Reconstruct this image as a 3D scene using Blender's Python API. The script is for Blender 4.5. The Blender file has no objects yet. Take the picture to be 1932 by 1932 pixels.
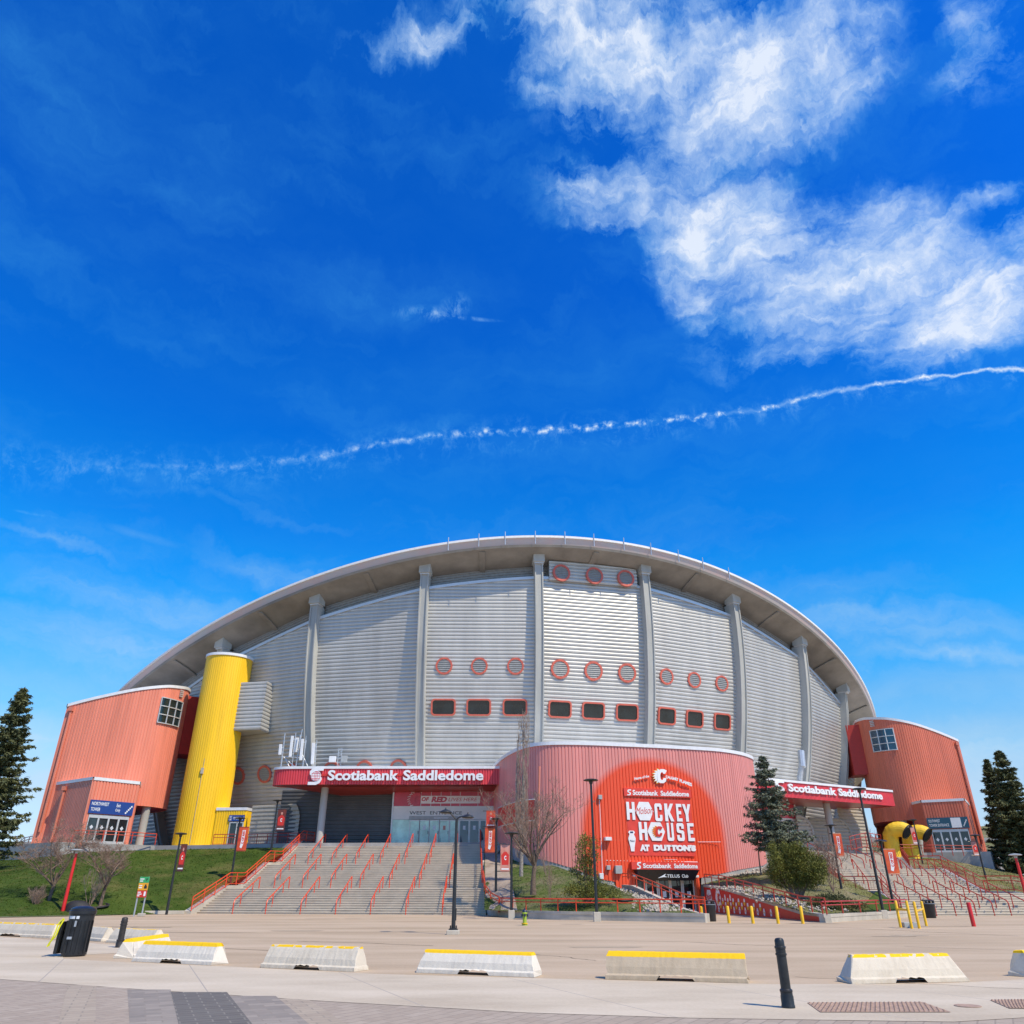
import bpy, math, random
from mathutils import Vector, Matrix
random.seed(7)
R_=math.radians
scene=bpy.context.scene
COL=scene.collection
# ------------------------------------------------------------------ camera
CAMH=1.6; PITCH=26.8; FPX=1414.0
cam=bpy.data.cameras.new('camera'); cam_o=bpy.data.objects.new('camera',cam); COL.objects.link(cam_o)
cam_o.location=(0,0,CAMH); cam_o.rotation_euler=(R_(90+PITCH),0,0)
cam.sensor_width=36; cam.lens=36*FPX/1932; cam.clip_start=.1; cam.clip_end=5000
scene.camera=cam_o
# ------------------------------------------------------------------ sun and exposure
SUNV=Vector((.75,-.66,0)).normalized(); ELEV=R_(53)
sv=Vector((SUNV.x*math.cos(ELEV),SUNV.y*math.cos(ELEV),math.sin(ELEV)))
sl=bpy.data.lights.new('sun','SUN'); sl.energy=4.7; sl.angle=R_(.5); sl.color=(1,.885,.67)
so=bpy.data.objects.new('sun',sl); COL.objects.link(so); so.rotation_euler=sv.to_track_quat('Z','Y').to_euler()
so.location=(60,-40,80)
scene.view_settings.view_transform='Standard'; scene.view_settings.look='None'
scene.view_settings.exposure=0.0; scene.view_settings.gamma=1
# ------------------------------------------------------------------ world
def NT(nt,t,**k):
    n=nt.nodes.new(t)
    for a,b in k.items():
        if a=='ins':
            for i,v in b.items(): n.inputs[i].default_value=v
        else: setattr(n,a,b)
    return n
def math_(nt,op,a,b=None,c=None,clamp=False):
    n=nt.nodes.new('ShaderNodeMath'); n.operation=op; n.use_clamp=clamp
    for i,v in enumerate((a,b,c)):
        if v is None: continue
        if isinstance(v,(int,float)): n.inputs[i].default_value=v
        else: nt.links.new(v,n.inputs[i])
    return n.outputs[0]
def pxdir(x,y):
    u=(x-966)/FPX; v=-(y-966)/FPX; c,s=math.cos(R_(PITCH)),math.sin(R_(PITCH))
    return Vector((u,c-v*s,s+v*c))
def azel(x,y):
    d=pxdir(x,y).normalized(); return math.atan2(d.x,d.y), math.asin(d.z)
SKY_GAIN=1.0
def build_world():
    w=bpy.data.worlds.new('World'); scene.world=w; w.use_nodes=True; nt=w.node_tree; L=nt.links
    for n in list(nt.nodes): nt.nodes.remove(n)
    out=NT(nt,'ShaderNodeOutputWorld'); bg=NT(nt,'ShaderNodeBackground'); bg.inputs[1].default_value=.1
    L.new(bg.outputs[0],out.inputs[0])
    sky=NT(nt,'ShaderNodeTexSky'); sky.sky_type='NISHITA'; sky.sun_disc=False; sky.sun_elevation=ELEV
    sky.sun_rotation=math.atan2(SUNV.x,SUNV.y); sky.air_density=1.0; sky.dust_density=.6; sky.ozone_density=2.5; sky.altitude=1000
    tc=NT(nt,'ShaderNodeTexCoord'); sep=NT(nt,'ShaderNodeSeparateXYZ'); L.new(tc.outputs['Generated'],sep.inputs[0])
    X,Y,Z=sep.outputs
    az=math_(nt,'ARCTAN2',X,Y); el=math_(nt,'ARCSINE',Z)
    P=NT(nt,'ShaderNodeCombineXYZ'); L.new(az,P.inputs[0]); L.new(el,P.inputs[1]); P=P.outputs[0]
    # warp for ragged cloud edges
    nz=NT(nt,'ShaderNodeTexNoise',ins={'Scale':7.,'Detail':5.,'Roughness':.6}); L.new(P,nz.inputs[0])
    sub=NT(nt,'ShaderNodeVectorMath',operation='SUBTRACT',ins={1:(.5,.5,.5)}); L.new(nz.outputs['Color'],sub.inputs[0])
    scl=NT(nt,'ShaderNodeVectorMath',operation='SCALE'); scl.inputs['Scale'].default_value=.11; L.new(sub.outputs[0],scl.inputs[0])
    add=NT(nt,'ShaderNodeVectorMath',operation='ADD'); L.new(P,add.inputs[0]); L.new(scl.outputs[0],add.inputs[1])
    nz2=NT(nt,'ShaderNodeTexNoise',ins={'Scale':24.,'Detail':6.,'Roughness':.7}); L.new(P,nz2.inputs[0])
    sub2=NT(nt,'ShaderNodeVectorMath',operation='SUBTRACT',ins={1:(.5,.5,.5)}); L.new(nz2.outputs['Color'],sub2.inputs[0])
    sc2=NT(nt,'ShaderNodeVectorMath',operation='SCALE'); sc2.inputs['Scale'].default_value=.035; L.new(sub2.outputs[0],sc2.inputs[0])
    addb=NT(nt,'ShaderNodeVectorMath',operation='ADD'); L.new(add.outputs[0],addb.inputs[0]); L.new(sc2.outputs[0],addb.inputs[1]); W=addb.outputs[0]
    def ell(x,y,rx,ry,rot,amp,src=W):
        # ellipse given by its place in the sky; returns amp*(1-r)
        a,e=azel(x,y); a2,e2=azel(x+10,y); k=math.hypot(a2-a,e2-e)/10
        ang=R_(rot)
        m1=NT(nt,'ShaderNodeVectorMath',operation='SUBTRACT',ins={1:(a,e,0)}); L.new(src,m1.inputs[0])
        mp=NT(nt,'ShaderNodeMapping'); mp.vector_type='TEXTURE'; mp.inputs['Rotation'].default_value=(0,0,ang)
        mp.inputs['Scale'].default_value=(rx*k,ry*k,1); L.new(m1.outputs[0],mp.inputs[0])
        g=NT(nt,'ShaderNodeTexGradient',gradient_type='SPHERICAL'); L.new(mp.outputs[0],g.inputs[0])
        return math_(nt,'MULTIPLY',g.outputs['Fac'],amp)
    def vmax(lst):
        o=lst[0]
        for l in lst[1:]: o=math_(nt,'SMOOTH_MAX',o,l,.12)
        return o
    dense=[ell(1180,110,330,120,-8,1.7),ell(1440,150,330,140,-4,1.8),ell(1330,240,260,70,5,1.0),ell(1570,60,200,90,0,1.3),
           ell(830,70,260,40,12,1.0),ell(1000,20,280,55,0,1.1),ell(1850,60,130,150,-40,1.1),
           ell(1180,370,220,75,-4,1.5),ell(1380,440,300,130,-22,1.9),ell(1560,540,400,150,-12,2.0),ell(1820,590,330,130,-4,2.2),
           ell(1620,420,260,80,-10,1.1),ell(1870,380,200,40,0,1.0),ell(1600,620,420,70,-4,1.5),ell(1330,560,180,70,-30,1.2),ell(1960,500,200,170,0,1.4),ell(1820,150,120,60,-20,.9)]
    D1=vmax(dense)
    # fibrous noise
    mp=NT(nt,'ShaderNodeMapping'); mp.inputs['Rotation'].default_value=(0,0,R_(38)); mp.inputs['Scale'].default_value=(4.,24,1); L.new(W,mp.inputs[0])
    n1=NT(nt,'ShaderNodeTexNoise',ins={'Scale':1.9,'Detail':10.,'Roughness':.66,'Distortion':.15}); L.new(mp.outputs[0],n1.inputs[0])
    n2=NT(nt,'ShaderNodeTexNoise',ins={'Scale':8.,'Detail':9.,'Roughness':.62,'Distortion':.2}); L.new(P,n2.inputs[0])
    fb=math_(nt,'ADD',math_(nt,'MULTIPLY',n1.outputs['Fac'],.95),math_(nt,'MULTIPLY',n2.outputs['Fac'],.75))   # mean ~.85
    fb2=math_(nt,'ADD',math_(nt,'MULTIPLY',n1.outputs['Fac'],.95),math_(nt,'MULTIPLY',n2.outputs['Fac'],1.0))
    d=math_(nt,'MULTIPLY',math_(nt,'SUBTRACT',D1,.12),1.0)
    hf=math_(nt,'MULTIPLY_ADD',math_(nt,'SUBTRACT',fb2,.975),1.35,0.)
    nv=NT(nt,'ShaderNodeTexNoise',ins={'Scale':5.5,'Detail':6.,'Roughness':.6,'Distortion':.4}); L.new(W,nv.inputs[0])
    lf=math_(nt,'MULTIPLY_ADD',math_(nt,'SUBTRACT',nv.outputs['Fac'],.50),1.5,0.)
    c1=math_(nt,'MULTIPLY_ADD',math_(nt,'MINIMUM',d,1.3),.62,math_(nt,'ADD',hf,lf))
    c1=math_(nt,'MULTIPLY',math_(nt,'SUBTRACT',c1,.02),1.0,clamp=True)
    gate=math_(nt,'MULTIPLY',d,2.0,clamp=True)
    c1=math_(nt,'MULTIPLY',math_(nt,'MULTIPLY',c1,gate),.93)
    # thin veils
    veil=vmax([ell(110,200,330,200,0,.55),ell(40,90,160,80,0,.6),ell(700,560,380,70,4,.55),ell(420,300,300,150,0,.3),ell(250,460,500,120,0,.25),
               ell(560,1085,260,34,-8,1.2),ell(330,1140,420,70,-3,1.3),ell(110,1010,200,22,-8,.9),ell(270,1012,95,14,-6,.9,P),
               ell(1680,1180,380,60,-4,1.4),ell(1550,1130,300,50,-4,.7),ell(1800,1230,330,40,-3,1.2),ell(60,1500,420,170,0,1.9),ell(250,1210,520,90,4,1.3),ell(1850,1450,300,120,0,1.5),ell(60,1380,300,60,0,1.2),
               ell(470,960,300,16,2,.6),ell(1100,690,900,100,6,.35),ell(1100,860,1000,60,4,.45),ell(1640,800,600,60,5,.4)])
    mg=NT(nt,'ShaderNodeMapping'); mg.inputs['Rotation'].default_value=(0,0,R_(-14)); mg.inputs['Scale'].default_value=(2.2,7.5,1); L.new(W,mg.inputs[0])
    ng=NT(nt,'ShaderNodeTexNoise',ins={'Scale':1.3,'Detail':8.,'Roughness':.62}); L.new(mg.outputs[0],ng.inputs[0])
    glob=math_(nt,'MULTIPLY_ADD',ng.outputs['Fac'],2.6,-1.22,clamp=True); glob=math_(nt,'MULTIPLY',glob,.30)
    v=math_(nt,'MULTIPLY',veil,math_(nt,'MULTIPLY',math_(nt,'SUBTRACT',fb,.45),.75))
    v=math_(nt,'MAXIMUM',v,glob)
    # small wisp
    wsp=vmax([ell(858,580,40,26,15,1.6,P),ell(800,592,90,16,4,1.6,P),ell(850,597,130,5,-2,1.3,P),ell(75,972,75,6,2,1.0,P)])
    nw=NT(nt,'ShaderNodeTexNoise',ins={'Scale':26.,'Detail':7.,'Roughness':.72,'Distortion':.6}); L.new(P,nw.inputs[0])
    w2=math_(nt,'MULTIPLY',math_(nt,'MULTIPLY_ADD',nw.outputs['Fac'],4.2,-1.85,clamp=True),math_(nt,'MULTIPLY_ADD',wsp,.6,-.12,clamp=True),clamp=True)
    # contrail: height as a curve over azimuth
    pts=[(-120,862),(0,866),(200,874),(400,880),(600,860),(800,825),(1000,813),(1200,800),(1400,777),(1600,735),(1800,708),(1932,697),(2060,690)]
    A=[azel(*p) for p in pts]; a0,a1=A[0][0],A[-1][0]; e0,e1=.05,.55
    fc=NT(nt,'ShaderNodeFloatCurve'); cv=fc.mapping.curves[0]
    xs=[((a-a0)/(a1-a0),(e-e0)/(e1-e0)) for a,e in A]
    cv.points[0].location=xs[0]; cv.points[1].location=xs[-1]
    for p in xs[1:-1]: cv.points.new(*p)
    fc.mapping.update()
    t=math_(nt,'DIVIDE',math_(nt,'SUBTRACT',az,a0),a1-a0,clamp=True); L.new(t,fc.inputs['Value'])
    ec=math_(nt,'MULTIPLY_ADD',fc.outputs[0],e1-e0,e0)
    sepW=NT(nt,'ShaderNodeSeparateXYZ'); 
    add2=NT(nt,'ShaderNodeVectorMath',operation='ADD'); s2=NT(nt,'ShaderNodeVectorMath',operation='SCALE'); s2.inputs['Scale'].default_value=.018
    n3=NT(nt,'ShaderNodeTexNoise',ins={'Scale':38.,'Detail':4.,'Roughness':.6}); L.new(P,n3.inputs[0])
    sb3=NT(nt,'ShaderNodeVectorMath',operation='SUBTRACT',ins={1:(.5,.5,.5)}); L.new(n3.outputs['Color'],sb3.inputs[0])
    L.new(sb3.outputs[0],s2.inputs[0]); L.new(P,add2.inputs[0]); L.new(s2.outputs[0],add2.inputs[1]); L.new(add2.outputs[0],sepW.inputs[0])
    n4=NT(nt,'ShaderNodeTexNoise',ins={'Scale':62.,'Detail':4.,'Roughness':.65}); L.new(P,n4.inputs[0])
    de=math_(nt,'SUBTRACT',sepW.outputs[1],ec)            # >0 above the line
    wid=math_(nt,'MULTIPLY_ADD',math_(nt,'SUBTRACT',1.,t),.0075,.0030)
    core=math_(nt,'SUBTRACT',1.,math_(nt,'DIVIDE',math_(nt,'ABSOLUTE',de),wid),clamp=True)
    lump=math_(nt,'MULTIPLY_ADD',n4.outputs['Fac'],4.2,-1.75,clamp=True)
    solid=math_(nt,'MULTIPLY_ADD',t,2.4,-1.5,clamp=True)
    lump=math_(nt,'MAXIMUM',lump,solid)
    core=math_(nt,'MULTIPLY',math_(nt,'MULTIPLY',math_(nt,'MULTIPLY',core,1.1,clamp=True),lump),math_(nt,'MULTIPLY_ADD',t,1.7,.02,clamp=True),clamp=True)
    # feathering under the trail
    mpf=NT(nt,'ShaderNodeMapping'); mpf.inputs['Scale'].default_value=(60,22,1); mpf.inputs['Rotation'].default_value=(0,0,R_(-30)); L.new(P,mpf.inputs[0])
    nf=NT(nt,'ShaderNodeTexNoise',ins={'Scale':1.,'Detail':5.,'Roughness':.7}); L.new(mpf.outputs[0],nf.inputs[0])
    und=math_(nt,'SUBTRACT',1.,math_(nt,'DIVIDE',math_(nt,'ABSOLUTE',math_(nt,'ADD',de,.006)),math_(nt,'MULTIPLY_ADD',t,-.022,.042)),clamp=True)
    n5=NT(nt,'ShaderNodeTexNoise',ins={'Scale':34.,'Detail':7.,'Roughness':.75,'Distortion':.5}); L.new(P,n5.inputs[0])
    fe=math_(nt,'MULTIPLY',und,math_(nt,'MULTIPLY_ADD',math_(nt,'ADD',math_(nt,'MULTIPLY',n5.outputs['Fac'],.75),math_(nt,'MULTIPLY',nf.outputs['Fac'],.25)),3.6,-1.75,clamp=True))
    fe=math_(nt,'MULTIPLY',fe,.52)
    m=math_(nt,'MAXIMUM',c1,core); m=math_(nt,'MAXIMUM',m,fe); m=math_(nt,'MAXIMUM',m,w2); 
        # deep spring-sky blue over the Nishita gradient
    vr=NT(nt,'ShaderNodeValToRGB'); L.new(math_(nt,'MULTIPLY',el,1.0,clamp=True),vr.inputs[0]); vr.color_ramp.elements[0].position=.16; vr.color_ramp.elements[0].color=(.60,.80,.98,1); vr.color_ramp.elements[1].position=.50; vr.color_ramp.elements[1].color=(.07,.44,.90,1)
    vs_=NT(nt,'ShaderNodeVectorMath',operation='SCALE'); vs_.inputs['Scale'].default_value=9.4; L.new(vr.outputs[0],vs_.inputs[0]); veilc=vs_.outputs[0]
    ramp=NT(nt,'ShaderNodeValToRGB'); el01=math_(nt,'DIVIDE',el,1.2,clamp=True); L.new(el01,ramp.inputs[0])
    cr=ramp.color_ramp; cr.interpolation='EASE'
    stops=SKY_STOPS
    cr.elements[0].position=stops[0][0]; cr.elements[0].color=(*stops[0][1],1)
    cr.elements[1].position=stops[-1][0]; cr.elements[1].color=(*stops[-1][1],1)
    for p,c in stops[1:-1]:
        e=cr.elements.new(p); e.color=(*c,1)
    mul=NT(nt,'ShaderNodeMix',data_type='RGBA',blend_type='MULTIPLY'); mul.inputs[0].default_value=1
    L.new(sky.outputs[0],mul.inputs[6]); L.new(ramp.outputs[0],mul.inputs[7])
    sc=NT(nt,'ShaderNodeVectorMath',operation='SCALE'); sc.inputs['Scale'].default_value=SKY_MUL; L.new(mul.outputs[2],sc.inputs[0])
    vm=NT(nt,'ShaderNodeMix',data_type='RGBA'); L.new(math_(nt,'MULTIPLY',v,1.15,clamp=True),vm.inputs[0]); L.new(sc.outputs[0],vm.inputs[6]); L.new(veilc,vm.inputs[7])
    back=math_(nt,'MULTIPLY_ADD',Y,-1.6,-.10,clamp=True); back=math_(nt,'MULTIPLY',back,math_(nt,'MULTIPLY_ADD',n1.outputs['Fac'],.5,.45,clamp=True))  # unseen bright cloud haze added behind the camera to weaken the blue fill light
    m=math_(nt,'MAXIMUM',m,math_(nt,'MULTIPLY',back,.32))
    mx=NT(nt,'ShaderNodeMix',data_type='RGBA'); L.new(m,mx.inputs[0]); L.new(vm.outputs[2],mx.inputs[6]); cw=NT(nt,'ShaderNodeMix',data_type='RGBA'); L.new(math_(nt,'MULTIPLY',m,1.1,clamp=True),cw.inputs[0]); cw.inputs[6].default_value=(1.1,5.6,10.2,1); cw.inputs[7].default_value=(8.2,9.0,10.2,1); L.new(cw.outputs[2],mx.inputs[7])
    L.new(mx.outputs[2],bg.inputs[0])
SKY_STOPS=[(0.0,(1,1,1)),(1.0,(1,1,1))]; SKY_MUL=1.0
SKY_MUL=2.68
SKY_STOPS=[(0.0,(.44,.48,.56)),(.033,(.42,.46,.57)),(.083,(.46,.51,.57)),(.125,(.40,.57,.62)),(.167,(.27,.58,.70)),(.208,(.10,.57,.80)),(.258,(.018,.56,.88)),(.308,(.010,.52,.92)),(.358,(.008,.46,.93)),(.487,(.006,.375,.95)),(.633,(.006,.325,.95)),(.783,(.008,.325,.93)),(1.0,(.01,.32,.86))]
build_world()
# ------------------------------------------------------------------ placing helpers (photograph pixel -> point in the place)
def at(x,y,Y):
    r=pxdir(x,y); k=Y/r.y; return Vector((r.x*k,Y,CAMH+r.z*k))
def atz(x,y,z=0.):
    r=pxdir(x,y); k=(z-CAMH)/r.z; return Vector((r.x*k,r.y*k,z))
class Plane:
    def __init__(s,p,az,out=0.):   # vertical plane through p facing azimuth az (deg; 0 faces the camera side, -Y)
        a=R_(az); s.n=Vector((math.sin(a),-math.cos(a),0)); s.t=Vector((math.cos(a),math.sin(a),0)); s.p=Vector((p[0],p[1],0))+s.n*out
    def hit(s,x,y):
        r=pxdir(x,y); o=Vector((0,0,CAMH)); k=(s.p-o).dot(s.n)/r.dot(s.n); q=o+r*k
        return (q-s.p).dot(s.t), q.z
    def pt(s,u,z,o=0.): 
        q=s.p+s.t*u+s.n*o; return Vector((q.x,q.y,z))
# ------------------------------------------------------------------ materials
MAT={}
def mat(name,col,rough=.6,metal=0.,var=.12,vscale=3.,bump=0.,bscale=20.,col2=None,spec=.5,detail=4.,obj=True,trans=0.,coat=0.,streak=None):
    if name in MAT: return MAT[name]
    m=bpy.data.materials.new(name); m.use_nodes=True; nt=m.node_tree; L=nt.links; b=nt.nodes['Principled BSDF']
    b.inputs['Roughness'].default_value=rough; b.inputs['Metallic'].default_value=metal
    b.inputs['Specular IOR Level'].default_value=spec; b.inputs['Coat Weight'].default_value=coat
    tc=NT(nt,'ShaderNodeTexCoord')
    src=tc.outputs['Object']
    mp=NT(nt,'ShaderNodeMapping'); L.new(src,mp.inputs[0])
    if streak: mp.inputs['Scale'].default_value=streak
    n=NT(nt,'ShaderNodeTexNoise',ins={'Scale':vscale,'Detail':detail,'Roughness':.6}); L.new(mp.outputs[0],n.inputs[0])
    r=NT(nt,'ShaderNodeValToRGB'); L.new(n.outputs['Fac'],r.inputs[0])
    c2=col2 or tuple(c*(1-var*1.6) for c in col); c1=tuple(min(1,c*(1+var)) for c in col) if not col2 else col
    r.color_ramp.elements[0].position=.33; r.color_ramp.elements[0].color=(*c2,1)
    r.color_ramp.elements[1].position=.67; r.color_ramp.elements[1].color=(*c1,1)
    L.new(r.outputs[0],b.inputs['Base Color'])
    rr=math_(nt,'MULTIPLY_ADD',n.outputs['Fac'],.16,rough-.08,clamp=True); L.new(rr,b.inputs['Roughness'])
    if bump>0:
        n2=NT(nt,'ShaderNodeTexNoise',ins={'Scale':bscale,'Detail':5.,'Roughness':.65}); L.new(src,n2.inputs[0])
        bp=NT(nt,'ShaderNodeBump'); bp.inputs['Strength'].default_value=bump; bp.inputs['Distance'].default_value=.05
        L.new(n2.outputs['Fac'],bp.inputs['Height']); L.new(bp.outputs[0],b.inputs['Normal'])
    MAT[name]=m; return m
def glassmat(name,col,rough=.06,spec=.8):
    m=mat(name,col,rough=rough,var=.25,vscale=.6,spec=spec); return m
M=lambda k:MAT[k]
mat('cladding',(.54,.525,.49),rough=.46,metal=.28,var=.08,vscale=.5,streak=(1,1,.12))
mat('cladding_trim',(.62,.62,.62),rough=.4,metal=.3,var=.04,vscale=.5)
mat('column_concrete',(.43,.43,.40),rough=.8,var=.10,vscale=.5,bump=.1,streak=(1,1,.25))
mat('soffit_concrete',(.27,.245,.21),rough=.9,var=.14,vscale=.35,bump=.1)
mat('roof_white',(.78,.78,.77),rough=.6,var=.05)
mat('fascia_panel',(.60,.43,.39),rough=.7,col2=(.50,.47,.45),vscale=.35)
mat('fascia_lip',(.50,.48,.46),rough=.7,var=.12,vscale=.6)
mat('coral_frame',(.62,.13,.085),rough=.5,var=.08)
mat('louver',(.34,.33,.31),rough=.5,metal=.3,var=.1)
mat('dark_void',(.015,.015,.017),rough=.9,var=.1)
glassmat('dark_glass',(.018,.03,.032),.05)
glassmat('blue_glass',(.01,.06,.11),.04,1.0)
glassmat('mint_glass',(.52,.80,.66),.08,.9)
mat('tower_red',(.66,.17,.095),rough=.42,var=.09,vscale=1.1,streak=(1,1,.08),spec=.5)
mat('tower_pink',(.78,.245,.155),rough=.42,var=.09,vscale=1.1,streak=(1,1,.08),spec=.5)
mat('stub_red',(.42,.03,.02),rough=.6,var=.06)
mat('yellow_clad',(.92,.56,.012),rough=.42,var=.07,vscale=1.2,streak=(1,1,.08))
mat('white_trim',(.75,.76,.78),rough=.5,var=.05)
mat('frame_alu',(.62,.62,.61),rough=.4,metal=.3,var=.05)
mat('frame_white',(.72,.72,.70),rough=.5,var=.05)
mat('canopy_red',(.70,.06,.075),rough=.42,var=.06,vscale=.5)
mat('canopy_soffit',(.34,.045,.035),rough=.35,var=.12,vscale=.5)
mat('letter_white',(.80,.81,.83),rough=.45,var=.03)
mat('paint_white',(.82,.82,.82),rough=.5,var=.03)
mat('sign_blue',(.012,.055,.26),rough=.5,var=.05)
mat('sign_teal',(.02,.09,.14),rough=.5,var=.05)
mat('rail_red',(.72,.065,.02),rough=.38,var=.08,vscale=6)
mat('rail_dark_red',(.46,.04,.022),rough=.42,var=.10,vscale=6)
mat('post_red',(.62,.02,.02),rough=.35,var=.06)
mat('black_metal',(.022,.024,.026),rough=.4,var=.2,vscale=5)
mat('black_plastic',(.016,.017,.02),rough=.3,var=.2,vscale=4)
mat('bollard_black',(.02,.021,.022),rough=.42,var=.3,vscale=8,bump=.1)
mat('bollard_brown',(.035,.028,.024),rough=.5,var=.3,vscale=8)
mat('yellow_paint',(.86,.50,.01),rough=.4,var=.07,vscale=5)
mat('rib_screen',(.47,.43,.36),rough=.6,var=.08)
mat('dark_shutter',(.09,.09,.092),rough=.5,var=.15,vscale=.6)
mat('stair_concrete',(.50,.43,.335),rough=.85,var=.10,vscale=.8,bump=.15,bscale=12)
mat('stair_nosing',(.60,.53,.43),rough=.8,var=.07)
mat('wall_concrete',(.50,.45,.37),rough=.85,var=.12,vscale=.9,bump=.2,bscale=8)
mat('wall_concrete_grey',(.36,.35,.335),rough=.85,var=.14,vscale=.6,bump=.2,bscale=8)
mat('terrace_paving',(.42,.40,.37),rough=.9)
mat('asphalt_far',(.10,.10,.10),rough=.9)
mat('banner_red',(.72,.055,.035),rough=.6,var=.05,vscale=1.2,bump=.25,bscale=1.3)
mat('banner_orange',(.72,.13,.03),rough=.6,col2=(.50,.03,.02),vscale=1.6)
mat('banner_dark',(.20,.035,.02),rough=.6,col2=(.03,.02,.025),vscale=1.3)
mat('banner_faded',(.62,.33,.28),rough=.7,col2=(.55,.16,.10),vscale=1.5)
mat('logo_red',(.62,.03,.02),rough=.5,var=.03)
mat('logo_yellow',(.85,.45,.02),rough=.5,var=.03)
mat('logo_orange',(.75,.13,.015),rough=.5,var=.03)
mat('logo_navy',(.02,.03,.10),rough=.5,var=.03)
mat('window_film_red',(.55,.05,.08),rough=.25,var=.08,vscale=.7)
mat('window_film_grey',(.70,.70,.69),rough=.25,var=.05,vscale=.7)
mat('galvanised',(.50,.53,.56),rough=.45,metal=.5,var=.08)
mat('antenna_white',(.72,.73,.74),rough=.5,var=.04)
mat('box_grey',(.36,.38,.38),rough=.5,var=.06)
mat('downpipe',(.62,.20,.13),rough=.5,var=.05)
mat('bark',(.17,.12,.085),rough=.9,var=.25,vscale=8,bump=.4)
mat('bark_pale',(.42,.38,.34),rough=.85,col2=(.16,.13,.11),vscale=9,bump=.3)
mat('twig',(.27,.185,.14),rough=.9,var=.2)
mat('twig_pale',(.30,.23,.18),rough=.9,var=.2)
mat('needle',(.13,.135,.045),rough=.75,col2=(.05,.065,.025),vscale=.8,detail=2)
mat('needle_blue',(.19,.205,.13),rough=.75,col2=(.075,.095,.06),vscale=.9,detail=2)
mat('needle_shrub',(.20,.195,.028),rough=.75,col2=(.085,.10,.018),vscale=1.6,detail=2)
mat('needle_low',(.12,.115,.03),rough=.75,col2=(.04,.055,.018),vscale=1.6,detail=2)
mat('brush',(.14,.105,.075),rough=.9,var=.2)
mat('mulch',(.17,.12,.085),rough=.95,var=.3,vscale=6,bump=.6)
mat('rock',(.42,.37,.30),rough=.9,var=.25,vscale=2.5)
mat('hydrant_green',(.34,.46,.03),rough=.4,var=.08,vscale=8)
mat('hydrant_dark',(.02,.03,.06),rough=.4,var=.1)
mat('rubber',(.02,.02,.022),rough=.7,var=.1)
mat('steel_plate',(.42,.28,.20),rough=.75,var=.15,vscale=8)
mat('sticker_white',(.7,.74,.78),rough=.5,var=.05)
mat('tape_yellow',(.75,.72,.01),rough=.5,var=.05)
mat('sign_green',(.04,.36,.12),rough=.5,var=.04)
mat('sign_amber',(.80,.38,.02),rough=.5,var=.04)
mat('duct_yellow',(.92,.58,.035),rough=.5,var=.10,vscale=1.2,streak=(1,1,.4))
# ground materials
def groundmat(name,base,dark,light,streak=(1,1,1),vs=.35,fine=14.,bump=.12,joint=None,rough=.92):
    m=bpy.data.materials.new(name); m.use_nodes=True; nt=m.node_tree; L=nt.links; b=nt.nodes['Principled BSDF']
    tc=NT(nt,'ShaderNodeTexCoord'); mp=NT(nt,'ShaderNodeMapping'); mp.inputs['Scale'].default_value=streak; L.new(tc.outputs['Object'],mp.inputs[0])
    n=NT(nt,'ShaderNodeTexNoise',ins={'Scale':vs,'Detail':6.,'Roughness':.6}); L.new(mp.outputs[0],n.inputs[0])
    n2=NT(nt,'ShaderNodeTexNoise',ins={'Scale':fine,'Detail':5.,'Roughness':.7}); L.new(tc.outputs['Object'],n2.inputs[0])
    f=math_(nt,'ADD',math_(nt,'MULTIPLY',n.outputs['Fac'],.7),math_(nt,'MULTIPLY',n2.outputs['Fac'],.3))
    r=NT(nt,'ShaderNodeValToRGB'); L.new(f,r.inputs[0]); e=r.color_ramp.elements
    e[0].position=.36; e[0].color=(*dark,1); e[1].position=.62; e[1].color=(*light,1); k=e.new(.49); k.color=(*base,1)
    colr=r.outputs[0]
    if joint:
        sp,wd,rot,jc=joint
        m2=NT(nt,'ShaderNodeMapping'); m2.inputs['Rotation'].default_value=(0,0,R_(rot)); L.new(tc.outputs['Object'],m2.inputs[0])
        s3=NT(nt,'ShaderNodeSeparateXYZ'); L.new(m2.outputs[0],s3.inputs[0])
        q=math_(nt,'ABSOLUTE',math_(nt,'SUBTRACT',math_(nt,'FRACT',math_(nt,'DIVIDE',s3.outputs[0],sp)),.5))
        q=math_(nt,'LESS_THAN',q,wd/sp)
        mx=NT(nt,'ShaderNodeMix',data_type='RGBA'); L.new(q,mx.inputs[0]); L.new(colr,mx.inputs[6]); mx.inputs[7].default_value=(*jc,1); colr=mx.outputs[2]
    L.new(colr,b.inputs['Base Color']); b.inputs['Roughness'].default_value=rough; b.inputs['Specular IOR Level'].default_value=.25
    bp=NT(nt,'ShaderNodeBump'); bp.inputs['Strength'].default_value=bump; bp.inputs['Distance'].default_value=.02; L.new(n2.outputs['Fac'],bp.inputs['Height']); L.new(bp.outputs[0],b.inputs['Normal'])
    MAT[name]=m; return m
groundmat('plaza',(.47,.36,.245),(.385,.29,.19),(.54,.42,.295),streak=(.35,1.6,1),vs=.30)
groundmat('sidewalk',(.54,.455,.34),(.46,.38,.28),(.61,.52,.40),streak=(.5,1.2,1),vs=.5,joint=(2.9,.012,-24,(.38,.33,.28)))
groundmat('pavers_base',(.36,.31,.28),(.30,.26,.235),(.42,.36,.32),vs=1.2)
groundmat('soil',(.22,.165,.115),(.14,.10,.07),(.30,.235,.17),vs=1.2,fine=20,bump=.5)
groundmat('path_dirt',(.36,.29,.22),(.26,.2,.15),(.42,.35,.28),vs=.8,fine=20,bump=.4)
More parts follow.
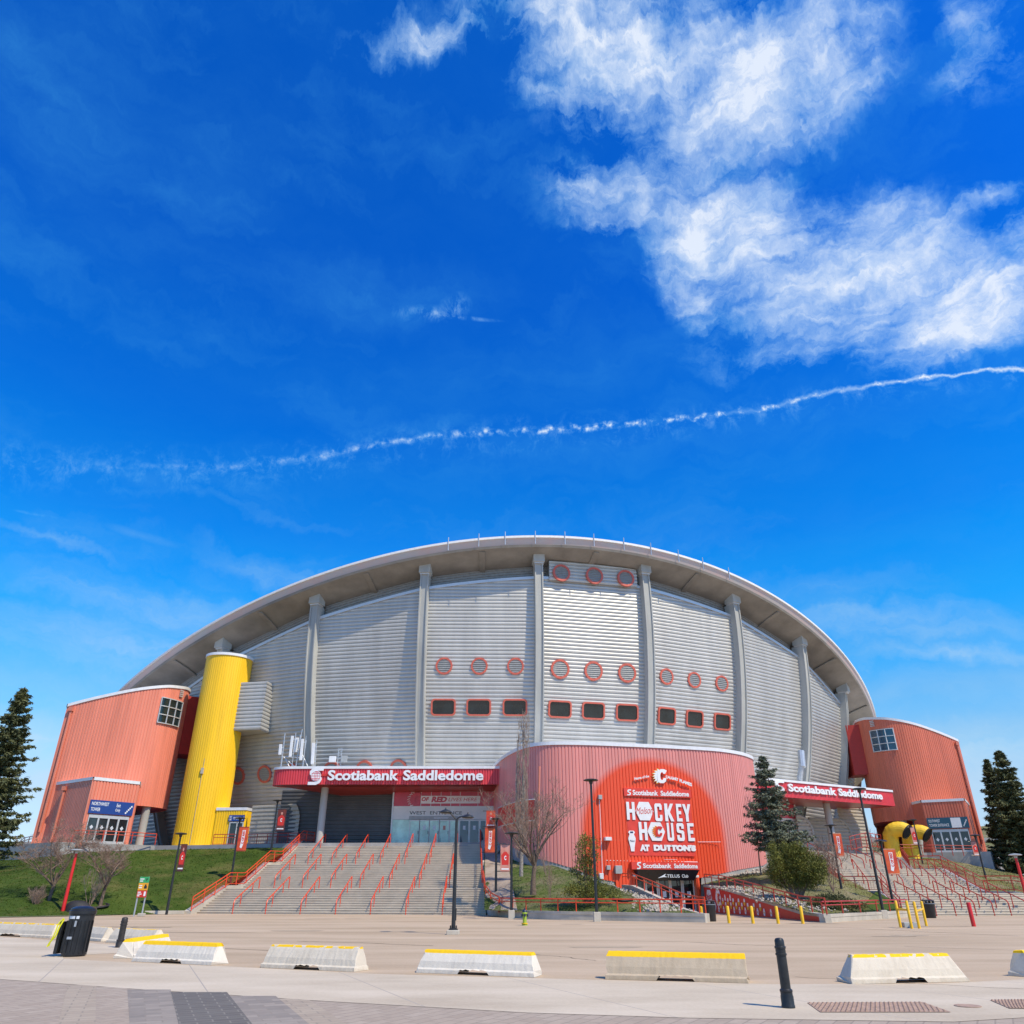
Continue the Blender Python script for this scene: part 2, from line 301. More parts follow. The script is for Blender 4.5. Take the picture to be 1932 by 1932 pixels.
def grassmat(name,c_d,c_m,c_l,dry,dryamt):
    m=bpy.data.materials.new(name); m.use_nodes=True; nt=m.node_tree; L=nt.links; b=nt.nodes['Principled BSDF']
    tc=NT(nt,'ShaderNodeTexCoord')
    n=NT(nt,'ShaderNodeTexNoise',ins={'Scale':.22,'Detail':7.,'Roughness':.65}); L.new(tc.outputs['Object'],n.inputs[0])
    n2=NT(nt,'ShaderNodeTexNoise',ins={'Scale':9.,'Detail':5.,'Roughness':.8}); L.new(tc.outputs['Object'],n2.inputs[0])
    f=math_(nt,'ADD',math_(nt,'MULTIPLY',n.outputs['Fac'],.5),math_(nt,'MULTIPLY',n2.outputs['Fac'],.5))
    r=NT(nt,'ShaderNodeValToRGB'); L.new(f,r.inputs[0]); e=r.color_ramp.elements
    e[0].position=.40; e[0].color=(*c_d,1); e[1].position=.64; e[1].color=(*c_l,1); k=e.new(.5); k.color=(*c_m,1)
    n3=NT(nt,'ShaderNodeTexNoise',ins={'Scale':.33,'Detail':6.,'Roughness':.7}); L.new(tc.outputs['Object'],n3.inputs[0])
    d=math_(nt,'MULTIPLY',math_(nt,'MULTIPLY_ADD',n3.outputs['Fac'],5.,-5.*(1-dryamt),clamp=True),math_(nt,'MULTIPLY_ADD',n2.outputs['Fac'],1.4,-.1,clamp=True))
    mx=NT(nt,'ShaderNodeMix',data_type='RGBA'); L.new(d,mx.inputs[0]); L.new(r.outputs[0],mx.inputs[6]); mx.inputs[7].default_value=(*dry,1)
    L.new(mx.outputs[2],b.inputs['Base Color']); b.inputs['Roughness'].default_value=.95; b.inputs['Specular IOR Level'].default_value=.15
    bp=NT(nt,'ShaderNodeBump'); bp.inputs['Strength'].default_value=.9; bp.inputs['Distance'].default_value=.08; L.new(n2.outputs['Fac'],bp.inputs['Height']); L.new(bp.outputs[0],b.inputs['Normal'])
    MAT[name]=m; return m
grassmat('lawn',(.028,.052,.008),(.050,.088,.012),(.090,.125,.024),(.19,.155,.06),.50)
grassmat('lawn_mixed',(.05,.085,.018),(.09,.13,.03),(.16,.17,.06),(.28,.22,.15),.56)
grassmat('lawn_dry',(.10,.12,.03),(.16,.17,.05),(.24,.22,.10),(.33,.26,.18),.60)
def brickmat(name,c1,c2,mort,bw,bh,rot=0,ms=.012):
    m=bpy.data.materials.new(name); m.use_nodes=True; nt=m.node_tree; L=nt.links; b=nt.nodes['Principled BSDF']
    tc=NT(nt,'ShaderNodeTexCoord'); mp=NT(nt,'ShaderNodeMapping'); mp.inputs['Rotation'].default_value=(0,0,R_(rot)); L.new(tc.outputs['Object'],mp.inputs[0])
    br=NT(nt,'ShaderNodeTexBrick'); L.new(mp.outputs[0],br.inputs[0]); br.inputs['Scale'].default_value=1
    br.inputs['Brick Width'].default_value=bw; br.inputs['Row Height'].default_value=bh; br.inputs['Mortar Size'].default_value=ms
    br.inputs['Color1'].default_value=(*c1,1); br.inputs['Color2'].default_value=(*c2,1); br.inputs['Mortar'].default_value=(*mort,1)
    n2=NT(nt,'ShaderNodeTexNoise',ins={'Scale':5.,'Detail':5.,'Roughness':.7}); L.new(tc.outputs['Object'],n2.inputs[0])
    mx=NT(nt,'ShaderNodeMix',data_type='RGBA',blend_type='MULTIPLY'); mx.inputs[0].default_value=.6; L.new(br.outputs[0],mx.inputs[6])
    rr=NT(nt,'ShaderNodeValToRGB'); L.new(n2.outputs['Fac'],rr.inputs[0]); rr.color_ramp.elements[0].position=.3; rr.color_ramp.elements[0].color=(.75,.75,.75,1); rr.color_ramp.elements[1].position=.7
    L.new(rr.outputs[0],mx.inputs[7]); L.new(mx.outputs[2],b.inputs['Base Color']); b.inputs['Roughness'].default_value=.9
    MAT[name]=m; return m
brickmat('paver_beige',(.45,.365,.27),(.39,.31,.23),(.31,.26,.20),.42,.21,-24)
brickmat('paver_pink',(.385,.305,.23),(.45,.365,.28),(.31,.25,.195),.42,.21,-60)
brickmat('paver_grey',(.36,.305,.25),(.25,.215,.18),(.28,.235,.19),.42,.21,-24)
brickmat('paver_dark',(.155,.14,.12),(.13,.115,.10),(.24,.215,.18),.42,.21,-24)
# barrier concrete with a yellow painted top edge
def barriermat(name,conc,dark,ystart,worn):
    m=bpy.data.materials.new(name); m.use_nodes=True; nt=m.node_tree; L=nt.links; b=nt.nodes['Principled BSDF']
    tc=NT(nt,'ShaderNodeTexCoord'); s=NT(nt,'ShaderNodeSeparateXYZ'); L.new(tc.outputs['Object'],s.inputs[0])
    n=NT(nt,'ShaderNodeTexNoise',ins={'Scale':2.6,'Detail':7.,'Roughness':.7}); L.new(tc.outputs['Object'],n.inputs[0])
    mpn=NT(nt,'ShaderNodeMapping'); mpn.inputs['Scale'].default_value=(7,7,.8); L.new(tc.outputs['Object'],mpn.inputs[0])
    ns=NT(nt,'ShaderNodeTexNoise',ins={'Scale':1.,'Detail':5.,'Roughness':.7}); L.new(mpn.outputs[0],ns.inputs[0])
    f=math_(nt,'ADD',math_(nt,'MULTIPLY',n.outputs['Fac'],.6),math_(nt,'MULTIPLY',ns.outputs['Fac'],.4))
    low=math_(nt,'MULTIPLY_ADD',s.outputs[2],-4.5,.42,clamp=True)  # splash dirt near the foot
    f=math_(nt,'SUBTRACT',f,math_(nt,'MULTIPLY',low,.35))
    r=NT(nt,'ShaderNodeValToRGB'); L.new(f,r.inputs[0]); e=r.color_ramp.elements
    e[0].position=.28; e[0].color=(*dark,1); e[1].position=.55; e[1].color=(*conc,1)
    e2=math_(nt,'MULTIPLY_ADD',n.outputs['Fac'],.03,s.outputs[2])
    y=math_(nt,'GREATER_THAN',e2,ystart)
    if worn:
        n3=NT(nt,'ShaderNodeTexNoise',ins={'Scale':4.5,'Detail':3.,'Roughness':.6}); L.new(tc.outputs['Object'],n3.inputs[0])
        y=math_(nt,'MULTIPLY',y,math_(nt,'GREATER_THAN',n3.outputs['Fac'],worn))
    mx=NT(nt,'ShaderNodeMix',data_type='RGBA'); L.new(y,mx.inputs[0]); L.new(r.outputs[0],mx.inputs[6]); mx.inputs[7].default_value=(.86,.53,.015,1)
    L.new(mx.outputs[2],b.inputs['Base Color']); b.inputs['Roughness'].default_value=.85; b.inputs['Specular IOR Level'].default_value=.25
    nb=NT(nt,'ShaderNodeTexNoise',ins={'Scale':22.,'Detail':6.,'Roughness':.7}); L.new(tc.outputs['Object'],nb.inputs[0])
    bp=NT(nt,'ShaderNodeBump'); bp.inputs['Strength'].default_value=.35; bp.inputs['Distance'].default_value=.02; L.new(nb.outputs['Fac'],bp.inputs['Height']); L.new(bp.outputs[0],b.inputs['Normal'])
    MAT[name]=m
barriermat('barrier_white',(.72,.66,.56),(.60,.545,.46),.385,0)
barriermat('barrier_cream',(.66,.585,.47),(.53,.455,.35),.435,.47)
barriermat('barrier_tan',(.52,.42,.30),(.42,.33,.225),.405,0)
# ------------------------------------------------------------------ mesh builder
class MB:
    def __init__(s): s.v=[]; s.f=[]
    def add(s,vs,fs):
        o=len(s.v); s.v+= [tuple(v) for v in vs]; s.f+=[tuple(i+o for i in f) for f in fs]; return s
    def hexa(s,p):   # 8 points: bottom 4 ccw, top 4 ccw
        return s.add(p,[(3,2,1,0),(4,5,6,7),(0,1,5,4),(1,2,6,5),(2,3,7,6),(3,0,4,7)])
    def box(s,x0,x1,y0,y1,z0,z1):
        return s.hexa([(x0,y0,z0),(x1,y0,z0),(x1,y1,z0),(x0,y1,z0),(x0,y0,z1),(x1,y0,z1),(x1,y1,z1),(x0,y1,z1)])
    def pbox(s,pl,u0,u1,z0,z1,o0,o1):  # box on a plane: o is the distance out of the plane
        P=pl.pt; return s.hexa([P(u0,z0,o1),P(u1,z0,o1),P(u1,z0,o0),P(u0,z0,o0),P(u0,z1,o1),P(u1,z1,o1),P(u1,z1,o0),P(u0,z1,o0)])
    def beam(s,a,b,w,h,up=(0,0,1)):
        a=Vector(a);b=Vector(b);d=(b-a).normalized();up=Vector(up)
        if abs(d.dot(up))>.98: up=Vector((0,1,0))
        r=d.cross(up).normalized()*w/2; u=r.cross(d).normalized()*h/2
        return s.hexa([a-r-u,a+r-u,b+r-u,b-r-u,a-r+u,a+r+u,b+r+u,b-r+u])
    def tube(s,pts,rad,n=8,cap=True):
        pts=[Vector(p) for p in pts]; rads=rad if isinstance(rad,(list,tuple)) else [rad]*len(pts)
        o=len(s.v); prev=None
        for i,p in enumerate(pts):
            d=(pts[min(i+1,len(pts)-1)]-pts[max(i-1,0)])
            if d.length<1e-9: d=Vector((0,0,1))
            d.normalize()
            if prev is None:
                ref=Vector((0,0,1)) if abs(d.z)<.9 else Vector((1,0,0)); x=d.cross(ref).normalized()
            else: x=(prev-d*prev.dot(d)).normalized()
            prev=x; y=d.cross(x)
            for k in range(n):
                a=2*math.pi*k/n; s.v.append(tuple(p+(x*math.cos(a)+y*math.sin(a))*rads[i]))
        for i in range(len(pts)-1):
            for k in range(n):
                s.f.append((o+i*n+k,o+i*n+(k+1)%n,o+(i+1)*n+(k+1)%n,o+(i+1)*n+k))
        if cap:
            s.f.append(tuple(o+k for k in range(n))[::-1]); s.f.append(tuple(o+(len(pts)-1)*n+k for k in range(n)))
        return s
    def lathe(s,prof,c=(0,0,0),n=20,capb=True,capt=True):
        o=len(s.v)
        for r,z in prof:
            for k in range(n):
                a=2*math.pi*k/n; s.v.append((c[0]+r*math.cos(a),c[1]+r*math.sin(a),c[2]+z))
        for i in range(len(prof)-1):
            for k in range(n): s.f.append((o+i*n+k,o+i*n+(k+1)%n,o+(i+1)*n+(k+1)%n,o+(i+1)*n+k))
        if capb: s.f.append(tuple(o+k for k in range(n))[::-1])
        if capt: s.f.append(tuple(o+(len(prof)-1)*n+k for k in range(n)))
        return s
    def prism(s,poly,z0,z1,ztop=None):
        n=len(poly); zt=ztop or [z1]*n
        o=len(s.v); s.v+=[(p[0],p[1],z0) for p in poly]+[(p[0],p[1],zt[i]) for i,p in enumerate(poly)]
        for i in range(n): j=(i+1)%n; s.f.append((o+i,o+j,o+n+j,o+n+i))
        s.f.append(tuple(o+i for i in range(n))[::-1]); s.f.append(tuple(o+n+i for i in range(n))); return s
    def plate(s,pl,poly,o0,o1):  # polygon (u,z) on plane extruded outward
        n=len(poly); o=len(s.v); s.v+=[tuple(pl.pt(u,z,o0)) for u,z in poly]+[tuple(pl.pt(u,z,o1)) for u,z in poly]
        for i in range(n): j=(i+1)%n; s.f.append((o+i,o+j,o+n+j,o+n+i))
        s.f.append(tuple(o+i for i in range(n))[::-1]); s.f.append(tuple(o+n+i for i in range(n))); return s
    def grid(s,rows):
        o=len(s.v); m=len(rows[0])
        for r in rows: s.v+=[tuple(p) for p in r]
        for i in range(len(rows)-1):
            for k in range(m-1): s.f.append((o+i*m+k,o+i*m+k+1,o+(i+1)*m+k+1,o+(i+1)*m+k))
        return s
def mkobj(name,mb,m,parent=None,smooth=False,bevel=0.):
    me=bpy.data.meshes.new(name)
    vs=mb.v
    if parent is not None:
        inv=Matrix.Translation(parent.location)@parent.rotation_euler.to_matrix().to_4x4(); inv.invert()
        if parent.parent is not None:
            pp=parent.parent; ip=(Matrix.Translation(pp.location)@pp.rotation_euler.to_matrix().to_4x4()).inverted(); inv=inv@ip
        vs=[tuple(inv@Vector(v)) for v in vs]
    me.from_pydata(vs,[],mb.f); me.update()
    me.materials.append(MAT[m] if isinstance(m,str) else m)
    if smooth:
        for p in me.polygons: p.use_smooth=True
        try: me.set_sharp_from_angle(angle=R_(40))
        except Exception: pass
    o=bpy.data.objects.new(name,me); COL.objects.link(o)
    if parent is not None: o.parent=parent
    if bevel:
        b=o.modifiers.new('bevel','BEVEL'); b.width=bevel; b.segments=2; b.limit_method='ANGLE'; b.angle_limit=R_(35)
    return o
def fixn(o):
    import bmesh
    bm=bmesh.new(); bm.from_mesh(o.data); bmesh.ops.recalc_face_normals(bm,faces=bm.faces); bm.to_mesh(o.data); bm.free(); return o
def thing(name,label,cat,loc=(0,0,0),rz=0.,group=None):
    o=bpy.data.objects.new(name,None); o.empty_display_size=.3; COL.objects.link(o); o.location=loc; o.rotation_euler=(0,0,rz)
    o['label']=label; o['category']=cat
    if group: o['group']=group
    return o
def tag(o,label,cat,group=None):
    o['label']=label; o['category']=cat
    if group: o['group']=group
    return o
def struct(name,mb,m,smooth=False,kind='structure'):
    o=mkobj(name,mb,m,None,smooth); o['kind']=kind; return o
def text_mesh(s,bold=.0,depth=.05,shear=0.,res=3):
    cu=bpy.data.curves.new('txt','FONT'); cu.body=s; cu.size=1; cu.extrude=depth/2; cu.offset=bold; cu.resolution_u=res; cu.shear=shear
    o=bpy.data.objects.new('txt',cu); COL.objects.link(o); bpy.context.view_layer.update()
    me=bpy.data.meshes.new_from_object(o.evaluated_get(bpy.context.evaluated_depsgraph_get()))
    vs=[v.co.copy() for v in me.vertices]; fs=[tuple(p.vertices) for p in me.polygons]
    bpy.data.objects.remove(o); bpy.data.curves.remove(cu); bpy.data.meshes.remove(me)
    return vs,fs
def text_on(mb,pl,s,u0,u1,z0,z1,o0=.02,depth=.04,bold=.02,shear=0.,z0b=None,z1b=None,rot=False,res=3):
    """letters of s stretched to fill the box u0..u1, z0..z1 on plane pl; z0b,z1b: heights at the u1 end"""
    vs,fs=text_mesh(s,bold,depth,shear,res)
    if not vs: return mb
    if rot: vs=[Vector((-v.y,v.x,v.z)) for v in vs]
    x0=min(v.x for v in vs);x1=max(v.x for v in vs);y0=min(v.y for v in vs);y1=max(v.y for v in vs)
    z0b=z0 if z0b is None else z0b; z1b=z1 if z1b is None else z1b
    out=[]
    for v in vs:
        a=(v.x-x0)/(x1-x0); b=(v.y-y0)/(y1-y0)
        zz=(z0+(z0b-z0)*a)*(1-b)+(z1+(z1b-z1)*a)*b
        out.append(pl.pt(u0+(u1-u0)*a,zz,o0+depth/2+v.z))
    mb.add(out,fs); return mb
def catmull(pts,n=8,closed=False):
    out=[]; P=[Vector(p) for p in pts]; m=len(P)
    rng=range(m) if closed else range(m-1)
    for i in rng:
        if closed: a,b,c,d=P[(i-1)%m],P[i],P[(i+1)%m],P[(i+2)%m]
        else: a,b,c,d=P[max(i-1,0)],P[i],P[i+1],P[min(i+2,m-1)]
        for k in range(n):
            t=k/n; out.append(.5*((2*b)+(c-a)*t+(2*a-5*b+4*c-d)*t*t+(3*b-a-3*c+d)*t**3))
    if not closed: out.append(P[-1])
    return out
def pathlen(path):
    s=[0]
    for a,b in zip(path,path[1:]): s.append(s[-1]+(Vector(b)-Vector(a)).length)
    return s
def sample(path,s,L):
    for i in range(len(L)-1):
        if s<=L[i+1] or i==len(L)-2:
            t=(s-L[i])/max(1e-9,L[i+1]-L[i]); a=Vector(path[i]);b=Vector(path[i+1]); return a+(b-a)*t,(b-a).normalized()
def corr_v(mb,path,zb,zt,pitch=.30,depth=.06,side=1):
    """vertical corrugated sheet along a plan path; zb, zt functions of the fraction along it; outward = right of travel * side"""
    path=[Vector((p[0],p[1],0)) for p in path]; L=pathlen(path); T=L[-1]; n=max(1,int(T/pitch)); prof=[0,0,1,1]; off=[0,.18,.30,.90]
    top=[];bot=[]
    for k in range(n):
        for o_,d_ in zip(off,prof):
            s=(k+o_)*T/n; p,t=sample(path,s,L); nn=Vector((t.y,-t.x,0))*side; q=p+nn*depth*d_; f=s/T
            bot.append((q.x,q.y,zb(f))); top.append((q.x,q.y,zt(f)))
    p=path[-1]; bot.append((p.x,p.y,zb(1))); top.append((p.x,p.y,zt(1)))
    mb.grid([bot,top]); return mb
def strip(mb,path,zf,h,w,side=1,n=None):
    """coping band following the top of a wall"""
    path=[Vector((p[0],p[1],0)) for p in path]; L=pathlen(path); T=L[-1]
    rows=[]
    for i,p in enumerate(path):
        a=path[max(i-1,0)];b=path[min(i+1,len(path)-1)]; t=(b-a).normalized(); nn=Vector((t.y,-t.x,0))*side; f=L[i]/T; z=zf(f)
        o=p+nn*w; q=p-nn*.25
        rows.append([(q.x,q.y,z-h),(o.x,o.y,z-h),(o.x,o.y,z),(q.x,q.y,z),(q.x,q.y,z-h)])
    mb.grid(rows); return mb
# ================================================================== LARGE STRUCTURE
CC=Vector((-4.6,148,0)); STEP=11.72; PH0=6.78; PHS=11.3; RE=67.9; ZP=5.8
def phi(i): return R_(PH0+STEP*(i-3))
def pol(r,a,z=0.): return Vector((CC.x+r*math.sin(a),CC.y-r*math.cos(a),z))
def zedge(a,r=RE): return 28.98+10.27*(r/RE)**2*math.cos(2*(a-R_(PHS)))
def Rcol(z): return math.sqrt(66.1**2-(z-33)**2)
# ---- ground
mat('crack',(.26,.20,.14),rough=.9,var=.3,vscale=2)
mat('stain',(.42,.33,.225),rough=.9,var=.05,vscale=2)
g=MB(); xs=[-1500,-400,-150,-80,-50]+[-40+4*i for i in range(21)]+[50,80,150,400,1500]; ys=[-300,-40,-10]+[2+3*i for i in range(30)]+[110,160,300,800,3000]
g.grid([[(x,y,0) for x in xs] for y in ys])
struct('ground',g,'plaza')
def sheet(name,poly,z,m,kind='structure'):
    mb=MB(); n=len(poly); mb.add([(p[0],p[1],z) for p in poly],[tuple(range(n))]); o=fixn(struct(name,mb,m,kind=kind))
    if o.data.polygons[0].normal.z<0: o.data.flip_normals()
    return o
far_edge=[(-60,58),(-33,41.5),(-20.5,33.7),(-16.5,30.9),(-13,28.4),(-11.1,26.6),(-10.3,25.4),(-11.6,24.6),(-12.2,23.6),(-11.8,22.9),(-10.8,22.3),(-9.6,21.75),(-6.5,20.5),(-3,18.85),(.8,17.85),(5,16.85),(8,16.9),(10,17.6),(14,19.5),(30,27)]
near_edge=[(30,19),(10,13.6),(6,12.3),(2.5,12.65),(.26,13.15),(-2.9,14.4),(-7,16.2),(-10.5,17.9),(-20,22.6),(-60,44)]
sheet('sidewalk',far_edge+near_edge,.004,'sidewalk')
pv=[(30,19),(10,13.6),(6,12.3),(2.5,12.65),(.26,13.15),(-2.9,14.4),(-7,16.2),(-10.5,17.9),(-20,22.6),(-60,44),(-60,-20),(30,-20)]
sheet('paved_road',pv,.003,'paver_pink')
# pale gutter line between the sidewalk and the pavers
def ribbon(name,path,w,z,m):
    rows=[]
    for i,p in enumerate(path):
        p=Vector((*p,0)); a=Vector((*path[max(i-1,0)],0)); b=Vector((*path[min(i+1,len(path)-1)],0)); t=(b-a).normalized(); nn=Vector((-t.y,t.x,0))*w/2
        rows.append([(p.x-nn.x,p.y-nn.y,z),(p.x+nn.x,p.y+nn.y,z)])
    return struct(name,MB().grid(rows),m)
ribbon('gutter_line',[(p[0],p[1]) for p in near_edge],.16,.008,'sidewalk')
def crack(a,b,w,seed,n=26,amp=.12):
    rnd=random.Random(seed); a=Vector(a);b=Vector(b); pts=[]; o=0
    for k in range(n+1):
        o+=rnd.gauss(0,amp*.35); q=a.lerp(b,k/n); d=(b-a).normalized(); pts.append((q.x-d.y*o,q.y+d.x*o))
    ribbon('ground_joint',pts,w,.006,'crack')
for k,(x0,y0,x1,y1,w) in enumerate(((1706,1786,2060,1797,.05),(1300,1778,1480,1786,.06),(1530,1748,1932,1766,.07),(560,1776,820,1784,.07),(60,1770,600,1800,.05),(860,1772,1290,1776,.05),(1500,1843,1932,1866,.03),(1000,1800,1130,1812,.04))):
    a=atz(x0,y0);b=atz(x1,y1); crack((a.x,a.y),(b.x,b.y),w,k)
rnd=random.Random(77)
for k in range(16):
    x=rnd.uniform(-24,26); y=rnd.uniform(24,56); rx=rnd.uniform(.5,2.2); ry=rnd.uniform(.15,.5)
    sheet('ground_stain',[(x+rx*math.cos(a)*rnd.uniform(.75,1.1),y+ry*math.sin(a)*rnd.uniform(.6,1.15)) for a in [2*math.pi*j/18 for j in range(18)]],.004+.0004*k,'stain')
# coloured paver bands (seen at the bottom left)
def band(x0t,x1t,x0b,x1b,m,z=.007,yt=1868,yb=1990):
    q=[atz(x0t,yt),atz(x1t,yt),atz(x1b,yb),atz(x0b,yb)]; sheet('paver_band',[(p.x,p.y) for p in q],z,m)
band(128,182,95,178,'paver_beige',yt=1859); band(182,240,178,250,'paver_pink',yt=1863); band(240,322,248,350,'paver_grey',yt=1868,z=.009)
band(322,428,350,520,'paver_dark',yt=1873,z=.011); band(428,520,520,650,'paver_grey',yt=1880,z=.009); band(520,580,650,740,'paver_beige',yt=1885)
# tactile plates with raised domes
def tactile(name,label,c):
    mb=MB(); q=[atz(*p) for p in c]; z=.012
    mb.add([(p.x,p.y,z) for p in q],[(0,1,2,3)])
    r=thing(name,label,'tactile paving',(q[0].x,q[0].y,0)); fixn(mkobj('plate',mb,'steel_plate',r))
    d=MB(); nu=26; nv=9
    for i in range(nu):
        for j in range(nv):
            a=(i+.5+(.5 if j%2 else 0))/(nu+.5); b=(j+.5)/nv
            p=(q[0]*(1-a)+q[1]*a)*(1-b)+(q[3]*(1-a)+q[2]*a)*b
            d.lathe([(.022,z),(.017,z+.012),(.004,z+.014)],(p.x,p.y,0),6,False,True)
    o=mkobj('raised_domes',d,'steel_plate',r); o['kind']='stuff'; return r
tactile('tactile_plate','rust brown tactile plate in the sidewalk right of the tall black bollard',[(1523,1893),(1741,1892),(1795,1911),(1548,1911)])
tactile('tactile_plate','rust brown tactile plate cut off by the right edge of the picture',[(1868,1888),(2030,1886),(2060,1905),(1905,1904)])
mh=MB().lathe([(.19,.006),(.19,.014),(.15,.016)],tuple(atz(1826,1899)),24); tag(mkobj('utility_cover',mh,'steel_plate'),'small round metal utility cover in the sidewalk between the two tactile plates','utility cover')
# ---- lawns: ruled surfaces between the lower and the upper edge
def ruled(name,lo,hi,m,nu=40,nv=18,bulge=0.,rough=.05,seed=0):
    rnd=random.Random(seed)
    def res(P):
        P=[Vector(p) for p in P]; L=pathlen(P); return [sample(P,L[-1]*i/nu,L)[0] for i in range(nu+1)]
    A=res(lo);B=res(hi); rows=[]
    for j in range(nv+1):
        v=j/nv; row=[]
        for i in range(nu+1):
            p=A[i]*(1-v)+B[i]*v; p.z+=math.sin(math.pi*v)*bulge
            if 0<j<nv: p.z+=rnd.uniform(-rough,rough)
            row.append(p)
        rows.append(row)
    o=struct(name,MB().grid(rows),m,smooth=True)
    if sum(p.normal.z for p in o.data.polygons)<0: o.data.flip_normals()
    return o
ruled('grass_slope',[(-70,46,.0),(-50,51,.02),(-34.1,56.6,.02),(-31.2,59,.02),(-27.3,63.4,.02),(-24.9,65.4,.05)],
      [(-95,92,3.2),(-70,92,3.9),tuple(at(60,1616,86)),tuple(at(95,1611,83)),tuple(at(170,1607,79.2)),tuple(at(240,1605,81)),tuple(at(320,1603,85)),tuple(at(470,1600,82.5)),(-21.6,82.2,5.6)],'lawn',70,26,bulge=.25,rough=.04,seed=1)
MIDF=[(-1.9,58.4,.42),(.5,54.6,.40),(3,52.3,.38),(5.2,51.1,.38),(8,49.5,.40),(10.55,48.1,.42)]
MIDB=[(-2.7,80,5.6),(-.6,79.5,5.2),(1.5,72.5,3.9),(3.2,69.4,3.55),(5.2,69.0,2.95),(7.2,69.6,2.2),(8.3,70.2,1.95)]
ruled('planter_grass',MIDF,MIDB,'lawn_mixed',40,24,.0,.05,2)
ruled('planter_dirt_path',[(-1.85,58.6,.46),(.35,55.0,.46)],[(-2.65,80,5.66),(-.75,79.4,5.3)],'path_dirt',4,20,0,.03,3)
RTF=[(17.1,48.2,.40),(20,50.9,.38),(23.4,54.2,.34),(27.3,58.6,.34)]
RTB=[(16.1,72.6,2.2),(20,74,2.9),(24,77,3.6),(27,84,5.2),(31.5,92.5,5.7)]
ruled('planter_soil',RTF,RTB,'lawn_dry',40,24,0,.05,4)
ruled('planter_lawn',[(21.6,52.6,.42),(27.1,58.5,.40)],[(25.2,58.8,1.3),(28.0,64.6,1.55)],'lawn',12,12,.1,.02,5)
# ---- terrace the building stands on
def terr():
    out=[(-75,84),(-64,80),(-45,79.8),(-38.5,79.4),(-36,79.5),(-29.8,79.2),(-28.9,76.5),(-27.6,70.5),(-25,69.3),(-14,69.0),(-13.2,68.9),(1.5,68.3),(4,70),(8,66),(18,66),(21,68),(24,66.3),(33,65.6),(36,65.3),(46,66.5),(50.5,72.5),(51.6,79.2),(60.5,79.5),(68,82),(90,84)]
    top=MB(); o=len(top.v); ring=[]; inn=[]
    for a,r in out: ring.append(pol(r,R_(a),ZP)); inn.append(pol(45,R_(a),ZP))
    top.grid([inn,ring]); struct('terrace',top,'terrace_paving')
    w=MB(); w.grid([[ (p.x,p.y,p.z) for p in ring],[(p.x,p.y,-.2) for p in ring]])
    ww=mkobj('retaining_wall',w,'wall_concrete_grey'); tag(ww,'pale concrete retaining wall carrying the terrace round the arena','retaining wall')
    return ring
terr()
# ---- arena
def roundrect(w,h,r,n=6):
    pts=[]
    for cx,cy,a0 in ((w/2-r,h/2-r,0),(-w/2+r,h/2-r,90),(-w/2+r,-h/2+r,180),(w/2-r,-h/2+r,270)):
        for k in range(n+1):
            a=R_(a0+90*k/n); pts.append((cx+r*math.cos(a),cy+r*math.sin(a)))
    return pts
def circle(r,n=32): return [(r*math.cos(2*math.pi*k/n),r*math.sin(2*math.pi*k/n)) for k in range(n)]
def ringframe(c,t,u,n,outer,inner,d0,d1):
    mb=MB(); m=len(outer); P=lambda q,d:c+t*q[0]+u*q[1]+n*d
    for loop,d in ((outer,d0),(outer,d1),(inner,d1),(inner,d0)): mb.v+=[tuple(P(q,d)) for q in loop]
    for a in range(3):
        for k in range(m): j=(k+1)%m; mb.f.append((a*m+k,a*m+j,(a+1)*m+j,(a+1)*m+k))
    return mb
def disc(c,t,u,n,loop,d):
    mb=MB(); mb.v+=[tuple(c+t*q[0]+u*q[1]+n*d) for q in loop]; mb.f.append(tuple(range(len(loop)))); return mb
def louvers(c,t,u,n,r,d,step=.23,rx=None):
    mb=MB(); z=-r+step/2
    while z<r:
        hw=math.sqrt(max(0,r*r-z*z))*.98
        if hw>.08:
            a=c+t*(-hw)+u*z+n*d; b=c+t*hw+u*z+n*d
            mb.hexa([a-n*.02-u*.06,b-n*.02-u*.06,b+n*.03-u*.06,a+n*.03-u*.06,a-n*.05+u*.05,b-n*.05+u*.05,b+n*.0+u*.05,a+n*.0+u*.05])
        z+=step
    return mb
arena=thing('arena_building','huge round grey ribbed arena with a saddle shaped roof and concrete columns','arena',(CC.x,CC.y,0))
BAYS=range(-5,12)
def bay_frame(i,f,z,out=0.):
    a0,a1=phi(i),phi(i+1); r=Rcol(z)-.9; p0=pol(r,a0);p1=pol(r,a1); c=p0+(p1-p0)*f; c.z=z
    t=(p1-p0).normalized(); n=Vector((t.y,-t.x,0)); sl=(33-z)/Rcol(z)   # dR/dz
    u=(Vector((0,0,1))+n*sl).normalized(); nn=t.cross(u)*1.0
    if nn.dot(n)<0: nn=-nn
    return c+nn*out,t,u,nn
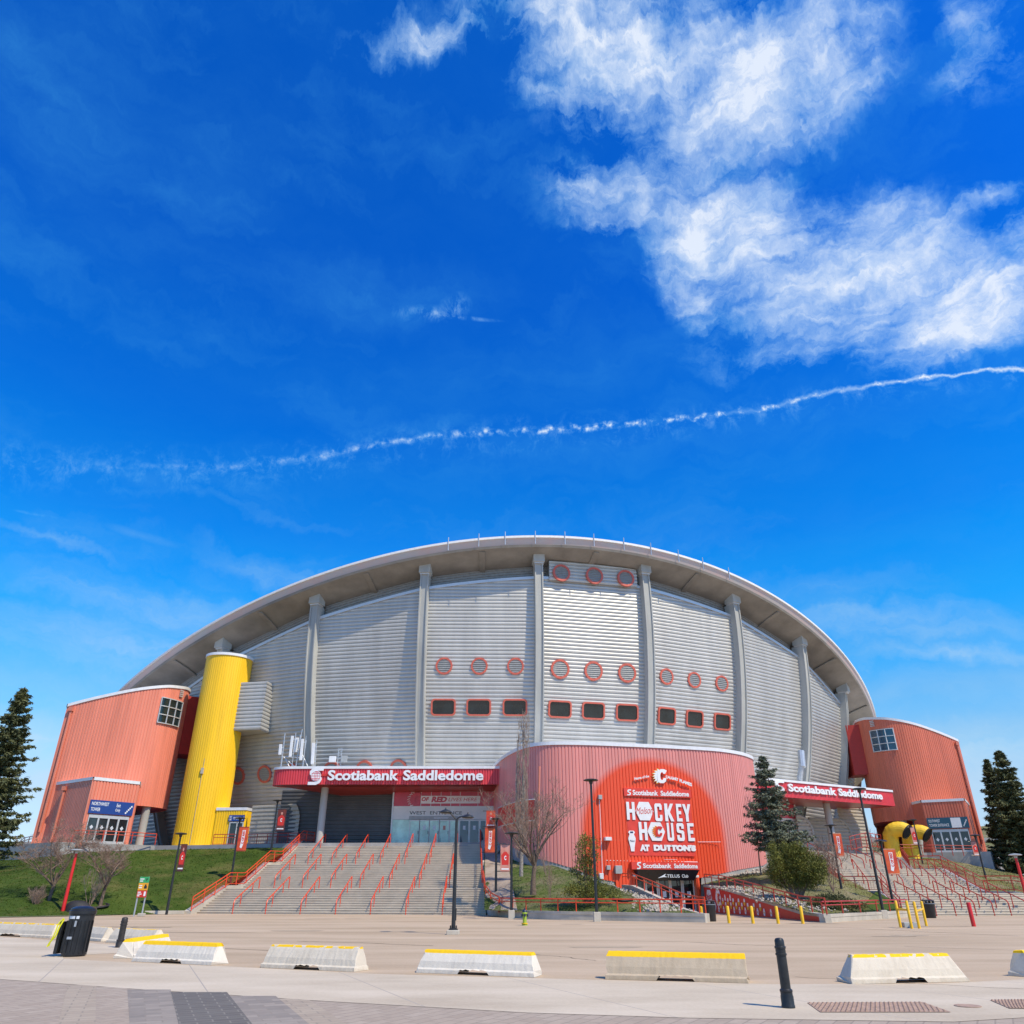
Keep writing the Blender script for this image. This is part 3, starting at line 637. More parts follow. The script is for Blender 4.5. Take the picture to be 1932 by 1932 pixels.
for i in BAYS:
    a0,a1=phi(i),phi(i+1); am=(a0+a1)/2
    # ribbed wall panel
    pitch=.425; NU=22; rows=[]; off=[0,.13,.25,.60,.88]; prof=[0,.0,.10,.12,.08]
    zmax=max(zedge(a) for a in (a0,a1,am))-4.4; z=5.6; zs=[]
    while z<zmax:
        for o_,d_ in zip(off,prof): zs.append((z+o_*pitch,d_))
        z+=pitch
    zs.append((zmax+.2,0))
    mb=MB()
    for z,d in zs:
        row=[]
        for k in range(NU+1):
            f=.035+.93*k/NU; aa=a0+(a1-a0)*f; zt=zedge(aa)-4.4; zz=min(z,zt)
            r=Rcol(zz)-.9+(0 if z>zt else d); p0=pol(r,a0);p1=pol(r,a1); q=p0+(p1-p0)*f; row.append((q.x,q.y,zz))
        rows.append(row)
    mb.grid(rows); mkobj('wall_panel',mb,'cladding',arena)
    # white ledge flashing
    mb=MB(); rr=[]
    for k in range(13):
        f=k/12; aa=a0+(a1-a0)*f; zt=zedge(aa)-4.4; r=Rcol(zt)-.9; p0=pol(1,a0)-CC;p1=pol(1,a1)-CC
        def Q(rad,z): q=CC+p0*rad+(p1-p0)*rad*f; return (q.x,q.y,z)
        rr.append([Q(r+.02,zt-.05),Q(r+.22,zt-.05),Q(r+.22,zt+.30),Q(r-.9,zt+.42)])
    mb.grid(rr); mkobj('ledge_flashing',mb,'cladding_trim',arena)
    # recessed dark louvre band under the roof
    mb=MB(); rows=[]
    nb=5
    for j in range(nb*4+1):
        b=j/(nb*4); d=[0,.0,.12,.12][j%4]; row=[]
        for k in range(13):
            f=.03+.94*k/12; aa=a0+(a1-a0)*f; z=zedge(aa)-4.1+b*1.65; r=65.2-.95+d; p0=pol(r,a0);p1=pol(r,a1); q=p0+(p1-p0)*f; row.append((q.x,q.y,z))
        rows.append(row)
    mb.grid(rows); mkobj('clerestory_louver',mb,'louver',arena)
for i in range(-5,13):
    a=phi(i); t=Vector((math.cos(a),math.sin(a),0)); n=Vector((math.sin(a),-math.cos(a),0))
    zt=zedge(a)-2.75; mb=MB()
    for (w,o0,o1) in ((.98,-1.6,-.12),(.30,-.3,.0)):
        rows=[]
        for k in range(19):
            z=5.6+(zt-5.6)*k/18; r=Rcol(z); c=pol(1,a)-CC
            def Q(u,o): q=CC+n*(r+o)+t*u; return (q.x,q.y,z)
            if w>.5: rows.append([Q(-w/2,o0),Q(-w/2,o1),Q(w/2,o1),Q(w/2,o0)])
            else:
                rows.append([Q(-.49,-.13),Q(-.49,.06),Q(-.36,.06),Q(-.33,-.10),Q(.33,-.10),Q(.36,.06),Q(.49,.06),Q(.49,-.13)])
        mb.grid(rows)
    col=mkobj('column',mb,'column_concrete',arena)
    c=CC+n*65.4; pl=Plane((c.x,c.y),math.degrees(a))
    cp=MB().pbox(pl,-.56,.56,zt,zt+.14,-.5,.78); mkobj('bearing_plate',cp,'cladding_trim',col)
    hb=MB().pbox(pl,-.68,.68,zt+.14,zt+1.6,-.6,.95); mkobj('column_head',hb,'column_concrete',col,bevel=.04)
# roof shell, edge beam, soffit
mb=MB(); NA=144; rows=[]
for r in (0.01,12,24,36,48,58,65,67.9):
    rows.append([tuple(pol(r,2*math.pi*k/NA,zedge(2*math.pi*k/NA,r)+.0)) for k in range(NA+1)])
mb.grid(rows); mkobj('roof',mb,'roof_white',arena,smooth=True)
def ringband(prof,name,m):
    mb=MB(); rows=[]
    for k in range(NA*2+1):
        a=2*math.pi*k/(NA*2); rows.append([tuple(pol(r,a,zedge(a)+dz)) for r,dz in prof])
    mb.grid(rows); return mkobj(name,mb,m,arena,smooth=True)
ringband([(67.5,.02),(68.05,.02),(68.05,-.24),(67.9,-.26)],'roof_coping','roof_white')
ringband([(67.93,-.24),(67.62,-1.0)],'roof_fascia','fascia_panel')
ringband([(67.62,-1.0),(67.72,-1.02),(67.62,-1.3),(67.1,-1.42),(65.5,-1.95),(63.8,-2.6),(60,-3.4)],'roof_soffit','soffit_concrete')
for i in range(-5,12):   # soffit joints half way between the columns
    a=(phi(i)+phi(i+1))/2; pts=[tuple(pol(r,a,zedge(a)+dz)) for r,dz in ((67.3,-1.44),(65.5,-2.0),(63.9,-2.64))]
    mb=MB()
    for p,q in zip(pts,pts[1:]): mb.beam(p,q,.7,.12)
    mkobj('soffit_rib',mb,'soffit_concrete',arena)
for px in (-2.4,0.6,3.2,6.2,9.2,12.2,15.4,18.4,21.6,24.6,28.0):
    a=R_(px); mb=MB().tube([pol(68.08,a,zedge(a)-1.1),pol(68.12,a,zedge(a)+.55)],.055,6); mkobj('roof_post',mb,'galvanised',arena)
# inner drum behind the panels closes the building
mb=MB(); rows=[]
for z in (5.6,12,20,26,31): rows.append([tuple(pol(min(Rcol(z)-3.2,62.8),2*math.pi*k/64,min(z,zedge(2*math.pi*k/64)-3.3))) for k in range(65)])
mb.grid(rows); mkobj('inner_wall',mb,'louver',arena)
def porthole(i,f,z,ro,ri,out=0):
    c,t,u,n=bay_frame(i,f,z,.10+out)
    v=mkobj('round_vent',ringframe(c,t,u,n,circle(ro),circle(ri),-.1,.14),'coral_frame',arena)
    mkobj('vent_recess',disc(c,t,u,n,circle(ri*1.02),.03),'box_grey',v)
    mkobj('vent_louver',louvers(c,t,u,n,ri,.10),'louver',v)
FR=(.188,.490,.800)
for f in FR: porthole(2,f,24.3,.95,.75); porthole(3,f,24.15,1.10,.86); porthole(4,f,24.15,.95,.74)
for f in (.207,.518,.818): porthole(3,f,35.5,1.08,.84,.50)
for i in (0,1):
    for f in FR: porthole(i,f,13.62,.98,.74)
def arena_window(i,f,z,w,h,g='dark_glass'):
    c,t,u,n=bay_frame(i,f,z,.10)
    v=mkobj('window',ringframe(c,t,u,n,roundrect(w,h,.42),roundrect(w-.36,h-.36,.28),-.1,.18),'coral_frame',arena)
    mkobj('window_pane',disc(c,t,u,n,roundrect(w-.32,h-.32,.28),.06),g,v)
for f in FR: arena_window(2,f,19.85,2.75,1.85); arena_window(3,f,19.78,2.7,1.9); arena_window(4,f,19.72,2.45,1.95)
# projecting clad box above the ledge in the middle bay
a0,a1=phi(3),phi(4); mb=MB(); rows=[]; z=34.6; zs=[]
while z<38.2:
    for o_,d_ in zip([0,.13,.25,.60,.88],[0,.0,.10,.12,.08]): zs.append((z+o_*.425,d_))
    z+=.425
for z,d in zs:
    row=[]
    for k in range(13):
        f=.10+.83*k/12; aa=a0+(a1-a0)*f; zt=zedge(aa)-2.15; zz=min(z,zt); r=65.52+d; p0=pol(r,a0);p1=pol(r,a1); q=p0+(p1-p0)*f; row.append((q.x,q.y,zz))
    rows.append(row)
mb.grid(rows)
for f in (.10,.93):
    for s in (1,):
        p0=pol(65.5,a0);p1=pol(65.5,a1); q=p0+(p1-p0)*f; p0b=pol(64,a0);p1b=pol(64,a1); qb=p0b+(p1b-p0b)*f; zt=zedge(a0+(a1-a0)*f)-2.15
        mb.add([(q.x,q.y,34.5),(qb.x,qb.y,34.5),(qb.x,qb.y,zt),(q.x,q.y,zt)],[(0,1,2,3)])
mkobj('upper_wall_box',mb,'cladding',arena)
# grey clad bridge between the yellow tower and the wall
mb=MB(); zb,zt=17.9,23.2; pth=[(-34.2,88.2),(-28.9,87.2),(-28.3,91.5)]
rows=[];z=zb
while z<zt-.01:
    for o_,d_ in zip([0,.13,.25,.60,.88],[0,.0,.10,.12,.08]):
        zz=z+o_*.425; row=[]
        ps=[Vector((-33.6,87.9,0)),Vector((-28.6,86.9,0)),Vector((-27.9,91.5,0))]
        row=[(ps[0].x,ps[0].y-d_,zz),(ps[1].x+d_,ps[1].y-d_,zz),(ps[2].x+d_,ps[2].y,zz)]
        rows.append(row)
    z+=.425
mb.grid(rows); mb.add([(-33.6,87.9,zb),(-28.6,86.9,zb),(-27.9,91.5,zb),(-33.6,92.5,zb)],[(0,1,2,3)]); mb.add([(-33.6,87.9,z-.02),(-28.6,86.9,z-.02),(-27.9,91.5,z-.02),(-33.6,92.5,z-.02)],[(0,1,2,3)])
mkobj('clad_bridge',mb,'cladding',arena)
# ---- stair towers (the south-west one mirrors the north-west one about the roof's axis)
def mirror(p,mir):
    if not mir: return Vector((p[0],p[1],0))
    r=math.hypot(p[0]-CC.x,p[1]-CC.y); a=math.atan2(p[0]-CC.x,-(p[1]-CC.y)); a=2*R_(PHS)-a
    return Vector((CC.x+r*math.sin(a),CC.y-r*math.cos(a),0))
def tower(mir,name,label,mw,ma,glass):
    Mi=lambda p:mirror(p,mir); side=-1 if mir else 1
    c0=Mi((-49.3,84)); T=thing(name,label,'stair tower',(c0.x,c0.y,ZP))
    front=catmull([(-49.3,84.0,0),(-46,84.2,0),(-43,84.6,0),(-41,85.4,0),(-39.6,86.9,0),(-38.9,89,0),(-39.2,91.2,0),(-41,93.5,0)],8)
    front=[Mi(p) for p in front]
    back=[Mi(p) for p in [(-41,93.5),(-46,98),(-52,96),(-51.6,90),(-50.1,85.4),(-49.3,84.0)]]
    L=pathlen(front); Tl=L[-1]
    def zt(f):  # roof line climbs from the outer corner towards the arena
        s=f*Tl; k=min(1,s/10.2); return 20.0+2.75*(k**.92)+(.45*max(0,(s-10.2)/3) if s>10.2 else 0) if s<13.2 else 23.2
    def zbf(f):
        s=f*Tl; return ZP-.1 if s<8.2 else 9.75
    # body in two runs so that the overhang has a clean edge
    def cut(path,s0,s1):
        L=pathlen(path); n=60; return [sample(path,s0+(s1-s0)*k/n,L)[0] for k in range(n+1)]
    fa=cut(front,0,7.6); fb=cut(front,7.6,Tl)
    mb=MB(); corr_v(mb,fa,lambda f:ZP-.4,lambda f:zt(f*7.6/Tl),.30,.042,side)
    corr_v(mb,fb,lambda f:9.75,lambda f:zt((7.6+f*(Tl-7.6))/Tl),.30,.042,side)
    L2=pathlen(back); zt2=lambda f:[23.2,22.6,21.0,20.6,20.2,20.0][min(5,int(round(f*5)))]
    zz=[23.2,22.6,21.2,20.8,20.2,20.0]
    for k in range(5):
        a,b=back[k],back[k+1]; corr_v(mb,[a,b],lambda f:(9.75 if k==0 else ZP-.4),lambda f,k=k:zz[k]+(zz[k+1]-zz[k])*f,.30,.07,side)
    mkobj('wall',mb,mw,T)
    cen=Mi((-45.5,90)); allp=front+back[1:-1]; zs=[zt(l/Tl)-.05 for l in L]+zz[1:-1]
    rf=MB(); rf.v=[(p.x,p.y,z) for p,z in zip(allp,zs)]+[(cen.x,cen.y,22.6)]; n=len(allp)
    for k in range(n): rf.f.append((k,(k+1)%n,n))
    mkobj('roof',rf,'roof_white',T)
    st=MB(); strip(st,front,lambda f:zt(f)+.12,.32,.14,side); 
    for k in range(5): strip(st,[back[k],back[k+1]],lambda f,k=k:zz[k]+(zz[k+1]-zz[k])*f+.12,.32,.14,side)
    mkobj('roof_trim',st,'white_trim',T)
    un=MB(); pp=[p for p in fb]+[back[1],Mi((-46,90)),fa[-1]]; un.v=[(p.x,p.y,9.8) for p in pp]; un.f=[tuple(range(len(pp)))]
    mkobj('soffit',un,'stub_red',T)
    w=MB(); a,b=fa[-1],Mi((-45.2,91)); w.add([(a.x,a.y,ZP),(b.x,b.y,ZP),(b.x,b.y,9.9),(a.x,a.y,9.9)],[(0,1,2,3)])
    mkobj('inner_side_wall',w,mw,T)
    # link bridge to the arena
    q=[Mi(p) for p in [(-41.4,92.8),(-39.3,90.6),(-37.7,92.0),(-39.6,95.4)]]
    br=MB(); br.prism(q,15.9,22.6); fixn(mkobj('link_bridge',br,'stub_red',T))
    # corner window wrapped on the curved end
    s0,s1=9.7,12.75; wz0,wz1=18.55,21.35; NC=3
    fr=MB(); gl=MB()
    def onp(s,z,o):
        p,t=sample(front,s,L); nn=Vector((t.y,-t.x,0))*side; q=p+nn*o; return Vector((q.x,q.y,z))
    for c in range(12):
        sa=s0+(s1-s0)*c/12; sb=s0+(s1-s0)*(c+1)/12
        gl.add([onp(sa,wz0,.13),onp(sb,wz0,.13),onp(sb,wz1,.13),onp(sa,wz1,.13)],[(0,1,2,3)])
        for j in range(4):
            z=wz0+(wz1-wz0)*j/3; fr.beam(onp(sa,z,.16),onp(sb,z,.16),.1,.1)
    for c in range(NC+1):
        s=s0+(s1-s0)*c/NC; fr.beam(onp(s,wz0-.05,.16),onp(s,wz1+.05,.16),.1,.1)
    f_=mkobj('window_frame',fr,'frame_alu',T); fixn(mkobj('window_pane',gl,glass,f_))
    v=MB()
    for j in range(4): v.beam(onp(11.9,21.95+j*.22,.16),onp(12.45,21.95+j*.22,.16),.1,.12)
    mkobj('wall_vent',v,'frame_alu',T)
    # downpipe at the outer corner
    p=onp(.55,0,.2); dp=MB().tube([(p.x,p.y,ZP+1.2),(p.x,p.y,19.4)],.13,8).box(p.x-.2,p.x+.2,p.y-.2,p.y+.2,19.3,19.75); mkobj('downpipe',dp,'downpipe',T)
    # ground floor annex with the doors
    A=[Mi(p) for p in [(-49.0,84.6),(-42.4,80.0),(-39.4,83.7),(-40.6,86.5)]]
    an=MB(); za=lambda f:11.75
    zl=[11.75,11.75,11.75]
    corr_v(an,[A[0],A[1]],lambda f:ZP-.4,lambda f:11.75,.30,.07,side)
    # door face: wall above the doors and narrow jambs
    t=(A[2]-A[1]); W=t.length; t.normalize(); nn=Vector((t.y,-t.x,0))*side
    P=lambda u,z,o=0.:Vector((A[1].x+t.x*u+nn.x*o,A[1].y+t.y*u+nn.y*o,z))
    corr_v(an,[P(0,0),P(W,0)],lambda f:ZP+2.62,lambda f:11.75,.30,.07,side)
    corr_v(an,[P(0,0),P(.35,0)],lambda f:ZP-.4,lambda f:ZP+2.62,.30,.07,side); corr_v(an,[P(W-.35,0),P(W,0)],lambda f:ZP-.4,lambda f:ZP+2.62,.30,.07,side)
    corr_v(an,[A[2],A[3]],lambda f:ZP-.4,lambda f:11.75,.30,.07,side)
    ao=mkobj('annex',an,ma,T)
    rf=MB(); pp=A+[]; rf.v=[(p.x,p.y,11.7) for p in pp]; rf.f=[(0,1,2,3)]; mkobj('annex_roof',rf,'roof_white',ao)
    tr=MB(); strip(tr,[A[0],A[1]],lambda f:11.9,.3,.12,side); strip(tr,[A[1],A[2]],lambda f:11.9,.3,.12,side); strip(tr,[A[2],A[3]],lambda f:11.9,.3,.12,side); mkobj('annex_trim',tr,'white_trim',ao)
    D0,D1=.35,W-.35
    for k in range(4):
        a=D0+(D1-D0)*k/4; b=D0+(D1-D0)*(k+1)/4; d=MB(); g=.085
        for (u0,u1,z0,z1) in ((a,a+g,ZP,ZP+2.6),(b-g,b,ZP,ZP+2.6),(a+g,b-g,ZP,ZP+.22),(a+g,b-g,ZP+2.3,ZP+2.6)):
            d.hexa([P(u0,z0,.08),P(u1,z0,.08),P(u1,z0,-.05),P(u0,z0,-.05),P(u0,z1,.08),P(u1,z1,.08),P(u1,z1,-.05),P(u0,z1,-.05)])
        do=fixn(mkobj('door',d,'frame_alu',T)); gl=MB().add([P(a+g,ZP+.22,.0),P(b-g,ZP+.22,.0),P(b-g,ZP+2.3,.0),P(a+g,ZP+2.3,.0)],[(0,1,2,3)])
        mkobj('door_glass',gl,'dark_glass',do)
        m=(a+b)/2; st=MB()
        for dx,dz in ((-.09,0),(.09,0),(0,.11),(0,-.11)):
            st.add([P(m+dx-.09,ZP+1.45+dz,.02),P(m+dx,ZP+1.45+dz-.1,.02),P(m+dx+.09,ZP+1.45+dz,.02),P(m+dx,ZP+1.45+dz+.1,.02)],[(0,1,2,3)])
        mkobj('door_sticker',st,'sticker_white',do)
    if not mir:
        p=A[0]*.62+A[1]*.38; n2=(A[1]-A[0]).normalized(); n2=Vector((n2.y,-n2.x,0)); q=p+n2*.22
        mkobj('annex_downpipe',MB().tube([(q.x,q.y,ZP+.1),(q.x,q.y,11.0)],.12,8).box(q.x-.2,q.x+.2,q.y-.2,q.y+.2,10.9,11.3),'downpipe',ao)
    # pillar under the overhang
    pc=Mi((-39.9,87.6)); mkobj('pillar',MB().lathe([(.42,ZP-.1),(.42,9.85)],(pc.x,pc.y,0),20),'column_concrete',T,smooth=True)
    # base wall
    bw=MB(); bp=[Mi(p) for p in [(-52,88),(-50.2,84.6),(-49.5,83.6),(-44,80.5),(-42.3,79.2),(-39.6,81.6)]]
    return T,A,P,W
NWT,NA_,NP,NWW=tower(False,'northwest_tower','coral red corrugated stair tower left of the yellow tower, sloping roof and glazed upper corner','tower_pink','tower_pink','dark_glass')
SWT,SA_,SP,SWW=tower(True,'southwest_tower','orange red corrugated stair tower at the right end of the arena','tower_red','tower_red','blue_glass')
# ---- yellow tower
yt=thing('yellow_tower','tall bright yellow corrugated cylindrical tower in front of the grey arena wall','tower',(-33.9,88.4,ZP))
yp=[]; th=R_(28)
for k in range(61):
    a=-2*math.pi*k/60; x=2.6*math.cos(a); y=2.2*math.sin(a); yp.append(Vector((-33.9+x*math.cos(th)-y*math.sin(th),88.4+x*math.sin(th)+y*math.cos(th),0)))
mb=MB(); corr_v(mb,yp,lambda f:ZP+.0,lambda f:26.45,.26,.034,-1); mkobj('wall',mb,'yellow_clad',yt)
mb=MB(); strip(mb,yp,lambda f:26.62,.3,.14,-1); mkobj('roof_trim',mb,'white_trim',yt)
mb=MB(); mb.v=[(p.x,p.y,26.5) for p in yp[:-1]]; mb.f=[tuple(range(60))]; mkobj('roof',mb,'roof_white',yt)
mb=MB(); rr=[Vector((-33.9,88.4,0))+(p-Vector((-33.9,88.4,0)))*1.03 for p in yp[:-1]]; mb.prism(rr,4.9,ZP+.02); mkobj('plinth',mb,'wall_concrete_grey',yt)
yA=[Vector((-32.0,87.0,0)),Vector((-28.7,86.7,0)),Vector((-28.2,90,0))]
ya=MB(); corr_v(ya,yA,lambda f:ZP-.1,lambda f:9.45,.26,.05,1); yao=mkobj('annex',ya,'yellow_clad',yt)
mb=MB(); strip(mb,yA,lambda f:9.62,.28,.12,1); mb.add([(p.x,p.y,9.5) for p in yA]+[(-31.5,90,9.5)],[(0,1,2,3)]); mkobj('annex_trim',mb,'white_trim',yao)
ypl=Plane((-32.0,87.0),-5.2)
def P_(pl,x,y): return pl.hit(x,y)
d=MB(); d.pbox(ypl,1.75,1.85,ZP,ZP+2.35,.02,.14).pbox(ypl,2.55,2.65,ZP,ZP+2.35,.02,.14).pbox(ypl,3.2,3.3,ZP,ZP+2.35,.02,.14).pbox(ypl,1.85,3.2,ZP+2.25,ZP+2.35,.02,.14)
do=mkobj('door',d,'frame_alu',yt); mkobj('door_glass',MB().pbox(ypl,1.85,3.2,ZP,ZP+2.25,.03,.07),'dark_glass',do)
mkobj('service_conduit',MB().tube([(-33.9,86.06,ZP),(-33.9,86.06,14.6)],.022,6).box(-34.03,-33.77,85.88,86.1,13.0,13.6),'wall_concrete',yt)
# ---- round pavilion (drum)
DP=[(-1.9,85.5),(-1.75,82.1),(-.6,76.1),(.7,71.9),(2.0,69.7),(3.95,68.85),(7.28,69.15),(11.18,70.0),(15.2,71.05),(18.9,72.3),(21.4,74.1),(23.0,76.0),(24.0,78.0),(24.3,81),(24.0,87)]
dp=catmull([(a,b,0) for a,b in DP],8); DL=pathlen(dp); DT=DL[-1]
drum=thing('round_pavilion','red corrugated pavilion with rounded corners and a vivid red arch on its front','pavilion',(11,80,0))
def drummat():
    m=mat('drum_clad',(.72,.27,.235),rough=.42,var=.08,vscale=1.1,streak=(1,1,.08)).copy(); m.name='drum_clad_arch'; nt=m.node_tree; L=nt.links; b=nt.nodes['Principled BSDF']
    src=b.inputs['Base Color'].links[0].from_socket
    tc=NT(nt,'ShaderNodeTexCoord'); mp=NT(nt,'ShaderNodeMapping'); L.new(tc.outputs['Object'],mp.inputs[0])
    cx,cz=ARCH
    mp.inputs['Location'].default_value=(-cx,0,-cz)
    s=NT(nt,'ShaderNodeSeparateXYZ'); L.new(mp.outputs[0],s.inputs[0])
    zz=math_(nt,'MAXIMUM',s.outputs[2],0.); r=math_(nt,'SQRT',math_(nt,'ADD',math_(nt,'MULTIPLY',s.outputs[0],s.outputs[0]),math_(nt,'MULTIPLY',zz,zz)))
    k=math_(nt,'MULTIPLY_ADD',r,-1.6,1.6*6.75,clamp=True)
    # fades towards the ground on the flanks
    mx=NT(nt,'ShaderNodeMix',data_type='RGBA'); L.new(k,mx.inputs[0]); L.new(src,mx.inputs[6]); mx.inputs[7].default_value=(.80,.085,.025,1)
    L.new(mx.outputs[2],b.inputs['Base Color']); return m
fpl=Plane((11.4,70.2),13.6)   # plane of the pavilion front
_u,_z=fpl.hit(1236,1580); _p=fpl.pt(_u,_z); ARCH=(_p.x-11,_z)
DRZ=13.3
def dbot(f):
    s=f*DT; p,t=sample(dp,s,DL)
    if 8.6<p.x<16.0 and p.y<74: return 0.
    if p.x<=8.6: 
        k=[(-3,5.6),(-.6,5.2),(1.5,3.8),(3.2,3.4),(5.2,2.85),(7.2,2.1),(8.6,1.9)]
    else:
        k=[(16.,2.2),(20,2.9),(23,3.3),(24.5,3.8)]
    for (a,b),(c,d) in zip(k,k[1:]):
        if p.x<=c: return b+(d-b)*max(0,(p.x-a))/(c-a)-.1
    return k[-1][1]
u0d,_=fpl.hit(1190,1700); u1d,_=fpl.hit(1322,1700)
corrm=MB(); 
# door opening: front split into left, over-door and right runs
sL=min(range(len(dp)),key=lambda i:abs(dp[i].x-fpl.pt(u0d,0).x)+(100 if dp[i].y>74 else 0)); 
def sx(x): 
    best=min(((abs(sample(dp,s*.05,DL)[0].x-x)+(50 if sample(dp,s*.05,DL)[0].y>74 else 0)),s*.05) for s in range(int(DT/.05)))
    return best[1]
def cutd(s0,s1,n=90): return [sample(dp,s0+(s1-s0)*k/n,DL)[0] for k in range(n+1)]
xA=fpl.pt(fpl.hit(1200,1700)[0],0).x; xB=fpl.pt(fpl.hit(1317,1700)[0],0).x; SA,SB=sx(xA),sx(xB)
corr_v(corrm,cutd(0,SA),lambda f:dbot(f*SA/DT)+.45,lambda f:DRZ,.30,.055,1)
corr_v(corrm,cutd(SA,SB),lambda f:2.75,lambda f:DRZ,.30,.055,1)
corr_v(corrm,cutd(SB,DT),lambda f:dbot((SB+f*(DT-SB))/DT)+.45,lambda f:DRZ,.30,.055,1)
mkobj('wall',corrm,drummat(),drum)
pb=MB(); rows=[[],[]]
for s0,s1 in ((0,SA),(SB,DT)):
    pth=cutd(s0,s1,80); r0=[];r1=[]
    for k,p in enumerate(pth):
        f=(s0+(s1-s0)*k/80)/DT; r0.append((p.x,p.y,-.1)); r1.append((p.x,p.y,dbot(f)+.47))
    pb.grid([r0,r1])
mkobj('plinth',pb,'wall_concrete_grey',drum)
tr=MB(); strip(tr,dp,lambda f:DRZ+.16,.3,.14,1); mkobj('roof_trim',tr,'white_trim',drum)
rf=MB(); rf.v=[(p.x,p.y,DRZ) for p in dp]; rf.f=[tuple(range(len(dp)))]; mkobj('roof',rf,'roof_white',drum)
# left wing wall rising behind the canopy
wl=MB(); wp_=[Vector((-2.2,86.5,0)),Vector((-1.85,83,0))]
# recessed club entrance
ent=thing('club_entrance','glazed club entrance doors in the front of the red pavilion behind the ramp wall','entrance',tuple(fpl.pt((fpl.hit(1260,1700)[0]),0)))
uA,uB=fpl.hit(1200,1700)[0],fpl.hit(1317,1700)[0]
n=5; dw=(uB-uA)/n
mkobj('door_recess',MB().pbox(fpl,uA,uB,0.02,2.75,-1.3,-1.2).pbox(fpl,uA,uB,2.7,2.76,-1.2,0),'dark_void',ent)
for k in range(n):
    a=uA+k*dw+.02;b=a+dw-.04; d=MB().pbox(fpl,a,a+.11,0,2.7,-.5,-.4).pbox(fpl,b-.11,b,0,2.7,-.5,-.4).pbox(fpl,a+.11,b-.11,0,.2,-.5,-.4).pbox(fpl,a+.11,b-.11,2.45,2.7,-.5,-.4)
    do=mkobj('door',d,'frame_white',ent); mkobj('door_glass',MB().pbox(fpl,a+.11,b-.11,.2,2.45,-.47,-.44),'dark_glass',do)
    mkobj('door_notice',MB().pbox(fpl,(a+b)/2-.16,(a+b)/2+.16,1.1,1.55,-.44,-.425),'sticker_white',do)
mkobj('side_jamb',MB().pbox(fpl,uA-.02,uA,0,2.75,-1.3,0.02),'tower_red',ent); mkobj('side_jamb',MB().pbox(fpl,uB,uB+.02,0,2.75,-1.3,.02),'tower_red',ent)
# ---- entrance canopies
def canopy(mir,name,label,fx):
    pass
C1=thing('entrance_canopy','long red canopy with a rounded left end over the west entrance','canopy',(-12,79,ZP))
cz0,cz1=11.05,12.62
outl=[(-1.6,90),(-.35,84),(-.35,79.05)]
cf=catmull([(-.35,79.0,0),(-8,79.0,0),(-16,79.0,0),(-21.5,79.1,0),(-23.3,79.35,0),(-24.1,80.0,0),(-24.0,80.9,0),(-22.5,82,0),(-18,85.5,0)],8)
mb=MB(); corr_v(mb,cf,lambda f:cz0,lambda f:cz1,.26,.08,-1); corr_v(mb,[(-.35,86,0),(-.35,79,0)],lambda f:cz0,lambda f:cz1,.22,.05,-1); mkobj('fascia',mb,'canopy_red',C1)
mb=MB(); strip(mb,cf,lambda f:cz1+.16,.24,.16,-1); strip(mb,[Vector((-.35,86,0)),Vector((-.35,79,0))],lambda f:cz1+.16,.24,.16,-1); mkobj('roof_trim',mb,'white_trim',C1)
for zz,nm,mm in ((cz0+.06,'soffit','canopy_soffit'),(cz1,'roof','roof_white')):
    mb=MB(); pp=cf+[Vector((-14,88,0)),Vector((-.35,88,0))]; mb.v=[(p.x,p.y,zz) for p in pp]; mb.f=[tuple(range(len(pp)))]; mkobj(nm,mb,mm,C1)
mkobj('pillar',MB().lathe([(.36,ZP-.1),(.36,cz0+.05)],(-19.15,81.3,0),24),'column_concrete',C1,smooth=True)
# wedge soffit that drops towards the wall
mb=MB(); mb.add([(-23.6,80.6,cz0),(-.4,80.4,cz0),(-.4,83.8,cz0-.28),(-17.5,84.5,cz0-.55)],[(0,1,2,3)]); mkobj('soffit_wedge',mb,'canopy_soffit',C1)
# glazed west entrance under the canopy
epl=Plane((0,83.2),0)
W1=thing('west_entrance','glazed west entrance with dark red film panels above the pale doors','entrance',(-7,83.2,ZP))
eu=lambda x,y:epl.hit(850/1.3256+x*.19523,1900/1.3256+y*.19523)   # zoomed-photo coordinates
def er(x0,y0,x1,y1): a=eu(x0,y0);b=eu(x1,y1); return a[0],b[0],b[1],a[1]
U0,_,_,ZT=er(515,305,1500,800); U1=eu(1500,305)[0]
zr1=eu(600,452)[1]; zr2=eu(600,578)[1]; zr3=eu(600,545)[1]
U1b=U1
mkobj('film_panel',MB().pbox(epl,U0+.15,U1b,zr1,ZT,-.02,.03),'window_film_red',W1)
gp=MB().pbox(epl,U0,U1b,zr2,zr1,-.02,.03); mkobj('grey_panel',gp,'window_film_grey',W1)
mu=MB().pbox(epl,U0,U0+.15,ZP,ZT,.0,.10).pbox(epl,U0,U1b,zr1-.03,zr1+.03,.03,.06)
for x in (690,785,882,977,1072,1163,1335): u=eu(x,380)[0]; mu.pbox(epl,u-.025,u+.025,zr1,ZT,.03,.055)
mu.pbox(epl,U0,U1b,ZT-.06,ZT,.03,.055)
u=eu(1328,500)[0]; mu.pbox(epl,u-.02,u+.02,zr2,zr1,.03,.05); mkobj('mullion',mu,'frame_alu',W1)
bp=MB(); a=er(670,545,1140,577); bp.pbox(epl,a[0],a[1],a[2],a[3],.04,.07); mkobj('transom_band',bp,'box_grey',W1)
a=er(500,580,668,800); mkobj('side_glass',MB().pbox(epl,a[0],a[1],ZP,a[3],0,.03),'mint_glass',W1)
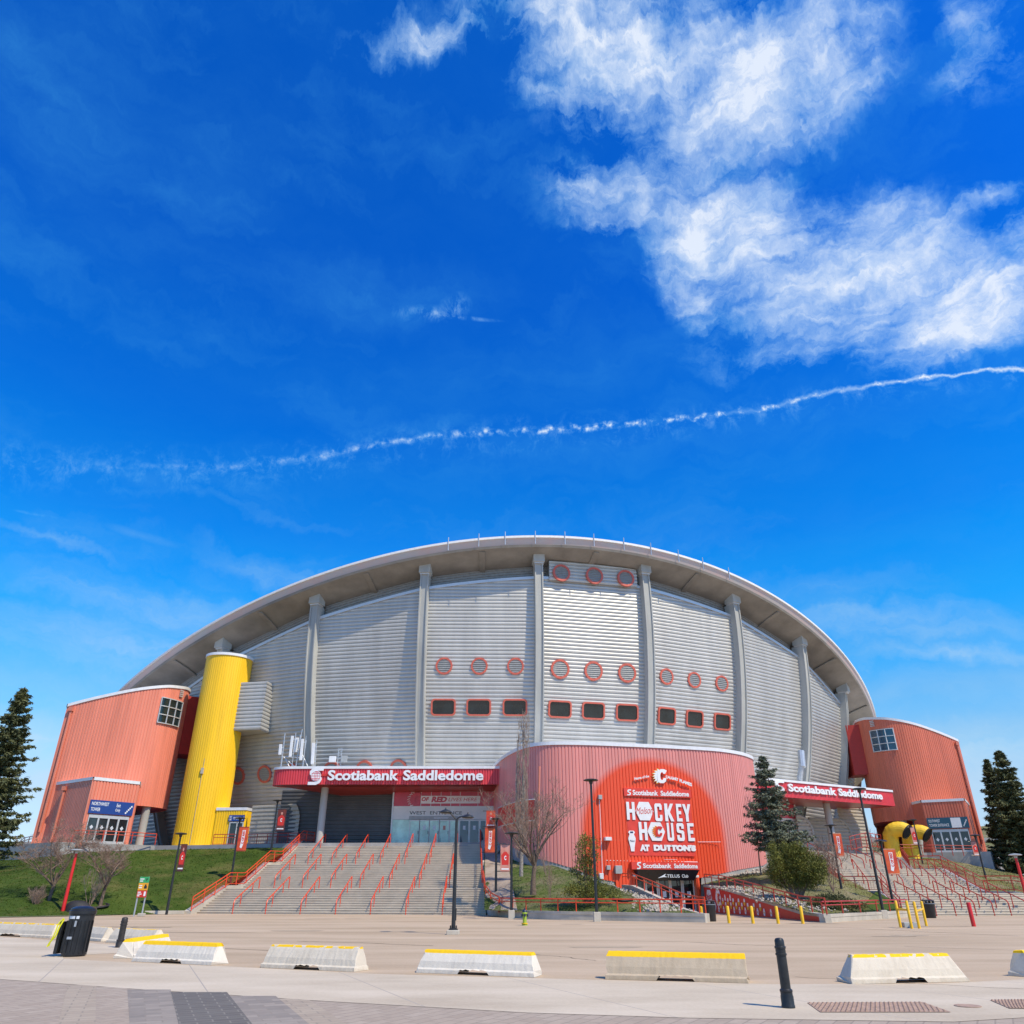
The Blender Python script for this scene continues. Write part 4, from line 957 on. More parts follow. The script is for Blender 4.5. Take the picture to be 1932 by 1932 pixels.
for k,(x0,x1) in enumerate(((676,764),(770,860),(866,957),(961,1055),(1060,1150),(1155,1248),(1252,1347),(1352,1415))):
    a=er(x0,582,x1,800); u0,u1=a[0],a[1]; zt_=a[3]
    d=MB().pbox(epl,u0,u0+.09,ZP,zt_,.02,.10).pbox(epl,u1-.09,u1,ZP,zt_,.02,.10).pbox(epl,u0+.09,u1-.09,ZP,ZP+.12,.02,.10).pbox(epl,u0+.09,u1-.09,zt_-.1,zt_,.02,.10)
    do=mkobj('door',d,'frame_alu',W1); mkobj('door_glass',MB().pbox(epl,u0+.09,u1-.09,ZP+.12,zt_-.1,.03,.06),'mint_glass' if k<5 else 'blue_glass',do)
    mkobj('door_handle',MB().pbox(epl,u1-.16,u1-.12,ZP+.95,ZP+1.25,.1,.16),'black_metal',do)
    if k in (1,2,3,5,6): mkobj('door_notice',MB().pbox(epl,(u0+u1)/2-.13,(u0+u1)/2+.13,ZP+1.35,ZP+1.75,.061,.068),'sticker_white' if k!=3 else 'banner_faded',do)
# dark shuttered wall left of the entrance
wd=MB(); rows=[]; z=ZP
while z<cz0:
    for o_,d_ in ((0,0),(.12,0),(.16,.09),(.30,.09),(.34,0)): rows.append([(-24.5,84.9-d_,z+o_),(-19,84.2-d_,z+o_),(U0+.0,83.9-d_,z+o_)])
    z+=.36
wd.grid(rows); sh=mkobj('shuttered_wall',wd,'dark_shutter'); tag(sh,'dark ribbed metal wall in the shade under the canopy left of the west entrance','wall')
# ribbed concrete-coloured screen wall left of the pillar
sw=MB(); rows=[]; z=ZP
while z<9.5:
    for o_,d_ in ((0,0),(.10,0),(.16,.12),(.34,.12),(.38,0)):
        zz=z+o_; cx=max(0,zz-8.3); rows.append([(-28.0,86.6-d_,zz),(-25.2+.0,85.6-d_,zz),(-22.2-.5*cx*cx*.5,84.4-d_,zz)])
    z+=.40
sw.grid(rows); tag(mkobj('ribbed_screen_wall',sw,'rib_screen'),'pale ribbed screen wall with a rounded top corner left of the canopy pillar','wall')
# ---- right canopy
C2=thing('entrance_canopy','red canopy over the right hand entrance, seen at an angle behind the big spruce','canopy',(39,94,ZP))
R2=lambda x,y:(1920/1.3256+x*641/1932/1.3256,1600/1.3256+y*641/1932/1.3256)
ca=Vector((30.4,88.9,0)); cb=Vector((47.3,99.0,0)); caz=math.degrees(math.atan2((cb-ca).y,(cb-ca).x)); cpl=Plane((ca.x,ca.y),caz); CW=(cb-ca).length
cback=[cpl.pt(CW,0,0),cpl.pt(CW+.3,0,-2.2),cpl.pt(CW-4.5,0,-6.5),cpl.pt(-6,0,-6.5),cpl.pt(-6,0,0)]
z0,z1=10.9,12.6
mb=MB(); corr_v(mb,[cpl.pt(-6,0),cpl.pt(CW,0)],lambda f:z0,lambda f:z1,.22,.05,1); corr_v(mb,cback[:3],lambda f:z0,lambda f:z1,.22,.05,1); mkobj('fascia',mb,'canopy_red',C2)
mb=MB(); strip(mb,[cpl.pt(-6,0),cpl.pt(CW,0)],lambda f:z1+.16,.24,.16,1); strip(mb,cback[:3],lambda f:z1+.16,.24,.16,1); mkobj('roof_trim',mb,'white_trim',C2)
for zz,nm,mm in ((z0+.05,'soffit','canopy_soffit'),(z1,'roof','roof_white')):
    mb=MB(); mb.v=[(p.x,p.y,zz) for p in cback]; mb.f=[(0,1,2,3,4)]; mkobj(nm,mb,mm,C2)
pc=cpl.pt(10.2,0,-2.6); mkobj('pillar',MB().lathe([(.40,ZP-.3),(.40,z0+.05)],(pc.x,pc.y,0),24),'column_concrete',C2,smooth=True)
# glazed side entrance behind the spruce
W2=thing('side_entrance','glazed entrance with a dark red panel above, partly hidden behind the big spruce','entrance',tuple(cpl.pt(-2,ZP,-5)))
gpl=Plane(tuple(cpl.pt(0,0,-5.2))[:2],caz)
ga,_=gpl.hit(1470,1540); gb,_=gpl.hit(1500,1540); ga=gb-7.5
mkobj('film_panel',MB().pbox(gpl,ga,gb,9.3,z0,0,.05),'window_film_red',W2); mkobj('grey_panel',MB().pbox(gpl,ga,gb,8.2,9.3,0,.05),'window_film_grey',W2)
for k in range(6):
    a=ga+(gb-ga)*k/6; b=ga+(gb-ga)*(k+1)/6
    do=mkobj('door',MB().pbox(gpl,a,a+.09,ZP-.3,8.2,.02,.1).pbox(gpl,b-.09,b,ZP-.3,8.2,.02,.1).pbox(gpl,a+.09,b-.09,8.1,8.2,.02,.1),'frame_alu',W2)
    mkobj('door_glass',MB().pbox(gpl,a+.09,b-.09,ZP-.3,8.1,.02,.05),'mint_glass' if k==5 else 'dark_glass',do)
mkobj('corner_mullion',MB().pbox(gpl,gb,gb+.18,ZP-.3,z0,-.05,.15),'frame_white',W2)
# curved ribbed screen walls at the right under the canopy
def ribscreen(name,label,pa,pb,zt,curve,m='rib_screen',zb=ZP-.6,side=1):
    rows=[]; z=zb; pa=Vector(pa);pb=Vector(pb); d=(pb-pa); t=d.normalized(); nn=Vector((t.y,-t.x,0))
    while z<zt:
        for o_,d_ in ((0,0),(.10,0),(.16,.12),(.34,.12),(.38,0)):
            zz=min(z+o_,zt); k=max(0,(zz-(zt-curve))/curve); pull=(1-math.sqrt(max(0,1-k*k)))*curve
            q=pb-t*pull; rows.append([tuple(Vector((*(pa+nn*d_).xy,zz))),tuple(Vector((*(q+nn*d_).xy,zz)))])
        z+=.40
    o=mkobj(name,MB().grid(rows),m); tag(o,label,'wall'); 
    e=MB(); pts=[]
    for k in range(9):
        a=R_(90*k/8); pts.append(Vector((*(pb-t*(curve*(1-math.cos(R_(90)-a)) if False else curve*(1-math.cos(a)))).xy,zt-curve+curve*math.sin(a)))+nn*.1)
    pts=[Vector((*(pb+nn*.1).xy,zb))]+pts+[Vector((*(pa+nn*.1).xy,zt))]
    e.tube(pts,.14,6); mkobj('edge_trim',e,'column_concrete',o); return o
q=lambda x,y,Y:at(*R2(x,y),Y)
a=q(250,1500,96.5);b=q(345,1500,97); ribscreen('ribbed_screen_wall','narrow ribbed screen wall with a rounded shoulder right of the side entrance',(a.x-.2,a.y,0),(b.x,b.y,0),9.6,1.8)
a=q(330,1500,99);b=q(635,1500,101); ribscreen('ribbed_screen_wall','wide ribbed screen wall with a rounded shoulder behind the pillar of the right hand canopy',(a.x,a.y,0),(b.x,b.y,0),9.5,1.9)
a=q(560,1500,101.5);b=q(760,1500,104); ribscreen('ribbed_screen_wall','tall ribbed screen wall left of the dark curved arena base',(a.x,a.y,0),(b.x,b.y,0),11.6,2.0)
# ================================================================== STAIRS
ORD=['first','second','third','fourth','fifth','sixth','seventh','eighth','ninth','tenth','eleventh','twelfth']
def lerp(a,b,t): return Vector(a)*(1-t)+Vector(b)*t
def proj(p):
    c,s=math.cos(R_(PITCH)),math.sin(R_(PITCH)); z=p[2]-CAMH; d=p[1]*c+z*s; up=-p[1]*s+z*c
    return 966+FPX*p[0]/d, 966-FPX*up/d
def on_path_px(path,px,n=400):
    P=[Vector(p) for p in path]; L=pathlen(P); best=None
    for k in range(n+1):
        q=sample(P,L[-1]*k/n,L)[0]; e=abs(proj(q)[0]-px)
        if best is None or e<best[0]: best=(e,q,k/n)
    return best[1],best[2]
def stairs(name,label,lv,flights):
    """lv: list of (left, right) edge points, alternately bottom of a flight and top of it"""
    t=thing(name,label,'staircase',tuple(lerp(lv[0][0],lv[0][1],.5)))
    st=MB(); no=MB(); 
    for k,nr in enumerate(flights):
        (l0,r0),(l1,r1)=lv[2*k],lv[2*k+1]
        for j in range(nr):
            a=j/nr; b=(j+1)/nr; 
            A=lerp(l0,l1,a);B=lerp(r0,r1,a);C_=lerp(l0,l1,b);D_=lerp(r0,r1,b)
            zA,zB=C_.z,D_.z
            last=(j==nr-1)
            C2=Vector((C_.x,C_.y,zA)); D2=Vector((D_.x,D_.y,zB)); A2=Vector((A.x,A.y,zA)); B2=Vector((B.x,B.y,zB))
            st.add([A,B,B2,A2],[(0,1,2,3)])
            st.add([A2,B2,D2,C2],[(0,1,2,3)])
            f=(B-A).normalized(); nn=Vector((f.y,-f.x,0))*.03
            no.hexa([A2+nn-Vector((0,0,.045)),B2+nn-Vector((0,0,.045)),B2-nn*2-Vector((0,0,.045)),A2-nn*2-Vector((0,0,.045)),A2+nn+Vector((0,0,.003)),B2+nn+Vector((0,0,.003)),B2-nn*2+Vector((0,0,.003)),A2-nn*2+Vector((0,0,.003))])
        if 2*k+2<len(lv):
            (l2,r2)=lv[2*k+2]; st.add([l1,r1,r2,l2],[(0,1,2,3)])
    mkobj('steps',st,'stair_concrete',t); mkobj('step_nosing',no,'stair_nosing',t); return t
V=Vector
LV=[(V((-24.3,65.4,0)),V((-1.9,62.2,0))),(V((-23.55,69.6,1.76)),V((-2.2,66.6,1.76))),
    (V((-23.05,71.9,1.80)),V((-2.35,69.0,1.80))),(V((-22.3,75.9,3.70)),V((-2.6,73.6,3.70))),
    (V((-21.8,78.0,3.74)),V((-2.75,75.9,3.74))),(V((-21.0,81.9,5.8)),V((-3.0,80.4,5.8)))]
sL_=stairs('wide_staircase','wide flight of grey concrete steps climbing to the west entrance, in three flights',LV,[11,12,13])
mb=MB().add([LV[5][0],LV[5][1],V((-3,84,5.8)),V((-21,86,5.8))],[(0,1,2,3)]); mkobj('top_landing',mb,'stair_concrete',sL_)
def side_wall(parent,pts,w,h0,h1,name='side_wall',m='wall_concrete',base=-.2):
    mb=MB(); rows=[]
    for i,p in enumerate(pts):
        a=Vector(pts[max(i-1,0)]);b=Vector(pts[min(i+1,len(pts)-1)]); t=Vector((b.x-a.x,b.y-a.y,0)).normalized(); n=Vector((-t.y,t.x,0))*w; p=Vector(p)
        rows.append([(p.x,p.y,base),(p.x,p.y,p.z+h0),(p.x+n.x,p.y+n.y,p.z+h0),(p.x+n.x,p.y+n.y,base)])
    mb.grid(rows); mb.add(rows[0],[(0,1,2,3)]); mb.add(rows[-1],[(0,1,2,3)]); return mkobj(name,mb,m,parent)
lw=[LV[0][0]+V((-.1,-.9,-.0)),LV[1][0],LV[2][0],LV[3][0],LV[4][0],LV[5][0]]
side_wall(sL_,lw,.55,.22,0)
RW=[V((-.75,58.4,.0)),V((-1.35,60.2,.25)),V((-1.85,62.6,.75)),V((-2.15,66.4,1.85)),V((-2.35,69.0,1.95)),V((-2.6,73.5,3.75)),V((-2.75,75.9,3.85)),V((-3.0,80.4,5.8)),V((-3.0,82.5,5.8))]
side_wall(sL_,RW,-.35,.25,0)
def railing(name,label,base,h=1.0,posts=None,mid=(.72,),bal=0,r=.042,m='rail_red',group=None,cat='railing',nposts=None,end=True):
    base=[Vector(p) for p in base]; L=pathlen(base); T=L[-1]
    t=thing(name,label,cat,tuple(base[0]),group=group); U=Vector((0,0,1))
    mb=MB().tube([p+U*h for p in base],r,6)
    for q in mid: mb.tube([p+U*h*q for p in base],r*.75,6)
    if bal: mb.tube([p+U*.12 for p in base],r*.7,6)
    mkobj('handrail',mb,m,t)
    fr=posts if posts else [k/(nposts or max(1,int(T/2.2))) for k in range((nposts or max(1,int(T/2.2)))+1)]
    for f in fr:
        p=sample(base,T*f,L)[0]; mkobj('post',MB().tube([p,p+U*h],r*.95,6),m,t)
    if bal:
        b=MB(); n=int(T/bal)
        for k in range(n+1):
            p=sample(base,T*k/n,L)[0]; b.tube([p+U*.12,p+U*h*(mid[0] if mid else 1)],.011,4,False)
        mkobj('balusters',b,m,t)
    return t
U3=V((0,0,.22))
railing('stair_railing','long red railing with thin balusters along the left edge of the west steps',[p+U3 for p in lw]+[V((-20.4,84.2,6.0))],.95,bal=.2,nposts=13)
railing('stair_railing','curved red railing along the right edge of the west steps',[p+V((-.15,0,.25)) for p in RW],.95,nposts=12)
# free-standing handrails on the west steps
def bentrail(name,label,group,a,b,h=.9,m='rail_red',inter=(.27,.72),drop=True,r=.042):
    a=Vector(a);b=Vector(b);U=Vector((0,0,1)); t=thing(name,label,'handrail',tuple(a),group=group)
    mb=MB().tube([a,a+U*(h-.12),lerp(a,b,.03)+U*(h+.02),lerp(a,b,.98)+U*h,b+U*(h-.06),b],r,6); mkobj('rail',mb,m,t)
    for f in inter: p=lerp(a,b,f); mkobj('post',MB().tube([p-U*.05,p+U*h],r*.85,6),m,t)
    return t
FL=['lowest flight','middle flight','top flight']
rows=[([438.4,500.9,566.3,632.7,697.9,765.6,833.6],[487.2,543.8,601.4,661.9,720.9,781.8,842.5]),
      ([516.5,570.2,622.9,678.3,734.5,790.6,847.1],[555.5,603.7,652.2,702.5,752.9,804.2,855.0]),
      ([579.9,624.8,670.5,716.8,763.7,810.9,859.1],[612.5,653.7,693.9,735.9,778.8,821.8,862.8])]
for r,(bs,ts) in enumerate(rows):
    for k,(b,t) in enumerate(zip(bs,ts)):
        q0,_=on_path_px([LV[2*r][0],LV[2*r][1]],b); q1,_=on_path_px([LV[2*r+1][0],LV[2*r+1][1]],t)
        d=(q1-q0).normalized(); q0=q0-V((d.x,d.y,0)).normalized()*.0
        bentrail('stair_handrail','red handrail on the %s of the west steps, %s from the left'%(FL[r],ORD[k]),'free-standing handrails on the west steps',q0,q1+V((0,.1,0)))
# right hand stairs
RV=[(V((27.6,59.6,0)),V((45,62,0))),(at(1667,1681,65),at(1913,1686,66)),(at(1600,1680,67),at(1852,1685,69)),(at(1560,1645,78),at(1776,1645,80)),(at(1547,1645,80),at(1716,1644,82.5)),(at(1493,1602,93.6),at(1699,1617,97))]
for k,z in ((1,1.42),(2,1.45),(3,3.40),(4,3.44)):
    RV[k]=tuple(V((p.x,p.y,z)) for p in RV[k])
RV[5]=(V((31.5,93.2,5.8)),V((RV[5][1].x,RV[5][1].y,5.05)))
sR_=stairs('wide_staircase','beige concrete steps fanning out at the right under the orange red tower',RV,[9,12,14])
mb=MB().add([RV[5][0],RV[5][1],RV[5][1]+V((2,8,0)),RV[5][0]+V((-3,4,0))],[(0,1,2,3)]); mkobj('top_landing',mb,'stair_concrete',sR_)
side_wall(sR_,[p for p in [RV[0][0],RV[1][0],RV[2][0],RV[3][0],RV[4][0],RV[5][0]]],.4,.15,0,m='wall_concrete_grey')
side_wall(sR_,[RV[k][1] for k in range(6)],-.4,.12,0,m='wall_concrete_grey')
railing('stair_railing','dark red railing with thin balusters down the left edge of the right hand steps',[RV[k][0]+V((-.2,0,.15)) for k in range(6)],1.0,bal=.22,nposts=14,m='rail_dark_red')
railing('stair_railing','dark red railing with balusters down the far right edge of the right hand steps',[RV[k][1]+V((.2,0,.12)) for k in range(6)],1.1,bal=.22,nposts=17,m='rail_dark_red')
rr=[([1767,1804.6,1842.4,1877,1909,1941],[1691,1728,1764,1797,1829,1860]),
    ([1641,1677,1708,1741,1771,1802,1830],[1611,1644,1673,1702,1727,1753,1766]),
    ([1589,1632,1655,1682,1700],[1525,1564,1601,1637,1672])]
for r,(bs,ts) in enumerate(rr):
    for k,(b,t) in enumerate(zip(bs,ts)):
        q0,_=on_path_px([RV[2*r][0],RV[2*r][1]],b); q1,_=on_path_px([RV[2*r+1][0],RV[2*r+1][1]],t)
        bentrail('stair_handrail','dark red handrail on the %s of the right hand steps, %s from the left'%(FL[r],ORD[k]),'free-standing handrails on the right hand steps',q0,q1,m='rail_dark_red',inter=(.33,.66))
g0=[(p.x+.5,p.y,p.z-.05) for p in (RV[0][1],RV[1][1],RV[2][1],RV[3][1],RV[4][1],RV[5][1])]
ruled('grass_bank',g0,[tuple(at(2100,1712,62)),tuple(at(2040,1690,75)),tuple(at(1990,1668,90)),tuple(at(1932,1651,98)),tuple(at(1864,1633,104)),tuple(at(1775,1622,103))],'lawn_dry',50,20,.15,.05,8)
# ================================================================== LOW WALLS, RAMP
MW=[V((-.9,58.6,0)),V((.0,56.0,0)),V((1.2,54.0,0)),V((3,52.2,0)),V((5.2,50.95,0)),V((8,49.3,0)),V((10.8,47.65,0))]
def lowwall(name,label,path,h,w,m='wall_concrete',parent=None):
    mb=MB(); rows=[]
    for i,p in enumerate(path):
        a=path[max(i-1,0)];b=path[min(i+1,len(path)-1)]; t=(b-a).normalized(); n=Vector((-t.y,t.x,0)).normalized()*w; hh=h[i] if isinstance(h,(list,tuple)) else h
        rows.append([(p.x,p.y,-.1),(p.x,p.y,hh-.16),(p.x-n.x*.06,p.y-n.y*.06,hh-.15),(p.x-n.x*.06,p.y-n.y*.06,hh),(p.x+n.x,p.y+n.y,hh),(p.x+n.x,p.y+n.y,-.1)])
    mb.grid(rows); mb.add(rows[0],[tuple(range(6))]); mb.add(rows[-1],[tuple(range(6))[::-1]])
    o=mkobj(name,mb,m); tag(o,label,'wall'); return o
lowwall('planter_wall','low curved concrete wall in front of the central planting bed, below the red railing',catmull(MW,4),.46,.35)
mr=[p+V((.05,.15,.46)) for p in catmull(MW,4)]
px_=[(850+z*.2588)/1.3256 if False else z for z in [(850+z*500/1932)/1.3256 for z in (1460,1565,1672,1800)]+[980.7+z*.21086 for z in (190,342,505,683,875,1075,1260,1443,1612)]]
railing('railing','low red two-bar railing on the wall of the central planting bed',mr,.68,posts=[on_path_px(mr,x)[1] for x in px_],m='rail_red')
# left ramp wall from the pavilion down to the plaza
D5=lambda x,y:(980.7+x*.21086,1403.1+y*.21086); R5=lambda x,y:(1357.9+x*.21086,1403.1+y*.21086)
rwt=[D5(912,1262),D5(1000,1268),D5(1150,1335),D5(1300,1405),D5(1450,1475),D5(1600,1550),D5(1655,1575)]
n=len(rwt); rpl=Plane((8.4,70.2),math.degrees(math.atan2(47.75-70.2,10.95-8.4)))
rp=[];rh=[]
for x,y in rwt:
    u,z=rpl.hit(x,y); rp.append(rpl.pt(u,0)); rh.append(z)
rh=[max(.44,h) for h in rh]
lowwall('ramp_wall','sloping concrete wall left of the club entrance with a red railing on top',rp,rh,-.3 if False else .3,'wall_concrete')
rr_=[V((p.x+.1,p.y,h)) for p,h in zip(rp,rh)]
railing('ramp_railing','red railing sloping down along the left side of the club entrance ramp',rr_,.82,nposts=9,m='rail_red')
# right ramp wall with the printed red panel
RA,RB=V((16.1,70.3,0)),V((17.45,47.5,0)); wpl=Plane((RA.x,RA.y),math.degrees(math.atan2(RB.y-RA.y,RB.x-RA.x)))
tp=[wpl.hit(*p) for p in (D5(1640,1262),R5(0,1280),R5(240,1350),R5(480,1424),R5(720,1497),R5(960,1574))]
tp=[(max(0,u),z) for u,z in tp]
rw=thing('printed_ramp_wall','long sloping ramp wall printed red with white hexagons and rows of small bottles','wall',(RA.x,RA.y,0))
LW=(RB-RA).length; tp[-1]=(LW,.42)
mb=MB(); rows=[]
for u,z in tp: rows.append([wpl.pt(u,-.1,0),wpl.pt(u,z-.16,0),wpl.pt(u,z-.16,.05),wpl.pt(u,z,.05),wpl.pt(u,z,-.35),wpl.pt(u,-.1,-.35)])
mb.grid(rows); mb.add(rows[-1],[tuple(range(6))]); mkobj('wall_body',mb,'wall_concrete',rw)
mb=MB(); rows=[]
for u,z in tp[:-1]+[(LW-.3,.45)]: rows.append([wpl.pt(u,.03,.02),wpl.pt(u,z-.18,.02)])
mb.grid(rows); mkobj('printed_panel',mb,'logo_red',rw)
def hexagon(mb,pl,c,w,h,o0=.03,o1=.045):
    cx,cz=c; mb.plate(pl,[(cx-w*.27,cz-h/2),(cx+w*.27,cz-h/2),(cx+w/2,cz),(cx+w*.27,cz+h/2),(cx-w*.27,cz+h/2),(cx-w/2,cz)],o0,o1); return mb
def cemblem(pl,c,h,o,parent,mc,mo,my):
    """flaming letter C: thick slanted C with flame tongues on its left"""
    cx,cz=c; S=h/2
    def tr(pts,k=1.): return [(cx+(x+y*.14)*S*k,cz+y*S*k) for x,y in pts]
    body=[(.75,.35),(.98,.80),(.55,.98),(.0,.98),(-.35,.72),(-.48,.2),(-.48,-.35),(-.30,-.80),(.02,-.98),(.55,-.98),(.92,-.72),(.98,-.25),(.52,-.25),(.42,-.52),(.22,-.56),(.05,-.35),(-.02,.0),(.02,.38),(.18,.55),(.38,.52),(.42,.35)]
    def flame(s,dx):
        return [(-.2,.95),(-.62,1.02+dx),(-.45,.78),(-1.05,.72+dx),(-.72,.52),(-1.28,.30),(-.80,.22),(-1.22,-.10),(-.78,-.12),(-1.1,-.42),(-.68,-.40),(-.92,-.78),(-.5,-.66),(-.55,-1.0),(-.1,-.9),(-.3,-.3),(-.35,.4)]
    e=mkobj('emblem_outline',MB().plate(pl,tr(flame(1,0),1.06),o,o+.02),my,parent)
    mkobj('emblem_flame',MB().plate(pl,tr(flame(1,0),.96),o+.02,o+.035),mo,parent)
    mkobj('emblem_letter',MB().plate(pl,tr(body,1.0),o+.035,o+.06),mc,parent)
def box_of(pl,f,x0,y0,x1,y1):
    a=pl.hit(*f(x0,y0));b=pl.hit(*f(x1,y1)); return a[0],b[0],b[1],a[1]
bb=box_of(wpl,D5,1668,1308,1732,1450); h1=MB(); hexagon(h1,wpl,((bb[0]+bb[1])/2,(bb[2]+bb[3])/2),bb[1]-bb[0],bb[3]-bb[2])
b2=box_of(wpl,D5,1748,1310,1812,1450); hexagon(h1,wpl,((b2[0]+b2[1])/2,(b2[2]+b2[3])/2),b2[1]-b2[0],b2[3]-b2[2])
b3=box_of(wpl,D5,1728,1415,1768,1495); hexagon(h1,wpl,((b3[0]+b3[1])/2,(b3[2]+b3[3])/2),b3[1]-b3[0],b3[3]-b3[2],.046,.05)
mkobj('printed_hexagon',h1,'paint_white',rw)
lt=MB(); text_on(lt,wpl,'Molson',bb[0]+.1,bb[1]-.1,(bb[2]+bb[3])/2-.22,(bb[2]+bb[3])/2+.22,.05,.01,.0,.35,(bb[2]+bb[3])/2-.05,(bb[2]+bb[3])/2+.4); mkobj('lettering',lt,'logo_red',rw)
cemblem(wpl,((b2[0]+b2[1])/2+.25,(b2[2]+b2[3])/2),(b2[3]-b2[2])*.55,.05,rw,'logo_red','logo_orange','logo_yellow')
rnd=random.Random(5); bt=MB(); bc=MB(); u=3.6; k=0
def ztop(u):
    for (a,b),(c,d) in zip(tp,tp[1:]):
        if u<=c: return b+(d-b)*(u-a)/max(1e-6,c-a)
    return .4
while u<LW-1.0:
    zt=ztop(u)-.25
    for j,zc in enumerate((.32,.86,1.40)):
        zz=zc+(.27 if k%2 else 0)
        if zz+.22<zt:
            if (j+k)%2==0:
                bt.plate(wpl,[(u-.13,zz-.22),(u+.13,zz-.22),(u+.18,zz+.02),(u+.10,zz+.13),(u+.10,zz+.2),(u-.10,zz+.2),(u-.10,zz+.13),(u-.18,zz+.02)],.03,.04); bc.plate(wpl,[(u-.08,zz-.08),(u+.08,zz-.08),(u+.08,zz+.02),(u-.08,zz+.02)],.041,.046)
            else:
                bt.plate(wpl,[(u-.16,zz+.0),(u+.16,zz+.0),(u+.13,zz+.22),(u-.13,zz+.22)],.03,.04); bc.plate(wpl,[(u-.22,zz-.05),(u-.12,zz-.22),(u+.12,zz-.22),(u+.22,zz-.05),(u+.2,zz+.1),(u+.15,zz-.02),(u-.15,zz-.02),(u-.2,zz+.1)],.041,.046)
    u+=.62; k+=1
mkobj('printed_bottles',bt,'paint_white',rw)['kind']='stuff'; mkobj('printed_bands',bc,'logo_yellow',rw)['kind']='stuff'
rt=[wpl.pt(u,z,-.15) for u,z in tp]
railing('ramp_railing','dark red railing sloping down along the top of the printed red ramp wall',rt,.80,nposts=12,m='rail_dark_red')
MR=[V((17.5,47.6,0)),V((20,50.3,0)),V((23.2,53.6,0)),V((26,56.6,0)),V((27.3,58.2,0))]
lowwall('planter_wall','low concrete wall in front of the right hand planting bed, left of the black bin',MR,.40,.35)
mr2=[p+V((-.05,.15,.40)) for p in MR]
railing('railing','low red two-bar railing on the wall of the right hand planting bed',mr2,.64,posts=[on_path_px(mr2,1357.9+x*.21086)[1] for x in (925,1105,1262,1412,1525,1610,1720)],m='rail_dark_red')
# kerb slab and short wall left of the steps
a,b=atz(378,2282/1.3256*0+1721.0),atz(283,1724); mb=MB(); p0=V((-27.6,63.9,0)); p1=V((-24.9,64.6,0))
mb.beam(p0+V((0,0,.12)),p1+V((0,0,.12)),.5,.24); tag(mkobj('kerb_block',mb,'wall_concrete',None,bevel=.02),'long low concrete kerb block left of the foot of the west steps','kerb')
ribbon('lawn_kerb',[(-70,45.6),(-50,50.6),(-34.1,56.2),(-31.2,58.6),(-27.6,63.6)],.35,.05,'wall_concrete')
# terrace rails
def arc(r,a0,a1,n=10,z=ZP): return [pol(r,R_(a0+(a1-a0)*k/n),z) for k in range(n+1)]
Z1=lambda x,y:(x*.24991,1207+y*.24991)
q0=NP(.2,ZP,1.3); q=[V((-42.9,79.6,ZP)),V((-40.6,80.0,ZP)),V((-38.4,82.0,ZP)),V((-36.9,84.6,ZP))]
railing('terrace_railing','red railing in front of the northwest tower doors',q,1.05,nposts=6,bal=.0,m='rail_red')
railing('terrace_railing','red railing along the terrace edge right of the yellow tower',[V((-31.2,85.3,ZP)),V((-28,85.0,ZP)),V((-25,84.2,ZP)),V((-21.8,83.2,ZP))],1.05,nposts=8,bal=.25,m='rail_dark_red')
railing('terrace_railing','curved dark red railing at the far left end of the terrace behind the northwest tower',[at(*Z1(118,1608),92),at(*Z1(160,1570),91),at(*Z1(240,1555),90)],1.0,nposts=4,m='rail_dark_red')
railing('terrace_railing','dark red railings clustered at the head of the right hand steps under the ducts',[at(*R2(635,1590),95),at(*R2(760,1560),96),at(*R2(870,1575),97)],1.5,bal=.18,nposts=6,m='rail_dark_red')
railing('terrace_railing','dark red railing in front of the southwest tower doors',[at(*R2(1010,1625),97),at(*R2(1150,1628),97.5),at(*R2(1290,1628),98.5),at(*R2(1560,1632),99.5)],1.15,nposts=7,m='rail_dark_red')
# ================================================================== SIGNS
def slogo(mb,pl,u0,u1,z0,z1,o0,o1):
    w=u1-u0;h=z1-z0
    S=[(0,0),(.55,0),(.80,.10),(.92,.28),(.90,.42),(.74,.52),(.45,.60),(.38,.68),(.42,.76),(.60,.80),(.98,.80),(1.0,1.0),(.45,1.0),(.20,.92),(.06,.76),(.08,.58),(.24,.48),(.52,.40),(.60,.32),(.56,.22),(.42,.17),(.0,.17)]
    mb.plate(pl,[(u0+x*w,z0+y*h) for x,y in S],o0,o1)
kpl=Plane((0,78.95),0)
A_=lambda x,y:(400/1.3256+x*.19523,1900/1.3256+y*.19523); B_=lambda x,y:(850/1.3256+x*.19523,1900/1.3256+y*.19523)
s1=thing('name_sign','large white Scotiabank Saddledome lettering on the left hand canopy','sign',(-10,78.9,11.2))
mb=MB(); z0=kpl.hit(*B_(700,203))[1]; z1=kpl.hit(*B_(700,103))[1]
text_on(mb,kpl,'Scotiabank',kpl.hit(*A_(1622,200))[0],kpl.hit(*B_(568,200))[0],z0,z1,.08,.16,.030)
text_on(mb,kpl,'Saddledome',kpl.hit(*B_(612,200))[0],kpl.hit(*B_(1388,200))[0],z0,z1,.08,.16,.030); mkobj('lettering',mb,'letter_white',s1)
mb=MB(); a=kpl.hit(*A_(1430,245)); b=kpl.hit(*A_(1590,75)); slogo(mb,kpl,a[0],b[0],a[1],b[1],.10,.16); cx,cz=(a[0]+b[0])/2+.02,(a[1]+b[1])/2
mb.plate(kpl,[(cx+x*1,cz+y*1) for x,y in circle(.50,24)],.16,.20); e=mkobj('emblem',mb,'letter_white',s1)
g=MB()
for k in (-.25,0,.25): 
    g.pbox(kpl,cx-.44,cx+.44,cz+k-.018,cz+k+.018,.20,.215)
for w in (.16,.42): g.tube([kpl.pt(cx+w*math.cos(2*math.pi*k/20),cz+.44*math.sin(2*math.pi*k/20),.21) for k in range(21)],.016,4,False)
g.pbox(kpl,cx-.015,cx+.015,cz-.44,cz+.44,.2,.215); mkobj('emblem_grid',g,'canopy_red',e)
